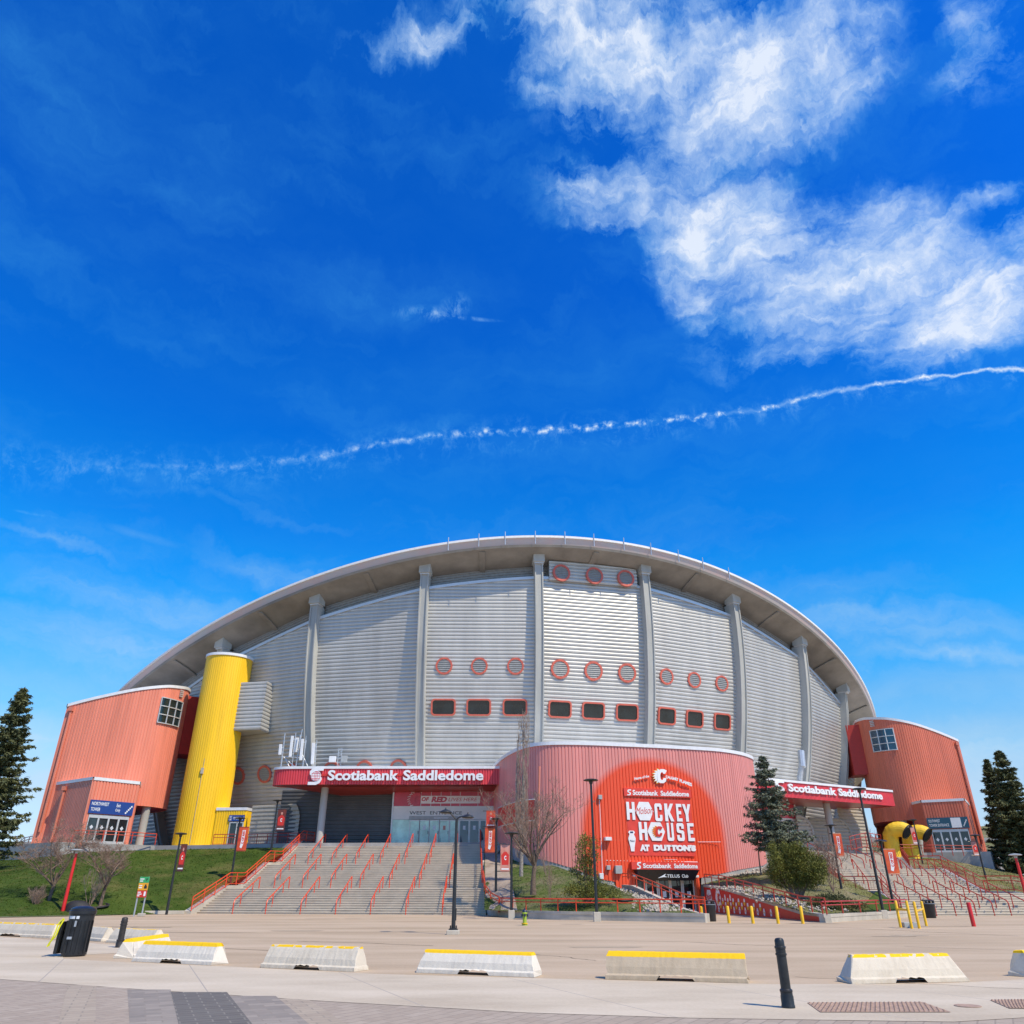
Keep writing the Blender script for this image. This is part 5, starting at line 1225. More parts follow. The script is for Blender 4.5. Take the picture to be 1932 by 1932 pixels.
mb=MB().pbox(kpl,kpl.hit(*A_(1560,160))[0],kpl.hit(*B_(1330,160))[0],z0+.45,z0+.62,.02,.08); mkobj('letter_rail',mb,'logo_red',s1)
s2=thing('name_sign','large white Scotiabank Saddledome lettering on the right hand canopy','sign',tuple(cpl.pt(8,11.2)))
mb=MB(); hz=[cpl.hit(*R2(148,1143)),cpl.hit(*R2(148,1087)),cpl.hit(*R2(510,1176)),cpl.hit(*R2(528,1178)),cpl.hit(*R2(858,1208)),cpl.hit(*R2(858,1152))]
zz0=(hz[0][1]+hz[4][1])/2; zz1=(hz[1][1]+hz[5][1])/2
text_on(mb,cpl,'Scotiabank',hz[0][0],hz[2][0],zz0,zz1,.08,.16,.030); text_on(mb,cpl,'Saddledome',hz[3][0],hz[4][0],zz0,zz1,.08,.16,.030); mkobj('lettering',mb,'letter_white',s2)
mb=MB(); a=cpl.hit(*R2(40,1185)); slogo(mb,cpl,hz[0][0]-2.2,hz[0][0]-.5,zz0-.3,zz1+.3,.1,.2); mkobj('emblem',mb,'letter_white',s2)
# entrance film graphics
es=thing('entrance_sign','white band reading C OF RED LIVES HERE above the west entrance','sign',tuple(epl.pt(-6,9.9)))
b=er(785,350,1358,425); mkobj('band',MB().plate(epl,[(b[0],b[2]),(b[1]-.05,b[2]+.02),(b[1],b[3]-.02),(b[0],b[3])],.06,.08),'banner_faded' if False else 'paint_white',es)
mb=MB()
for tx,x0,x1,y0,y1,bo in (('OF',792,862,362,402,.05),('RED',885,1035,358,412,.06),('LIVES HERE',1050,1328,368,402,-.0)):
    b=er(x0,y0,x1,y1); text_on(mb,epl,tx,b[0],b[1],b[2],b[3],.081,.01,bo,.2)
mkobj('lettering',mb,'window_film_red',es)
b=er(640,318,790,448); cemblem(epl,((b[0]+b[1])/2+.12,(b[2]+b[3])/2),(b[3]-b[2])*.95,.055,es,'window_film_red','window_film_red','paint_white')
es2=thing('entrance_sign','black WEST ENTRANCE lettering on the pale panel above the doors','sign',tuple(epl.pt(-6,8.6)))
mb=MB(); b=er(675,498,1130,530); b_=er(675,498,1180,530); text_on(mb,epl,'WEST  ENTRANCE',b_[0],b_[1],b_[2],b_[3],.035,.02,-.0); mkobj('lettering',mb,'black_metal',es2)
es3=thing('entrance_sign','small grey ticketmaster lettering on the grey band over the doors','sign',tuple(epl.pt(-6,8.3)))
mb=MB(); b=er(908,550,1050,572); text_on(mb,epl,'ticketmaster',b[0],b[1],b[2],b[3],.075,.01,.02); mkobj('lettering',mb,'sticker_white',es3)
# tower signs
def tsign(name,label,pl,u0,u1,z0,z1,m,items,base):
    t=thing(name,label,'sign',tuple(pl.pt((u0+u1)/2,z0))); mkobj('board',MB().pbox(pl,u0,u1,z0,z1,.10,.18),m,t)
    mb=MB()
    for tx,a,b,c,d in items:
        if tx=='/':
            for k in range(5):
                s=(u1-u0); x=u0+s*(a+(b-a)*k/5); z=z0+(z1-z0)*(c+(d-c)*k/5); mb.pbox(pl,x,x+s*(b-a)/4,z,z+(z1-z0)*.12,.18,.19)
                mb.pbox(pl,x+s*(b-a)/5,x+s*(b-a)/4,z,z+(z1-z0)*(d-c)/5+.03,.18,.19)
        elif tx=='#': mb.pbox(pl,u0+(u1-u0)*a,u0+(u1-u0)*b,z0+(z1-z0)*c,z0+(z1-z0)*d,.18,.19)
        else: text_on(mb,pl,tx,u0+(u1-u0)*a,u0+(u1-u0)*b,z0+(z1-z0)*c,z0+(z1-z0)*d,.18,.01,.012)
    mkobj('lettering',mb,'paint_white',t); return t
t_=(NA_[2]-NA_[1]).normalized(); npl=Plane((NA_[1].x,NA_[1].y),math.degrees(math.atan2(t_.y,t_.x)))
tsign('tower_sign','blue NORTHWEST TOWER sign above the four doors of the left tower',npl,.15,NWW-.15,8.50,9.75,'sign_blue',
      [('NORTHWEST',.04,.42,.60,.86),('TOWER',.04,.25,.18,.44),('Exit',.60,.69,.58,.84),('Only',.59,.70,.18,.46),('/',.82,.96,.12,.75)],ZP)
t_=(SA_[1]-SA_[2]).normalized(); spl=Plane((SA_[2].x,SA_[2].y),math.degrees(math.atan2(t_.y,t_.x)))
tsign('tower_sign','teal SOUTHWEST TOWER ENTRANCE sign above the doors of the right tower',spl,.1,SWW-.1,8.50,9.75,'sign_teal',
      [('SOUTHWEST',.04,.32,.58,.84),('TOWER ENTRANCE',.04,.52,.18,.44),('#',.58,.82,.05,.95),('/',.86,.96,.15,.75)],ZP)
tsign('tower_sign','small blue notice over the door at the foot of the yellow tower',ypl,1.6,3.35,ZP+2.42,ZP+3.05,'sign_blue',[('EXIT',.05,.2,.55,.85),('ONLY',.05,.2,.15,.45),('TOWER EAST',.28,.78,.3,.7),('/',.86,.96,.15,.75)],ZP)
# pavilion signs
P1=lambda x0,y0,x1,y1:box_of(fpl,D5,x0,y0,x1,y1)
O=.32
d1=thing('arched_sign','white flaming C emblem with arched CALGARY FLAMES lettering at the top of the pavilion','sign',tuple(fpl.pt(0,12)))
mb=MB()
def slant(mb,tx,x0,ya0,ya1,x1,yb0,yb1,bold):   # (x0: bottom ya0, top ya1) -> (x1: yb0, yb1)
    p=[fpl.hit(*D5(x0,ya0)),fpl.hit(*D5(x0,ya1)),fpl.hit(*D5(x1,yb0)),fpl.hit(*D5(x1,yb1))]
    text_on(mb,fpl,tx,p[0][0],p[2][0],p[0][1],p[1][1],O,.06,bold,0,p[2][1],p[3][1])
slant(mb,'Home of the',1012,332,305,1143,305,283,.02)
slant(mb,'CALGARY',1292,312,288,1405,340,312,.04); slant(mb,'FLAMES',1415,348,318,1525,388,358,.04)
mkobj('lettering',mb,'paint_white',d1)
b=P1(1150,228,1288,360); cemblem(fpl,((b[0]+b[1])/2+.25,(b[2]+b[3])/2),b[3]-b[2],O,d1,'paint_white','paint_white','logo_yellow')
d2=thing('wall_banner','red banner strip with white Scotiabank Saddledome lettering above the hockey house banner','banner',tuple(fpl.pt(1,11)))
b=P1(918,398,1525,487); mkobj('board',MB().pbox(fpl,b[0],b[1],b[2],b[3],.12,.30),'banner_red',d2)
mb=MB(); x=P1(997,428,1225,466); zb_,zt_=fpl.hit(*D5(1240,470))[1],fpl.hit(*D5(1240,424))[1]
text_on(mb,fpl,'Scotiabank',x[0],x[1],zb_,zt_,.30,.02,.03); x=P1(1245,428,1500,466); text_on(mb,fpl,'Saddledome',x[0],x[1],zb_,zt_,.30,.02,.03)
x=P1(947,412,987,466); slogo(mb,fpl,x[0],x[1],x[2],x[3],.30,.32); mkobj('lettering',mb,'paint_white',d2)
d3=thing('wall_banner','large red HOCKEY HOUSE AT DUTTONS banner hanging on the pavilion','banner',tuple(fpl.pt(1,7)))
b=P1(938,492,1565,1008); mb=MB(); rows=[]
rnd=random.Random(3)
for j in range(25):
    rows.append([tuple(fpl.pt(b[0]+(b[1]-b[0])*i/30,b[2]+(b[3]-b[2])*j/24,.22+.022*math.sin(i*1.3+j*.5)*math.sin(j*.7)+rnd.uniform(-.006,.006))) for i in range(31)])
mb.grid(rows); mkobj('cloth',mb,'banner_red',d3,smooth=True)
mb=MB(); OB=.27
def blk(tx,x0,y0,x1,y1,bold=.05,sh=0):
    q=P1(x0,y0,x1,y1); text_on(mb,fpl,tx,q[0],q[1],q[2],q[3],OB,.02,bold,sh)
def poly(x0,y0,x1,y1,lst):
    q=P1(x0,y0,x1,y1)
    for pg in lst: mb.plate(fpl,[(q[0]+(q[1]-q[0])*a,q[2]+(q[3]-q[2])*c) for a,c in pg],OB,OB+.02)
LET={'H':[[(0,0),(.34,0),(.34,1),(0,1)],[(.66,0),(1,0),(1,1),(.66,1)],[(.34,.40),(.66,.40),(.66,.60),(.34,.60)]],
 'C':[[(.15,0),(.85,0),(1,.1),(1,.36),(.66,.36),(.66,.18),(.36,.18),(.36,.82),(.66,.82),(.66,.64),(1,.64),(1,.9),(.85,1),(.15,1),(0,.9),(0,.1)]],
 'K':[[(0,0),(.34,0),(.34,1),(0,1)],[(.34,.42),(.64,0),(1,0),(.58,.52),(1,1),(.66,1),(.34,.62)]],
 'E':[[(0,0),(1,0),(1,.18),(.38,.18),(.38,.41),(.85,.41),(.85,.59),(.38,.59),(.38,.82),(1,.82),(1,1),(0,1)]],
 'Y':[[(.33,0),(.67,0),(.67,.42),(1,1),(.66,1),(.5,.66),(.34,1),(0,1),(.33,.42)]],
 'U':[[(.15,0),(.85,0),(1,.1),(1,1),(.66,1),(.66,.18),(.34,.18),(.34,1),(0,1),(0,.1)]],
 'S':[[(.15,0),(.85,0),(1,.1),(1,.50),(.88,.58),(.36,.62),(.36,.82),(.66,.82),(.66,.68),(1,.68),(1,.9),(.85,1),(.15,1),(0,.9),(0,.54),(.12,.46),(.64,.42),(.64,.18),(.34,.18),(.34,.33),(0,.33),(0,.1)]]}
for ch,x0,y0,x1,y1 in (('H',940,523,1024,684),('C',1190,537,1268,697),('K',1278,538,1372,698),('E',1382,541,1446,699),('Y',1438,543,1526,701),
                       ('H',1050,702,1136,866),('U',1300,710,1372,872),('S',1386,712,1466,873),('E',1482,713,1556,874)): poly(x0,y0,x1,y1,LET[ch])
blk('AT',1062,903,1152,963,.09); blk("DUTTON'S",1184,903,1566,965,.09)
mkobj('lettering',mb,'paint_white',d3)
mb=MB(); q=P1(1018,522,1190,690); hexagon(mb,fpl,((q[0]+q[1])/2,(q[2]+q[3])/2),q[1]-q[0],q[3]-q[2],OB,OB+.02); q2=P1(1126,704,1294,872); hexagon(mb,fpl,((q2[0]+q2[1])/2,(q2[2]+q2[3])/2),q2[1]-q2[0],q2[3]-q2[2],OB,OB+.02); mkobj('hexagon',mb,'paint_white',d3)
mb=MB(); b=P1(1022,575,1184,640); text_on(mb,fpl,'Molson',b[0],b[1],b[2],b[3],OB+.02,.01,.0,.4,b[2]+.12,b[3]+.12); mkobj('script',mb,'logo_red',d3)
cemblem(fpl,((q2[0]+q2[1])/2+.12,(q2[2]+q2[3])/2),(q2[3]-q2[2])*.58,OB+.02,d3,'logo_red','logo_orange','logo_yellow')
b=P1(955,780,1034,965); w=b[1]-b[0];h=b[3]-b[2]
bp_=[(.28,0),(.72,0),(.78,.2),(1.0,.62),(.82,.80),(.80,.84),(.95,.92),(.8,1),(.2,1),(.05,.92),(.20,.84),(.18,.80),(0,.62),(.22,.2)]
mb=MB().plate(fpl,[(b[0]+x*w,b[2]+y*h) for x,y in bp_],OB,OB+.02); bo_=mkobj('bottle_print',mb,'paint_white',d3)
mb=MB(); text_on(mb,fpl,'Molson',b[0]+.12,b[1]-.12,b[2]+h*.45,b[2]+h*.56,OB+.021,.01,.0,.3); mb.plate(fpl,[(b[0]+w*.3,b[2]+h*.88),(b[0]+w*.7,b[2]+h*.88),(b[0]+w*.7,b[2]+h*.96),(b[0]+w*.3,b[2]+h*.96)],OB+.021,OB+.03); mkobj('bottle_lettering',mb,'logo_navy',bo_)
d4=thing('door_sign','red Scotiabank Saddledome sign directly above the club entrance','sign',tuple(fpl.pt(1,4)))
b=P1(975,1060,1585,1130); mkobj('board',MB().pbox(fpl,b[0],b[1],b[2],b[3],.1,.62),'banner_red',d4)
mb=MB(); zb_,zt_=fpl.hit(*D5(1300,1117))[1],fpl.hit(*D5(1300,1074))[1]
x=P1(1075,1075,1330,1115); text_on(mb,fpl,'Scotiabank',x[0],x[1],zb_,zt_,.62,.02,.03); x=P1(1350,1075,1563,1115); text_on(mb,fpl,'Saddledome',x[0],x[1],zb_,zt_,.62,.02,.03)
x=P1(1020,1065,1062,1120); slogo(mb,fpl,x[0],x[1],zb_-.08,zt_+.1,.62,.64); mkobj('lettering',mb,'paint_white',d4)
d5=thing('door_awning','black TELUS Club awning tapering downwards over the entrance doors','awning',tuple(fpl.pt(1,3)))
a=P1(1005,1130,1562,1225); a2=P1(1058,1130,1528,1225)
mb=MB().hexa([fpl.pt(a2[0],a[2],.7),fpl.pt(a2[1],a[2],.7),fpl.pt(a2[1],a[2],.05),fpl.pt(a2[0],a[2],.05),fpl.pt(a[0],a[3],1.15),fpl.pt(a[1],a[3],1.15),fpl.pt(a[1],a[3],.05),fpl.pt(a[0],a[3],.05)])
mkobj('cover',mb,'black_plastic',d5); mb=MB(); fp2=Plane((fpl.pt(0,0,.98).x,fpl.pt(0,0,.98).y),13.6)
for tx,x0,x1 in (('TELUS',1272,1386),('Club',1404,1462)):
    x=P1(x0,1172,x1,1200); text_on(mb,fp2,tx,x[0],x[1],x[2]-.0,x[3]-.0,0,.03,.0)
x=P1(1190,1165,1265,1205); mb.plate(fp2,[(x[0],x[2]),(x[0]+.5,x[2]+.22),(x[1],x[3]),(x[0]+.62,x[3]-.18),(x[0]+.9,x[2]+.08),(x[0]+.5,x[2]+.08)],0,.03)
mkobj('lettering',mb,'sticker_white',d5)
# curved side sign on the flank of the pavilion
q=[at(*B_(1500,330),82.0),at(*B_(1560,290),78.5),at(*B_(1620,275),76.0),at(*B_(1750,255),73),at(*B_(1880,245),71.2)]
zt_=9.6; mb=MB(); rows=[]
cs=[on_path_px([V((p.x-.45,p.y-.3,7.9)) for p in cutd(3.5,18.5,60)],px)[0] for px in [B_(x,0)[0] for x in (1530,1560,1600,1650,1700,1750,1800,1880)]]
mb.grid([[ (p.x,p.y,6.95) for p in cs],[(p.x,p.y,8.65) for p in cs]]); cso=mkobj('curved_sign',mb,'logo_red'); tag(cso,'curved red sign board on the flank of the pavilion behind the birch trunk','sign')
mb=MB().tube([(p.x,p.y-.02,6.95) for p in cs],.05,6).tube([(p.x,p.y-.02,8.65) for p in cs],.05,6); mkobj('sign_frame',mb,'frame_alu',cso)
# wall equipment on the pavilion
def wbox(label,x0,y0,x1,y1,m='box_grey',d=.3,name='junction_box',cat='utility box'):
    b=P1(x0,y0,x1,y1); o=mkobj(name,MB().pbox(fpl,b[0],b[1],b[2],b[3],.08,.08+d),m,None,bevel=.02); tag(o,label,cat); return o
wbox('grey utility box high on the pavilion wall beside the lamp post',692,462,726,502)
wbox('large grey utility box low on the pavilion wall left of the club entrance',838,1092,902,1165,d=.4)
wbox('small pale utility box at the left of the large grey one',765,1090,800,1130,'box_grey')
wbox('white meter box low on the pavilion wall next to the lamp post',700,1160,738,1212,'antenna_white')
wbox('white security camera unit on the pavilion wall left of the big banner',745,838,803,870,'antenna_white',.5,'security_camera','camera')
wbox('white wall lamp left of the black awning',1000,1172,1032,1190,'antenna_white',.4,'wall_lamp','lamp')
wbox('white wall lamp right of the black awning',1548,1178,1582,1198,'antenna_white',.4,'wall_lamp','lamp')
def conduit(label,pts,m='box_grey',r=.03):
    mb=MB().tube([fpl.pt(*(list(fpl.hit(*D5(*p)))+[.12])) for p in pts],r,5); tag(mkobj('conduit',mb,m),label,'conduit')
conduit('thin conduit running down the pavilion wall from the high utility box',[(708,502),(718,700),(735,1160)],'antenna_white')
conduit('pale conduit running across the pavilion wall above the club sign',[(770,1045),(965,1050),(1260,1053),(1585,1060)],'antenna_white')
conduit('thin conduit left of the big banner at camera height',[(805,865),(935,866)],'downpipe',.02)
conduit('thin conduit right of the big banner',[(1588,880),(1790,880)],'antenna_white',.02)
conduit('red downpipe at the left side of the pavilion front',[(172,205),(165,500),(165,1000)],'downpipe',.10)
q=at(1276,1628,69); mb=MB(); b=P1(1270,1028,1385,1052); mb.pbox(fpl,b[0],b[1],b[2]+.12,b[3]-.1,.3,.55); tag(mkobj('wall_light',mb,'antenna_white',None,bevel=.04),'white light fitting between the big banner and the club sign','lamp')
# ================================================================== ANTENNAS ON THE LEFT CANOPY
ZB=lambda x,y:(640/1.3256+x*.24991,1300/1.3256+y*.24991)
def antenna(label,x,y0,y1,Y,w=.28,tilt=0,base=None,name='cell_antenna'):
    a=at(*ZB(x,y1),Y); b=at(*ZB(x+tilt,y0),Y); t=thing(name,label,'antenna',(a.x,Y,12.7),group='antennas on the roof of the left hand canopy')
    mkobj('panel',MB().beam(a,b,w,.16,(0,1,0)),'antenna_white',t,bevel=.03); 
    mkobj('mast',MB().tube([(a.x+.28,Y+.15,12.6),(b.x+.28,Y+.15,b.z+.35)],.04,6).beam((a.x,Y,a.z+.3),(a.x+.28,Y+.15,a.z+.3),.06,.06).beam((b.x,Y,b.z-.3),(b.x+.28,Y+.15,b.z-.3),.06,.06),'galvanised',t); return t
antenna('short white antenna panel at the far left of the antenna cluster',180,1695,1775,81,.3,8)
antenna('tall slim white antenna panel, second from the left in the cluster',258,1632,1790,81,.28,18)
antenna('broad white antenna panel in the middle of the cluster',295,1645,1755,82,.42,15)
antenna('leaning white antenna panel right of the middle of the cluster',338,1655,1815,80.5,.28,15)
antenna('tall white antenna panel at the right end of the cluster',425,1685,1845,80.5,.30,10)
t=thing('antenna_frame','galvanised steel frame carrying the antenna cluster on the left hand canopy','antenna frame',(at(*ZB(270,1870),81).x,81,12.7)); mb=MB()
for a,b in (((185,1880),(220,1612)),((195,1780),(300,1870)),((215,1790),(255,1870)),((300,1870),(350,1580)),((345,1760),(395,1870)),((180,1785),(355,1800)),((350,1870),(380,1665)),((430,1870),(452,1690))):
    mb.tube([at(*ZB(*a),81.4),at(*ZB(*b),81.4)],.05,6)
mkobj('struts',mb,'galvanised',t)
t=thing('dish_antenna_mast','lattice mast with two square white dish panels on the left hand canopy roof','antenna',tuple(at(*ZB(630,1875),81))); mb=MB()
for dx in (0,25): mb.tube([at(*ZB(612+dx,1875),81),at(*ZB(625+dx,1725),81)],.04,6)
for k in range(6): mb.beam(at(*ZB(613+k*2,1860-k*25),81),at(*ZB(640+k*2,1848-k*25),81),.04,.04)
mkobj('mast',mb,'galvanised',t)
for x0,x1,y0,y1,mm in ((550,607,1785,1830,'antenna_white'),(642,692,1782,1832,'box_grey')):
    a=at(*ZB(x0,y1),80.7);b=at(*ZB(x1,y0),80.7); mkobj('dish_panel',MB().box(a.x,b.x,80.6,80.8,a.z,b.z),mm,t,bevel=.03)
# ================================================================== STREET FURNITURE
S1=641/1932/1.3256
def lamp(name,label,foot,top,Y,m='black_metal',r=.085,head='disc',footing=False,group='tall lamp posts with flat round heads',headm='box_grey'):
    f=at(*foot,Y); h=at(foot[0],top[1],Y).z
    # true height from the pixel row of the head
    tz=at(top[0],top[1],Y).z
    t=thing(name,label,'lamp post',tuple(f),group=group)
    zb=f.z
    mkobj('pole',MB().tube([(f.x,Y,zb-.3),(f.x,Y,zb+.5),(f.x,Y,tz-.05)],[r*1.15,r*1.1,r*.75],10),m,t,smooth=True)
    mkobj('lamp_head',MB().lathe([(.02,tz-.28),(.10,tz-.22),(.13,tz-.08),(.44,tz-.04),(.46,tz+.0),(.36,tz+.05),(.05,tz+.09)],(f.x,Y,0),20),headm if m=='post_red' else m,t,smooth=True)
    if footing: mkobj('footing',MB().box(f.x-.2,f.x+.2,Y-.2,Y+.2,zb-.4,zb+.2),'wall_concrete',t,bevel=.03)
    return t,f,tz
lamp('lamp_post','black lamp post on the lawn left of the west steps, nearest its foot',(315.4,1717),(343,1573),62.8)
lamp('lamp_post','black lamp post on the lawn in front of the yellow tower annex',(434.5,1668),(453,1543.6),71)
lamp('lamp_post','black lamp post at the top left corner of the west steps',(511.7,1603),(525.3,1510.4),80)
lamp('red_lamp_post','leaning looking red lamp post at the left edge of the lawn',(116,1728),(145,1604),60.1,m='post_red',r=.12,group='red lamp posts')
lamp('lamp_post','black lamp post between the west steps and the bare trees, further back',(935.6,1674),(938,1544.6),62)
lamp('lamp_post','short looking black lamp post in the lawn right of the foot of the west steps',(965,1724),(964.4,1572),53.5,footing=True)
lamp('lamp_post','tall black lamp post in front of the red pavilion left of the banner',(1126.2,1728),(1114.6,1471.8),49.3,footing=True)
lamp('lamp_post','tall black lamp post in front of the right hand canopy lettering',(1667,1723.7),(1624.7,1488.5),54,footing=True)
lamp('lamp_post','black lamp post with a red banner in front of the right hand steps',(1686,1708),(1661.7,1586.6),60)
lamp('lamp_post','black lamp post at the left edge of the right hand steps behind the junipers',(1587.8,1677.3),(1566.7,1557.2),63)
lamp('lamp_post','black lamp post in front of the yellow ducts',(1743.5,1640.7),(1722.8,1547),92)
lamp('lamp_post','black lamp post on the dry bank in front of the southwest tower doors',(1866,1680),(1837,1576),78)
lamp('red_lamp_post','red lamp post cut off by the right edge of the picture',(1945,1722),(1914.5,1612.8),62,m='post_red',r=.12,group='red lamp posts')
# twin headed lamp in the middle of the plaza
f=atz(855,1763); t=thing('twin_lamp_post','black twin headed lamp post standing on the open plaza in front of the west steps','lamp post',tuple(f))
zt=at(865,1545,f.y).z
mkobj('footing',MB().box(f.x-.26,f.x+.26,f.y-.26,f.y+.26,-.02,.16),'wall_concrete',t,bevel=.03)
mb=MB().tube([(f.x,f.y,.15),(f.x,f.y,1.1),(f.x,f.y,zt-.9),(f.x,f.y,zt)],[.085,.08,.065,.06],12).lathe([(.19,.16),(.19,.20),(.11,.23)],tuple(V((f.x,f.y,0))),12); mkobj('pole',mb,'black_metal',t,smooth=True)
for k in range(4): mb=MB().tube([(f.x+.17*math.cos(.78+1.57*k),f.y+.17*math.sin(.78+1.57*k),.15),(f.x+.17*math.cos(.78+1.57*k),f.y+.17*math.sin(.78+1.57*k),.32)],.022,6); mkobj('anchor_bolt',mb,'black_metal',t)
mkobj('hatch',MB().box(f.x+.05,f.x+.11,f.y-.05,f.y+.05,.5,.95),'black_metal',t)
for sx_,hx,hz in ((-1,-.42,.30),(1,.42,.10)):
    mb=MB().tube(catmull([(f.x,f.y,zt-.05),(f.x+sx_*.1,f.y,zt+.06),(f.x+hx*.65,f.y,zt+hz*.55+.05),(f.x+hx*.9,f.y,zt+hz)],6),[.05]+[.035]*18,8); ar=mkobj('lamp_arm',mb,'black_metal',t,smooth=True)
    c=(f.x+hx*1.15,f.y,zt+hz-.02); mkobj('lamp_head',MB().lathe([(.14,-.07),(.24,-.05),(.27,-.015),(.24,.03),(.14,.08),(.05,.11),(.035,.16),(.01,.19)],c,24),'black_metal',ar,smooth=True)
# banners on the lamp posts
def polebanner(label,x0,y0,x1,y1,Y,m,style,rot=0):
    a=at(x0,y1,Y);b=at(x1,y0,Y); t=thing('lamp_banner',label,'banner',(a.x,Y,a.z))
    pl=Plane((0,Y),0); c0=(at(x0,y0,Y).x+at(x0,y1,Y).x)/2; c1=(at(x1,y0,Y).x+at(x1,y1,Y).x)/2; z0=a.z; z1=b.z
    mkobj('cloth',MB().pbox(pl,c0,c1,z0,z1,-.02,.02),m,t)
    mb=MB()
    for z in (z0+.04,z1-.04): mb.tube([(c0-.25 if style!='L' else c0,Y,z),(c1+(.25 if style=='L' else 0),Y,z)],.03,6)
    mkobj('bracket',mb,'black_metal',t)
    w=c1-c0;h=z1-z0
    if style=='T' or style=='TL':
        e=MB(); e.plate(pl,[(c0+w*.32,z0+h*.16),(c0+w*.52,z0+h*.12),(c0+w*.66,z0+h*.30),(c0+w*.72,z0+h*.86),(c0+w*.40,z0+h*.86),(c0+w*.38,z0+h*.34)],.021,.03); mkobj('emblem_plate',e,'paint_white',t)
        e=MB(); text_on(e,pl,'C OF RED',c0+w*.45,c0+w*.66,z0+h*.30,z0+h*.84,.031,.01,.04,0,rot=True); mkobj('lettering',e,'logo_red',t)
    else:  # printed figure in a red jersey, abstract
        e=MB(); e.plate(pl,[(c0+w*.15,z0+h*.25),(c0+w*.85,z0+h*.25),(c0+w*.92,z0+h*.60),(c0+w*.64,z0+h*.72),(c0+w*.38,z0+h*.72),(c0+w*.08,z0+h*.60)],.021,.026); mkobj('printed_jersey',e,'logo_red',t)
        e=MB(); e.plate(pl,[(c0+w*.5+w*.12*math.cos(k),z0+h*.80+h*.065*math.sin(k)) for k in [2*math.pi*j/12 for j in range(12)]],.021,.027); mkobj('printed_head',e,'banner_faded',t)
        e=MB(); text_on(e,pl,'C',c0+w*.40,c0+w*.62,z0+h*.42,z0+h*.58,.027,.01,.05); e.pbox(pl,c0+w*.1,c0+w*.9,z0+h*.08,z0+h*.13,.021,.027); mkobj('printed_letter',e,'paint_white',t)
    return t
Ax=lambda x,y:A_(x,y); 
def pb_(label,f,x0,y0,x1,y1,Y,m,s):
    a=f(x0,y0);b=f(x1,y1); return polebanner(label,a[0],a[1],b[0],b[1],Y,m,s)
pb_('dark banner with a printed figure on the lamp post left of the yellow tower lawn',A_,185,815,245,1080,62.8,'banner_dark','P')
pb_('red C OF RED banner on the lamp post in front of the yellow tower annex',A_,752,648,845,885,71,'banner_orange','T')
pb_('dark banner with a red jersey figure on the post topping the west steps',A_,1132,478,1212,690,80,'banner_dark','P')
pb_('upper banner with a printed figure on the post right of the west entrance',B_,1415,490,1502,650,62,'banner_orange','PL')
pb_('lower red C OF RED banner on the post right of the west entrance',B_,1402,655,1498,900,62,'banner_orange','TL')
pb_('pale banner with a printed figure on the post beside the bare tree',B_,1553,815,1642,1085,53.5,'banner_faded','PL')
R5_=R5
pb_('larger red C OF RED banner in front of the right hand steps',R5_,1480,940,1590,1170,60,'banner_orange','T')
pb_('small red C OF RED banner under the right hand canopy',R5_,1025,800,1100,1010,63,'banner_orange','T')
R6_=lambda x,y:(1584.2+x*.18,1403.1+y*.18)
pb_('faded banner between the two yellow ducts',R6_,755,870,808,1060,92,'banner_faded','PL')
pb_('small faded banner beside the southwest tower doors',R6_,1392,1022,1450,1175,78,'banner_faded','PL')
# ---- concrete barriers
def barrier(label,a,b,h=.5,w=.56,tw=.17,m='barrier_cream',sl=.10,notch=True,seed=0):
    a=Vector((a[0],a[1],0)); b=Vector((b[0],b[1],0)); L=(b-a).length; t=(b-a)/L; n=Vector((-t.y,t.x,0))
    rnd=random.Random(seed); mid=(a+b)/2+n*w/2
    prof=[(-w/2,0),(-w/2+.01,.07),(-w/2+.05,.10),(-w*.36,.22),(-tw/2-.04,h-.08),(-tw/2,h-.015),(-tw/2+.02,h),(tw/2-.02,h),(tw/2,h-.015),(tw/2+.04,h-.08),(w*.36,.22),(w/2-.05,.10),(w/2-.01,.07),(w/2,0)]
    NS=44; rows=[]
    for i in range(NS+1):
        f=i/NS; x=-L/2+L*f; row=[]
        for (yy,z) in prof:
            k=(z/h); xx=x*(1-sl*2/L*k) ; zz=z
            if notch and .38<f<.62 and z<.08: zz=max(z,.085+.012*math.sin(f*90))
            j=.008 if 0<i<NS else .03
            row.append((xx+rnd.uniform(-j,j),yy+rnd.uniform(-.004,.004),zz+rnd.uniform(-.003,.003)*(z>0)))
        rows.append(row)
    mb=MB().grid(rows); mb.add(rows[0],[tuple(range(len(prof)))[::-1]]); mb.add(rows[-1],[tuple(range(len(prof)))])
    o=mkobj('concrete_barrier',mb,m,None,smooth=False); o.location=(mid.x,mid.y,.004); o.rotation_euler=(0,0,math.atan2(t.y,t.x))
    tag(o,label,'barrier','low concrete barriers with yellow tops'); return o
barrier('white barrier with solid yellow top, first whole one from the left',(-9.6,22.0),(-7.2,20.9),.45,m='barrier_white',seed=1)
barrier('cream concrete barrier with a worn yellow top, left of the twin lamp post foot',(-5.85,20.3),(-3.45,19.25),.46,m='barrier_cream',seed=2)
barrier('white concrete barrier with a solid yellow top just right of the twin lamp post',(-2.08,19.1),(.43,18.1),.43,m='barrier_white',seed=3)
barrier('tan concrete barrier with a bright solid yellow top, facing the picture squarely',(1.9,17.75),(4.56,17.0),.48,m='barrier_tan',sl=.02,seed=4)
barrier('cream barrier with slanted ends and patchy yellow top, right of the tall black bollard',(6.5,16.85),(9.0,17.3),.47,m='barrier_cream',sl=.24,seed=5)
barrier('cream concrete barrier cut off by the right edge of the picture',(10.75,18.0),(13.05,19.55),.47,m='barrier_cream',sl=.1,seed=6)
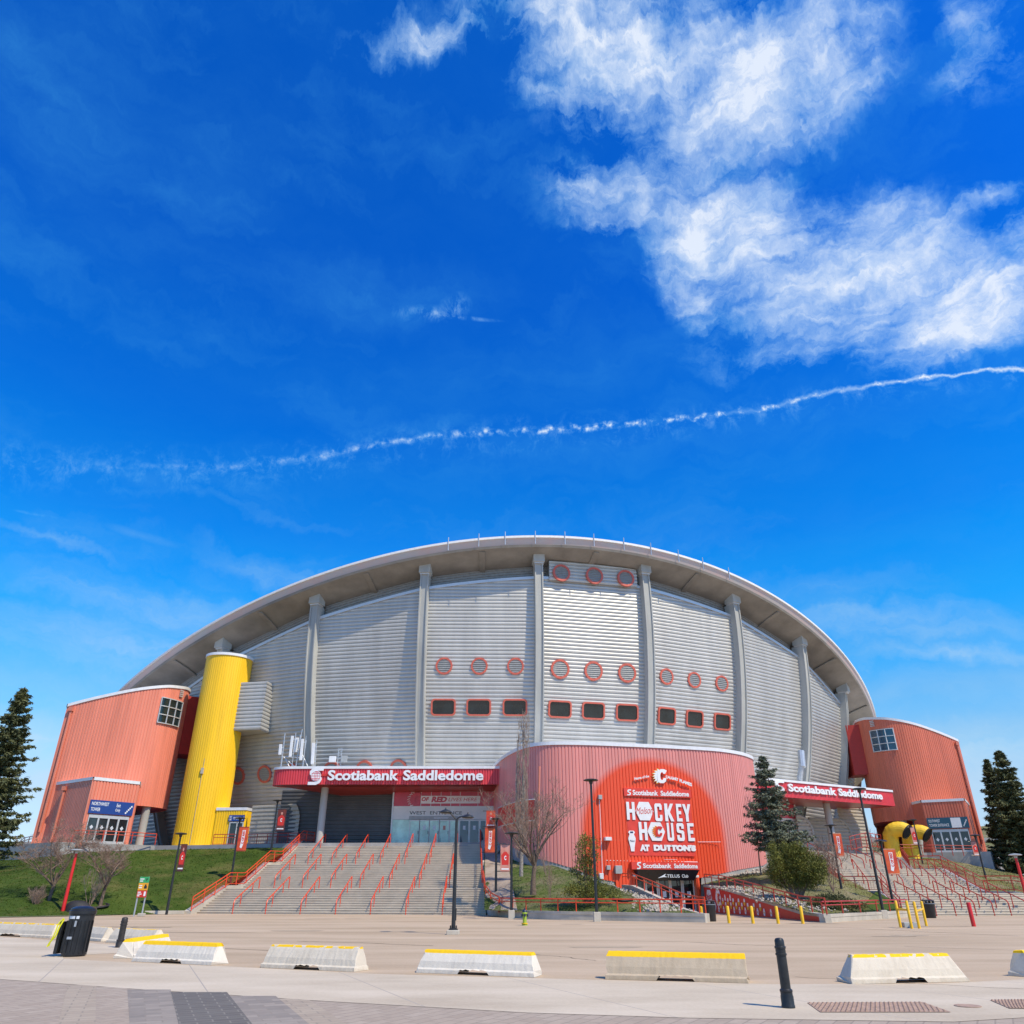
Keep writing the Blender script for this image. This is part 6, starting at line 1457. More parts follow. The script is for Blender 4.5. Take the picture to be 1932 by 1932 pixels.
barrier('cream concrete barrier cut off by the left edge of the picture',(-21.8,34.8),(-17.35,32.3),.46,m='barrier_cream',sl=.1,seed=7)
barrier('cream concrete barrier behind the black bin, mostly hidden by it',(-16.6,32.1),(-14.4,30.2),.42,m='barrier_cream',seed=8)
barrier('cream concrete barrier behind the brown bollard',(-14.0,29.7),(-11.8,28.3),.43,m='barrier_cream',sl=.15,seed=9)
barrier('end-on concrete barrier with a yellow top behind the first full barrier',(-9.95,22.9),(-10.0,25.6),.45,m='barrier_white',seed=10)
# ---- bollards
def bollard(label,p,h=1.0,r=.085,m='bollard_black',name='bollard'):
    o=mkobj(name,MB().lathe([(r*1.35,0),(r*1.35,.03),(r*1.28,.04),(r*1.28,h*.16),(r*1.2,h*.18),(r*1.2,h*.22),(r*1.28,h*.225),(r*1.28,h*.25),(r,h*.27),(r,h*.74),(r*1.15,h*.745),(r*1.15,h*.77),(r*1.02,h*.775),(r*1.02,h*.84),(r*1.15,h*.845),(r*1.15,h*.87),(r*.98,h*.88),(r*.96,h*.96),(r*.75,h*.99),(r*.35,h)],(0,0,0),24),m,None,smooth=True)
    o.location=(p[0],p[1],.004); tag(o,label,'bollard','ribbed metal bollards'); return o
bollard('tall black ribbed bollard in the right foreground beside the tactile plate',(4.22,13.62),.93,.075)
bollard('dark brown ribbed bollard left of the first full barrier',(-12.35,27.2),.84,.095,'bollard_brown')
for k,(p,lb) in enumerate([((11.9,46.8),'leftmost yellow bollard in front of the printed red ramp wall'),((13.1,46.4),'second yellow bollard from the left in front of the printed ramp wall'),((14.4,46.2),'third yellow bollard from the left in front of the printed ramp wall'),((15.7,46.1),'rightmost yellow bollard near the low end of the printed ramp wall')]):
    o=mkobj('yellow_bollard',MB().lathe([(.085,0),(.085,.80),(.06,.84),(.0001,.855)],(0,0,0),16),'yellow_paint',None,smooth=True); o.location=(p[0],p[1],.0); tag(o,lb,'bollard','yellow pipe bollards')
    c=mkobj('reflective_band',MB().lathe([(.088,.68),(.088,.74)],(0,0,0),16,False,False),'sticker_white',o)
o=mkobj('yellow_bollard',MB().lathe([(.085,0),(.085,.7),(.02,.75)],(0,0,0),16),'yellow_paint',None,smooth=True); o.location=(11.6,52,0); tag(o,'yellow bollard half hidden behind the ramp wall beside the bin','bollard')
o=mkobj('red_bollard',MB().lathe([(.10,0),(.10,1.04),(.09,1.07),(.0001,1.07)],(0,0,0),16),'post_red',None,smooth=True); o.location=(23.05,42.7,0); tag(o,'plain red pipe bollard standing on the plaza at the right','bollard')
# yellow pipe frame
t=thing('yellow_pipe_guard','yellow pipe guard of four uprights and cross bars in front of the right hand planter','pipe guard',(19,41,0)); 
ups=[(18.75,41.6,1.62),(19.9,43.0,1.55),(18.55,40.4,1.62),(20.05,40.5,1.65)]
ups=[(atz(1703,1750).x-.1,41.5,1.16),(atz(1713,1752).x+.15,40.3,1.17),(atz(1722,1745).x,43.2,1.12),(atz(1735,1752).x,40.4,1.13)]
for x,y,h in ups: mkobj('upright',MB().lathe([(.065,0),(.065,h-.03),(.045,h),(.001,h+.01)],(x,y,0),12),'yellow_paint',t,smooth=True)
mkobj('cross_bar',MB().tube([(ups[0][0],ups[0][1],.78),(ups[1][0],ups[1][1],.78)],.05,8),'yellow_paint',t); mkobj('cross_bar',MB().tube([(ups[2][0],ups[2][1],.76),(ups[3][0],ups[3][1],.72)],.05,8),'yellow_paint',t)
mkobj('drain_box',MB().box(19.0,19.7,41.4,41.9,0,.22),'box_grey',t,bevel=.02)
# ---- bins
def doublebin():
    t=thing('waste_bin','big black public waste bin with white stickers and yellow tape in the left foreground','waste bin',(-12.04,23.75,0))
    c=(-11.99,23.75,.004); n=20
    pr=[(.32,.03),(.32,.98),(.335,.985),(.335,1.01),(.32,1.015)]
    mkobj('body',MB().lathe([(.29,0),(.29,.03)]+pr,c,n),'black_plastic',t,smooth=False)
    mkobj('lid',MB().lathe([(.315,1.0),(.35,1.02),(.35,1.10),(.325,1.12),(.325,1.15),(.22,1.20),(.05,1.22)],c,24),'black_plastic',t,smooth=True)
    st=MB(); fx=Plane((c[0],c[1]),-18)
    for a0,a1 in ((-62,-28),(-22,14),(20,34)):
        rows=[[],[]]
        for k in range(7):
            a=R_(a0+(a1-a0)*k/6-18); rows[0].append((c[0]+.326*math.sin(a),c[1]-.326*math.cos(a),.905)); rows[1].append((c[0]+.326*math.sin(a),c[1]-.326*math.cos(a),.975))
        st.grid(rows)
    mkobj('sticker',st,'sticker_white',t)
    mb=MB()
    for k in range(9):
        a=R_(-85+k*22); mb.beam((c[0]+.325*math.sin(a),c[1]-.325*math.cos(a),.1),(c[0]+.325*math.sin(a),c[1]-.325*math.cos(a),.86),.05,.03)
    mkobj('ribs',mb,'black_plastic',t)
    mkobj('open_door',MB().box(-12.44,-12.35,23.5,23.95,.07,.84),'black_plastic',t,bevel=.01)
    mb=MB().tube(catmull([(-12.32,23.42,.92),(-12.42,23.40,.78),(-12.44,23.38,.6),(-12.48,23.38,.45),(-12.56,23.4,.30),(-12.58,23.4,.24)],5),.018,5).tube(catmull([(-12.29,23.41,.9),(-12.36,23.38,.7),(-12.40,23.37,.5),(-12.51,23.38,.36),(-12.54,23.4,.26)],5),.022,5); mkobj('yellow_tape',mb,'tape_yellow',t)
    mkobj('lock',MB().box(-12.08,-11.96,23.36,23.40,.42,.48).box(-11.96,-11.91,23.36,23.38,.72,.86),'galvanised',t)
doublebin()
def barrelbin(name,label,p,h,r0,r1,open_=True,m='black_plastic'):
    t=thing(name,label,'waste bin',(p[0],p[1],0)); c=(p[0],p[1],0)
    mkobj('body',MB().lathe([(r0*.96,0),(r0,.03),(r1,h*.78),(r1*1.06,h*.79),(r1*1.06,h*.83),(r1*.9,h*.84)],c,24),m,t,smooth=True)
    mb=MB()
    for k in range(4):
        a=.78+1.57*k; mb.beam((p[0]+r1*.85*math.cos(a),p[1]+r1*.85*math.sin(a),h*.8),(p[0]+r1*.8*math.cos(a),p[1]+r1*.8*math.sin(a),h*.97),.12,.12)
    mkobj('hood_posts',mb,m,t); mkobj('lid',MB().lathe([(r1*1.0,h*.94),(r1*1.02,h*.97),(r1*.8,h),(.02,h*1.0)],c,24),m,t,smooth=True)
    mkobj('liner_rim',MB().lathe([(r1*1.07,h*.78),(r1*1.07,h*.80)],c,24,False,False),'galvanised',t)
pb0=atz(1757,1733.5); barrelbin('litter_bin','black barrel shaped litter bin at the foot of the right hand steps',(27.3,55.5),1.06,.32,.40)
barrelbin('litter_bin','dark litter bin behind the end of the ramp wall, beside the club entrance path',(11.55,49.6),1.10,.32,.36)
# ---- hydrant
f=atz(990,1746); t=thing('fire_hydrant','lime green fire hydrant with a dark cap in front of the planter wall','fire hydrant',tuple(f))
mkobj('body',MB().lathe([(.15,0),(.15,.05),(.115,.06),(.10,.12),(.10,.52),(.135,.53),(.135,.58),(.12,.60)],tuple(f),18),'hydrant_green',t,smooth=True)
mkobj('cap',MB().lathe([(.13,.60),(.12,.66),(.07,.72),(.03,.74),(.03,.80)],tuple(f),18),'hydrant_dark',t,smooth=True)
mkobj('base_flange',MB().lathe([(.17,.07),(.17,.11)],tuple(f),18),'yellow_paint',t)
mb=MB()
for a,b in (((0,-.11),(0,-.20)),((.1,0),(.19,0)),((-.1,0),(-.19,0))): mb.tube([(f.x+a[0],f.y+a[1],.46),(f.x+b[0],f.y+b[1],.46)],.065,10)
mkobj('outlet',mb,'hydrant_dark',t)
# ---- lawn sign
t=thing('lawn_sign','small green, amber and red direction sign on two legs on the left lawn','sign',tuple(at(262,1712,59))); Y=59
pl=Plane((0,Y),0); a=at(257.5,1693,Y);b=at(283,1654,Y)
for mm,z0,z1 in (('sign_green',.70,1),('sign_amber',.34,.70),('logo_red',0,.34)):
    mkobj('board',MB().pbox(pl,a.x,b.x,a.z+(b.z-a.z)*z0,a.z+(b.z-a.z)*z1-.01,0,.05),mm,t)
mb=MB(); W_=b.x-a.x;H_=b.z-a.z
for z0,x1 in ((.86,.5),(.76,.4),(.54,.4),(.44,.4),(.22,.4),(.13,.5),(.05,.3)): mb.pbox(pl,a.x+.06*W_,a.x+x1*W_,a.z+z0*H_,a.z+(z0+.05)*H_,.051,.056)
mb.pbox(pl,a.x+.72*W_,a.x+.92*W_,a.z+.06*H_,a.z+.28*H_,.051,.056); mkobj('lettering',mb,'paint_white',t); mkobj('pictogram',MB().pbox(pl,a.x+.62*W_,a.x+.92*W_,a.z+.42*H_,a.z+.54*H_,.051,.056).pbox(pl,a.x+.68*W_,a.x+.84*W_,a.z+.54*H_,a.z+.62*H_,.051,.056).plate(pl,[(a.x+.7*W_,a.z+.76*H_),(a.x+.9*W_,a.z+.9*H_),(a.x+.72*W_,a.z+.92*H_)],.051,.056),'black_metal',t)
for x in (a.x+.06,b.x-.06): mkobj('leg',MB().box(x-.04,x+.04,Y+.0,Y+.06,0,b.z),'galvanised',t)
mkobj('footing',MB().box(b.x-.3,b.x+.15,Y-.15,Y+.15,0,.2),'wall_concrete',t,bevel=.02)
# ---- yellow hooked ducts
def duct(label,x0,x1,yb,yt,xe,ye,Y):
    a=at(*R2(x0,yb),Y);b=at(*R2(x1,yb),Y); r=(b.x-a.x)/2; cx=(a.x+b.x)/2; zt=at(*R2((x0+x1)/2,yt),Y).z
    e=at(*R2(xe,ye),Y-1.5); t=thing('ventilation_duct',label,'duct',(cx,Y,a.z),group='hooked yellow ventilation ducts')
    pts=[(cx,Y,a.z-.4),(cx,Y,zt-3.2)]; R=(e.x-cx)/1.85
    for k in range(1,9):
        an=R_(180-k*148/8); pts.append((cx+R+R*math.cos(an),Y-.2*k,zt-r-R*.95+R*.95*math.sin(an)))
    mb=MB().tube(pts,r,20,False); mkobj('pipe',mb,'duct_yellow',t,smooth=False)
    p=Vector(pts[-1]);q=Vector(pts[-2]); d=(p-q).normalized(); mkobj('mouth',MB().tube([p-d*.05,p-d*.0],r*.96,20),'dark_void',t)
    mkobj('rim',MB().tube([p-d*.12,p+d*.06],r*1.05,20,False),'dark_void',t); return t
duct('left hooked yellow ventilation duct beneath the southwest tower overhang',898,1005,1640,1375,1050,1440,97)
duct('right hooked yellow ventilation duct beneath the southwest tower overhang',1040,1145,1645,1398,1200,1462,98.5)
mkp=MB().tube([at(*R2(1155,1620),99.5),at(*R2(1145,1400),99.5)],.30,14); tag(mkobj('pillar',mkp,'column_concrete'),'dark round pillar under the southwest tower overhang right of the ducts','pillar')
mb=MB().tube([at(*R2(250,840),96),at(*R2(262,960),95.6)],.42,10).tube([at(*R2(256,930),95.6),at(*R2(240,1060),96)],.34,10); tag(mkobj('roof_vent_pipe',mb,'galvanised'),'pale grey vent pipe on the right hand canopy roof against the arena column','vent pipe')
# ================================================================== PLANTS
def foliage(mb,c,r,n,size,rnd,flat=1.,droop=0.,elong=2.2):
    for _ in range(n):
        d=Vector((rnd.gauss(0,1),rnd.gauss(0,1),rnd.gauss(0,1))).normalized(); p=Vector(c)+Vector((d.x*r[0],d.y*r[1],d.z*r[2]))*(rnd.random()**.45)
        a=Vector((rnd.gauss(0,1),rnd.gauss(0,1),rnd.gauss(0,1)*flat)).normalized()*size*rnd.uniform(.6,1.3); b=a.cross(Vector((rnd.gauss(0,1),rnd.gauss(0,1),rnd.gauss(0,1)))).normalized()*size*rnd.uniform(.6,1.2)/elong
        a.z-=droop*size
        mb.add([p-a-b*.6,p-a*.2+b,p+a],[(0,1,2)])
def spruce(name,label,foot,top,w,m='needle',seed=0,layers=None,dens=1.,gap=.0,lean=(0,0),base=.08,bushy=1.,leafsz=.16):
    rnd=random.Random(seed); foot=Vector(foot); H=top-foot.z; t=thing(name,label,'conifer tree',tuple(foot))
    tip=foot+Vector((lean[0],lean[1],H)); P=lambda f:foot+(tip-foot)*f
    mkobj('trunk',MB().tube([P(0)-Vector((0,0,.4)),P(.3),P(.7),P(1)],[H*.018+.05,H*.013+.03,.06,.015],8),'bark',t,smooth=True)
    br=MB(); cr=MB(); n=layers or int(H*2.5)
    for k in range(n):
        f=base+(1-base)*(k+rnd.random()*.7)/n
        if f>.995: continue
        prof=(1-f)**.82*(1 if f>base+.10 else .70+3*(f-base)); R0=w*prof*rnd.uniform(.66,1.18)+.10
        nb=max(4,int((6+5*(1-f))*dens))
        for j in range(nb):
            if rnd.random()<gap: continue
            az=2*math.pi*(j+rnd.random()*.8)/nb+k*1.3; R=R0*rnd.uniform(.62,1.15); dirv=Vector((math.cos(az),math.sin(az),0))
            p0=P(f); pts=[]; S=6; 
            for s in range(S+1):
                q=s/S; z=-.34*R*q**1.2*(1-f*.9)+.20*R*q**3+ (.35*R*q if f>.85 else 0)
                pts.append(p0+dirv*R*q+Vector((0,0,z)))
            br.tube([pts[0],pts[3],pts[6]],[.035*R**.5+.008,.02,.006],4,False)
            m_=int((7+R*7)*bushy)
            for s in range(m_):
                q=rnd.uniform(.12,1.02); i=min(S-1,int(q*S)); c=pts[i].lerp(pts[i+1],min(1,q*S-i)); sp=.10*R*(1-q*.5)+.06
                side=Vector((-dirv.y,dirv.x,0))*rnd.uniform(-1,1)*sp*1.6; c=c+side+Vector((0,0,rnd.uniform(-.10,.04)-abs(rnd.gauss(0,.05))))
                for _ in range(3):
                    a=(dirv*rnd.uniform(.3,1)+Vector((rnd.gauss(0,.5),rnd.gauss(0,.5),rnd.uniform(-.75,.25)))).normalized()*leafsz*rnd.uniform(.7,1.5)
                    b=Vector((rnd.gauss(0,1),rnd.gauss(0,1),rnd.gauss(0,.6))).normalized()*leafsz*.42
                    o=c+Vector((rnd.gauss(0,.05),rnd.gauss(0,.05),rnd.gauss(0,.05))); cr.add([o-a*.5-b,o-a*.5+b,o+a],[(0,1,2)])
    mkobj('branches',br,'bark',t); mkobj('crown',cr,m,t); return t
def px3(x,y,Y): return at(x,y,Y)
def spr(lab,tx,ty,Y,w,seed,zf,**k):
    q=at(tx,ty,Y); spruce('spruce_tree',lab,(q.x,Y,zf),q.z,w,k.pop('m','needle'),seed,**k)
spr('tall dark spruce at the left edge of the picture, its crown cut by the frame',47,1297,72,4.7,1,3.0,dens=1.1,gap=.12,base=.10,bushy=1.5,leafsz=.24)
spr('tallest dark spruce at the right edge, with a thin bare leader',1883,1414,98,4.6,2,2.6,dens=1.1,gap=.10,base=.08,bushy=1.7,leafsz=.28)
spr('slimmer dark spruce just left of the tallest one at the right edge',1859,1432,102,3.2,3,3.0,dens=1.1,gap=.10,base=.12,bushy=1.6,leafsz=.28)
spr('dark spruce cut off by the right edge of the picture',1962,1480,97,3.8,4,2.6,dens=1.0,base=.08,bushy=1.5,leafsz=.28)
spr('blue green spruce with layered branches beside the red pavilion',1437,1424,66,3.5,9,3.4,m='needle_blue',layers=26,dens=.95,gap=.12,base=.16,bushy=1.7,leafsz=.17)
# bare deciduous trees
def baretree(name,label,foot,h,spread,m='bark',mt='twig',seed=0,stems=1,r=.12,up=.5,levels=4,split=(3,4),lenr=.62,tw=.012,cat='bare tree',fork=.2,limbs=7):
    rnd=random.Random(seed); t=thing(name,label,cat,tuple(foot)); tr=MB(); tg=MB(); foot=Vector(foot)
    def grow(p,d,L,rad,lev):
        n=5; pts=[Vector(p)]; dd=Vector(d)
        for k in range(n):
            dd=(dd+Vector((rnd.gauss(0,.13),rnd.gauss(0,.13),rnd.gauss(0,.07)+up*.12))).normalized(); pts.append(pts[-1]+dd*L/n)
        rs=[max(tw*.6,rad*(1-.75*k/n)) for k in range(n+1)]
        (tr if lev<2 else tg).tube(pts,rs,6 if lev<2 else (4 if lev==2 else 3),False)
        if lev>=levels: return
        for q_ in range(rnd.randint(*split)+(2 if lev<=1 else 1)):
            f=rnd.uniform(.22,.97); i=min(n-1,int(f*n)); q=pts[i].lerp(pts[i+1],f*n-i)
            az=rnd.uniform(0,2*math.pi); sd=Vector((math.cos(az),math.sin(az),rnd.uniform(0,.6))); nd=(dd*(1-spread*.8)+sd*spread*.8).normalized()
            grow(q,nd,L*lenr*(1.15-.5*f)*rnd.uniform(.75,1.2),max(tw,rs[i]*.6),lev+1)
    if stems>1:
        for s in range(stems*2):
            az=rnd.uniform(0,6.28); k=rnd.uniform(.1,.5); grow(foot-Vector((0,0,.2)),Vector((math.cos(az)*k,math.sin(az)*k,1)).normalized(),h*.62*rnd.uniform(.7,1.1),r*.6,1)
    else:
        ft=foot+Vector((.05*h*.3,0,h*fork)); tr.tube([foot-Vector((0,0,.3)),foot+Vector((0,0,h*fork*.3)),ft,ft+Vector((0,0,h*.12))],[r*1.35,r,r*.85,r*.5],9,False)
        for s in range(limbs):
            az=2*math.pi*(s+rnd.random()*.7)/limbs; k=spread*rnd.uniform(.55,1.5); grow(ft+Vector((0,0,rnd.uniform(-.15,.12)*h*fork)),Vector((math.cos(az)*k,math.sin(az)*k,1)).normalized(),h*.55*rnd.uniform(.8,1.1),r*.5,1)
    mkobj('trunk',tr,m,t,smooth=True); mkobj('twigs',tg,mt,t); return t
f=at(*D5(120,1310),58); baretree('bare_tree','wide spreading bare tree with reddish twigs in front of the red pavilion',f,7.9,.66,'bark','twig',11,1,.17,.42,5,(2,4),.62,.009,limbs=9)
def poplar(name,label,foot,h,seed,m='bark_pale'):
    rnd=random.Random(seed); t=thing(name,label,'bare tree',tuple(foot)); tr=MB(); tg=MB(); foot=Vector(foot)
    tip=foot+Vector((.3,0,h)); tr.tube([foot-Vector((0,0,.3)),foot+Vector((.1,0,h*.3)),foot+Vector((.22,0,h*.6)),tip],[.15,.12,.07,.015],8,False)
    for st in range(3):
        o=Vector((rnd.uniform(-.7,.9),rnd.uniform(-.5,.5),0)); tr.tube([foot+Vector((0,0,h*.10+st*.6)),foot+o*.7+Vector((0,0,h*.3)),foot+o*.9+Vector((0,0,h*.55)),foot+o*.6+Vector((0,0,h*.82))],[.08,.06,.04,.01],6,False)
    for k in range(420):
        fz=rnd.uniform(.08,.97); az=rnd.uniform(0,6.28); L=h*.085*(1-fz*.4)*rnd.uniform(.5,1.2); p=foot+(tip-foot)*fz+Vector((rnd.uniform(-.45,.45),rnd.uniform(-.35,.35),0))
        d=Vector((math.cos(az)*.26,math.sin(az)*.26,1)); q=p+d*L*.6; e=q+Vector((d.x*.10,d.y*.10,1))*L*.7
        tg.tube([p,q,e],[.022,.014,.005],3,False)
        for _ in range(3): 
            b=p.lerp(e,rnd.uniform(.2,.9)); tg.tube([b,b+Vector((rnd.uniform(-.25,.25),rnd.uniform(-.25,.25),rnd.uniform(.2,.55)))*L*.5],[.009,.004],3,False)
    mkobj('trunk',tr,m,t,smooth=True); mkobj('twigs',tg,'twig_pale',t)
f=at(*D5(12,1150),64); poplar('poplar_tree','tall narrow bare tree with a pale trunk left of the spreading tree',f,at(990,1345,64).z-f.z,21)
f=at(*R5(370,1170),60); baretree('bare_shrub','thin bare shrub against the right end of the red pavilion',(at(1436,1650,66).x,66,3.0),5.6,.3,'bark','twig',31,1,.05,.6,4,(2,3),.5,.010,limbs=4,fork=.4,cat='bare shrub')
for fx,Y,h,sd,lb in ((92,61.5,6.2,41,'bare crab apple tree on the left lawn, left of the two'),(191,62.5,5.6,42,'bare crab apple tree on the left lawn, right of the two, behind the sign')):
    p=at(fx,1700,Y); baretree('bare_tree',lb,(p.x,Y,.55),h,.85,'bark','twig',sd,1,.13,.25,5,(2,4),.60,.010,fork=.24,limbs=7)
p=at(170,1703,62); baretree('bare_shrub','grey leafless upright shrub between the two bare trees on the left lawn',(p.x,62,.6),3.6,.40,'twig','twig_pale',43,4,.04,.7,4,(2,3),.6,.008,cat='bare shrub')
p=at(62,1710,60); baretree('bare_shrub','low reddish twiggy shrub at the left end of the mulch bed',(p.x,60.3,.4),2.1,.5,'twig','twig',44,6,.03,.5,3,(4,5),.6,.008,cat='bare shrub')
p=at(*D5(270,1330),54); baretree('bare_shrub','thin leafless sapling between the spreading tree and the pine',(p.x,54,1.2),3.4,.35,'twig','twig',45,2,.025,.7,3,(3,4),.55,.008,cat='bare shrub')
p=at(*R5(560,900),68); baretree('bare_shrub','leafless shrub beside the trunk of the blue green spruce',(p.x,68,4.0),3.6,.45,'twig','twig',46,4,.03,.6,3,(4,5),.6,.010,cat='bare shrub')
p=at(*R5(1030,1250),60); baretree('bare_shrub','brown leafless shrub between the big juniper and the right hand steps',(p.x,60.5,1.7),4.0,.5,'twig','twig',47,5,.035,.5,4,(3,4),.6,.010,cat='bare shrub')
for k,(x,y,Y,h) in enumerate(((1880,1650,112,6),(1850,1640,114,5.5),(1905,1655,110,5),(1835,1632,116,4.5))):
    p=at(x,y,Y); baretree('bare_shrub','brown thicket of leafless shrubs behind the dark spruces at the right',(p.x,Y,p.z-.3),h,.55,'brush','brush',60+k,5,.07,.4,3,(4,6),.6,.028,cat='bare shrub',group=None) if False else None
# leafy conifer shrubs
def shrub(name,label,foot,clumps,m,seed,size=.13,dens=1.,stems=True,cat='shrub',sc=1.):
    rnd=random.Random(seed); t=thing(name,label,cat,tuple(foot)); cr=MB(); st=MB(); foot=Vector(foot)
    for (x,z,rx,rz,n) in clumps:
        x*=sc;z*=sc;rx*=sc;rz*=sc
        c=foot+Vector((x,rnd.uniform(-.4,.4),z)); 
        if stems: st.tube([foot+Vector((x*.15,0,-.1)),foot+Vector((x*.5,0,z*.4)),c],[.07,.05,.02],5,False)
        for _ in range(int(n*dens)):
            d=Vector((rnd.gauss(0,1),rnd.gauss(0,1),rnd.gauss(0,1))).normalized(); q=c+Vector((d.x*rx,d.y*rx,d.z*rz))*(rnd.random()**.4)
            for _ in range(7):
                a=(d*.7+Vector((rnd.gauss(0,.5),rnd.gauss(0,.5),rnd.gauss(0,.4)+.45))).normalized()*size*rnd.uniform(.7,1.6); b=Vector((rnd.gauss(0,1),rnd.gauss(0,1),rnd.gauss(0,1))).normalized()*size*.36
                o=q+Vector((rnd.gauss(0,1),rnd.gauss(0,1),rnd.gauss(0,1)))*size*.9; cr.add([o-b,o+b,o+a],[(0,1,2)])
    if stems: mkobj('stems',st,'bark',t)
    mkobj('crown',cr,m,t)
f=at(*D5(610,1390),53); 
shrub('pine_shrub','loose upright mugo pine in front of the red pavilion left of the tall lamp post',(f.x,53,1.0),[(-.2,.9,1.6,.7,170),(.9,.8,1.5,.6,150),(-1.2,.75,1.1,.55,90),(1.9,.6,1.1,.45,80),(.1,1.9,1.0,.7,110),(-.2,2.9,.85,.6,80),(.3,3.5,.8,.7,80),(-.4,4.2,.65,.6,60),(.6,4.5,.55,.5,45),(-.1,5.0,.45,.35,30),(-.95,2.3,.5,.4,30)],'needle_shrub',51,.11,1.0,cat='pine',sc=.72)
f=at(*R5(690,1345),56)
shrub('juniper_shrub','large dense green juniper shrub in the right hand planting bed',(f.x,56,1.2),[(0,1.3,1.3,.7,120),(1.3,1.3,1.1,.7,90),(-1.2,1.5,1.0,.7,80),(0,2.9,1.5,1.2,260),(1.2,2.5,1.3,1.1,190),(-1.1,2.7,1.2,1.1,170),(2.0,2.1,1.1,1.0,130),(-1.9,3.2,.8,.9,90),(-1.7,4.3,.45,.6,40),(-.4,4.2,.8,.7,90),(.8,4.3,.55,.6,50),(.4,3.8,1.1,.8,110),(2.4,3.0,.8,.9,80),(1.7,3.8,.6,.6,50),(-2.2,2.2,.6,.6,40),(.2,1.6,1.2,.6,90)],'needle_shrub',52,.10,2.2,cat='juniper',sc=.68)
f=at(*R5(1010,1445),52.5)
shrub('juniper_shrub','low spreading juniper with bronze tips right of the large one',(f.x,52.5,.5),[(-1.6,.6,1.0,.5,100),(-.6,.8,1.1,.6,130),(.6,.75,1.1,.55,130),(1.7,.5,1.0,.4,100),(2.5,.35,.7,.3,50),(0,1.1,.8,.4,60)],'needle_low',53,.10,1.,False,cat='juniper',sc=.62)
# mulch bed with edging, black dome, rocks
p=atz(120,1712); ms=[]
for k in range(28):
    a=2*math.pi*k/28; ms.append(V((-31.2+0+4.6*math.cos(a)*1.05-3.4,61.9+1.6*math.sin(a)+(.5*math.cos(a)),0)))
mb=MB(); mb.v=[(p.x,p.y,.16+(p.y-60)*.17) for p in ms]+[(-34.6,61.9,.62)]; 
for k in range(28): mb.f.append((k,(k+1)%28,28))
struct('mulch_bed',mb,'mulch')
mb=MB().tube([(p.x,p.y,.20+(p.y-60)*.17) for p in ms]+[(ms[0].x,ms[0].y,.20+(ms[0].y-60)*.17)],.07,6); tag(mkobj('bed_edging',mb,'rubber'),'dark plastic edging round the mulch bed on the left lawn','edging')
p=at(152,1702,60.6); mb=MB()
rows=[]
for j in range(9):
    rr_=[]; f=j/8
    for k in range(25):
        a=2*math.pi*k/24; s=math.cos(f*math.pi/2)**.7*(1+.08*math.sin(3*a)); rr_.append((p.x-.2+.92*s*math.cos(a),60.6+.6*s*math.sin(a),.25+.72*math.sin(f*math.pi/2)))
    rows.append(rr_)
mb.grid(rows); tag(mkobj('covered_mound',mb,'rubber',None,smooth=True),'dark dome shaped tarp covered mound in the mulch bed behind the red lamp post','mound')
def rocks(name,pts,n,seed,smin=.08,smax=.28,m='rock',w=.6):
    rnd=random.Random(seed); mb=MB(); P=[Vector(p) for p in pts]; L=pathlen(P)
    for _ in range(n):
        q,t=sample(P,rnd.uniform(0,L[-1]),L); nn=Vector((-t.y,t.x,0)); q=q+nn*rnd.gauss(0,w); s=rnd.uniform(smin,smax)
        v=[]; 
        for d in ((1,0,0),(-1,0,0),(0,1,0),(0,-1,0),(0,0,1),(0,0,-1),(.6,.6,.5),(-.6,.6,.5),(.6,-.6,.5),(-.6,-.6,.5)):
            v.append(q+Vector(d)*s*rnd.uniform(.55,1.0))
        mb.add(v,[(0,6,4),(4,6,2),(2,7,4),(4,7,1),(1,9,4),(4,9,3),(3,8,4),(4,8,0),(0,2,6),(2,1,7),(1,3,9),(3,0,8),(0,5,2),(2,5,1),(1,5,3),(3,5,0)])
    o=struct(name,mb,m,kind='stuff'); return o
rocks('riprap_rocks',[rpl.pt(0.5,rh[0]-.1,1.2),rpl.pt(8,1.45,1.4),rpl.pt(15,.95,1.4),rpl.pt(20.5,.5,1.8)],900,1,.07,.19,w=.65)
rocks('riprap_rocks_by_ramp',[V((16.9,66,1.9)),V((17.2,60,1.5)),V((17.8,54,.9)),V((19.2,50.5,.5))],420,2,.05,.15,w=.7)
rocks('riprap_rocks_by_spruce',[V((17.0,73,2.4)),V((20.5,71.5,2.9)),V((23.4,73,3.5))],260,3,.1,.25,w=.6)
rocks('riprap_rocks_at_top',[V((-1.6,79,5.3)),V((-.2,75.5,4.7)),V((1.3,73.4,4.1))],300,4,.1,.25,w=.5)
mb=MB().tube(catmull([D_ for D_ in (at(*D5(832,1392),51),at(*D5(880,1402),50.6),at(*D5(940,1404),50.5),at(*D5(1003,1396),51))],5),.09,6); tag(mkobj('drain_edging',mb,'rubber'),'short curved piece of black edging lying on the planting bed below the rocks','edging')
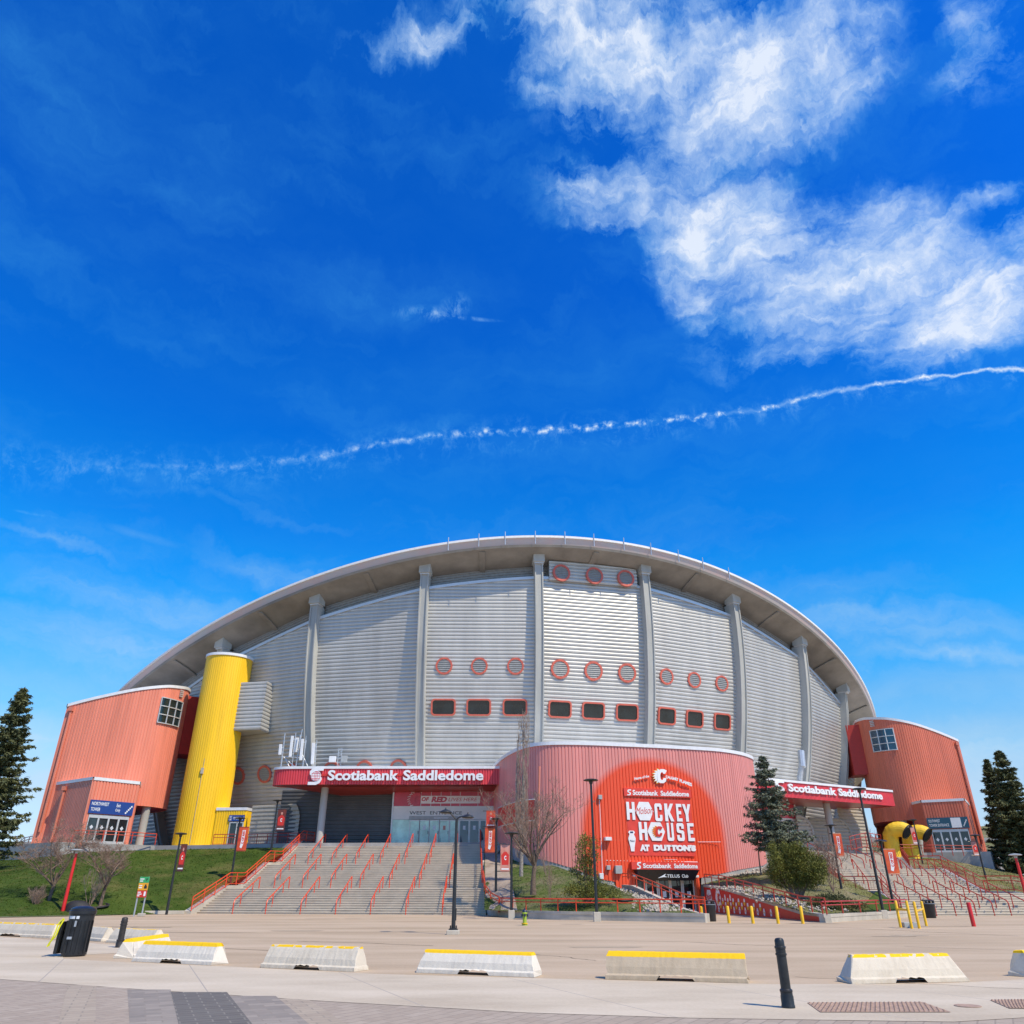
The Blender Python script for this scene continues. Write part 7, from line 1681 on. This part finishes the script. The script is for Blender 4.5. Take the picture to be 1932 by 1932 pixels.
# left far: distant wall and shrubs, right far: hillside, road with a car
mb=MB(); rows=[]
for j in range(7):
    row=[]
    for i in range(30):
        x=60+i*7; y=125+j*16; row.append((x,y,4.0+j*2.3*(1-.3*math.sin(i*.3))+.5*math.sin(i*.9+j)))
    rows.append(row)
mb.grid(rows); o=struct('far_hillside',mb,'lawn_dry',smooth=True)
rnd=random.Random(9); mb=MB()
for k in range(900):
    x=rnd.uniform(84,190); y=rnd.uniform(122,150); z=4.0+(y-125)/16*2.2
    if rnd.random()<.2: x=rnd.uniform(62,84); y=rnd.uniform(150,200); z=4+(y-125)/16*2.1
    s=rnd.uniform(.8,1.9)
    for _ in range(9):
        a=Vector((rnd.gauss(0,.5),rnd.gauss(0,.5),rnd.uniform(.4,1.))).normalized()*s; b=Vector((rnd.gauss(0,1),rnd.gauss(0,1),0)).normalized()*.06; p=Vector((x+rnd.gauss(0,.6),y+rnd.gauss(0,.6),z)); mb.add([p-b,p+b,p+a*1.6],[(0,1,2)])
        q=p+a*rnd.uniform(.5,1.); c=Vector((rnd.gauss(0,1),rnd.gauss(0,1),rnd.uniform(.2,1))).normalized()*s*.6; mb.add([q-b*.6,q+b*.6,q+c],[(0,1,2)])
struct('far_brush',mb,'brush',kind='stuff')
p=at(1905,1575,170); t=thing('parked_car','silver car on the road beyond the right hand bank','car',(p.x,170,p.z-.6)); z=p.z-.6
mb=MB(); pr=[(-2.2,.3),(2.2,.3),(2.25,.8),(1.5,.95),(.9,1.45),(-1.1,1.45),(-1.7,.95),(-2.25,.85)]
cpl_=Plane((p.x,170),0); mb.plate(cpl_,[(x,z+q) for x,q in pr],-.85,.85); mkobj('body',mb,'frame_alu',t,bevel=.05)
for x in (-1.35,1.35): mkobj('wheel',MB().tube([cpl_.pt(x,z+.32,.7),cpl_.pt(x,z+.32,.9)],.33,14),'rubber',t)
mkobj('side_windows',MB().plate(cpl_,[(-1.0,z+.95),(1.2,z+.95),(.8,z+1.35),(-.9,z+1.35)],.855,.87),'dark_glass',t)
mb=MB().box(p.x-30,p.x+60,171,172,p.z-1.4,p.z-.5); tag(mkobj('road_parapet',mb,'wall_concrete_grey'),'low grey wall of a road far behind the right hand bank','wall')
p=at(28,1600,130); t=thing('far_building','small grey building far away at the left horizon between spruce and tower','building',(p.x,130,3)); mb=MB().box(p.x-9,p.x+9,130,140,2,at(28,1588,130).z); mkobj('wall',mb,'wall_concrete_grey',t); mkobj('window',MB().box(p.x-6,p.x+6,129.9,130.0,at(28,1600,130).z,at(28,1594,130).z),'dark_glass',t)
mb=MB(); rnd=random.Random(4)
for k in range(500):
    x=rnd.uniform(-130,-78); y=rnd.uniform(92,125); s=rnd.uniform(.6,1.4); z=4.5
    for _ in range(8):
        a=Vector((rnd.gauss(0,.5),rnd.gauss(0,.5),rnd.uniform(.4,1.))).normalized()*s; b=Vector((rnd.gauss(0,1),rnd.gauss(0,1),0)).normalized()*.05; p=Vector((x+rnd.gauss(0,.6),y+rnd.gauss(0,.6),z)); mb.add([p-b,p+b,p+a*1.4],[(0,1,2)])
struct('far_left_brush',mb,'brush',kind='stuff')

def tufts(name,src,n,seed,hmin,hmax,m):
    o=bpy.data.objects[src]; me=o.data; rnd=random.Random(seed); ps=[p for p in me.polygons]; ar=[p.area for p in ps]; mb=MB()
    for p in rnd.choices(ps,ar,k=n):
        vs=[me.vertices[i].co for i in p.vertices]; u,v=rnd.random(),rnd.random(); q=(vs[0]*(1-u)+vs[1]*u)*(1-v)+(vs[3]*(1-u)+vs[2]*u)*v
        for _ in range(3):
            a=Vector((rnd.gauss(0,.35),rnd.gauss(0,.35),1)).normalized()*rnd.uniform(hmin,hmax); b=Vector((rnd.gauss(0,1),rnd.gauss(0,1),0)).normalized()*.035; c=q+Vector((rnd.gauss(0,.06),rnd.gauss(0,.06),-.02)); mb.add([c-b,c+b,c+a],[(0,1,2)])
    struct(name,mb,m,kind='stuff')
tufts('grass_tufts','grass_slope',26000,1,.05,.14,'lawn')
tufts('planter_grass_tufts','planter_grass',6000,2,.03,.09,'lawn_mixed')
tufts('planter_soil_tufts','planter_soil',4000,3,.03,.1,'lawn_dry')
tufts('bank_tufts','grass_bank',5000,4,.03,.12,'lawn_dry')
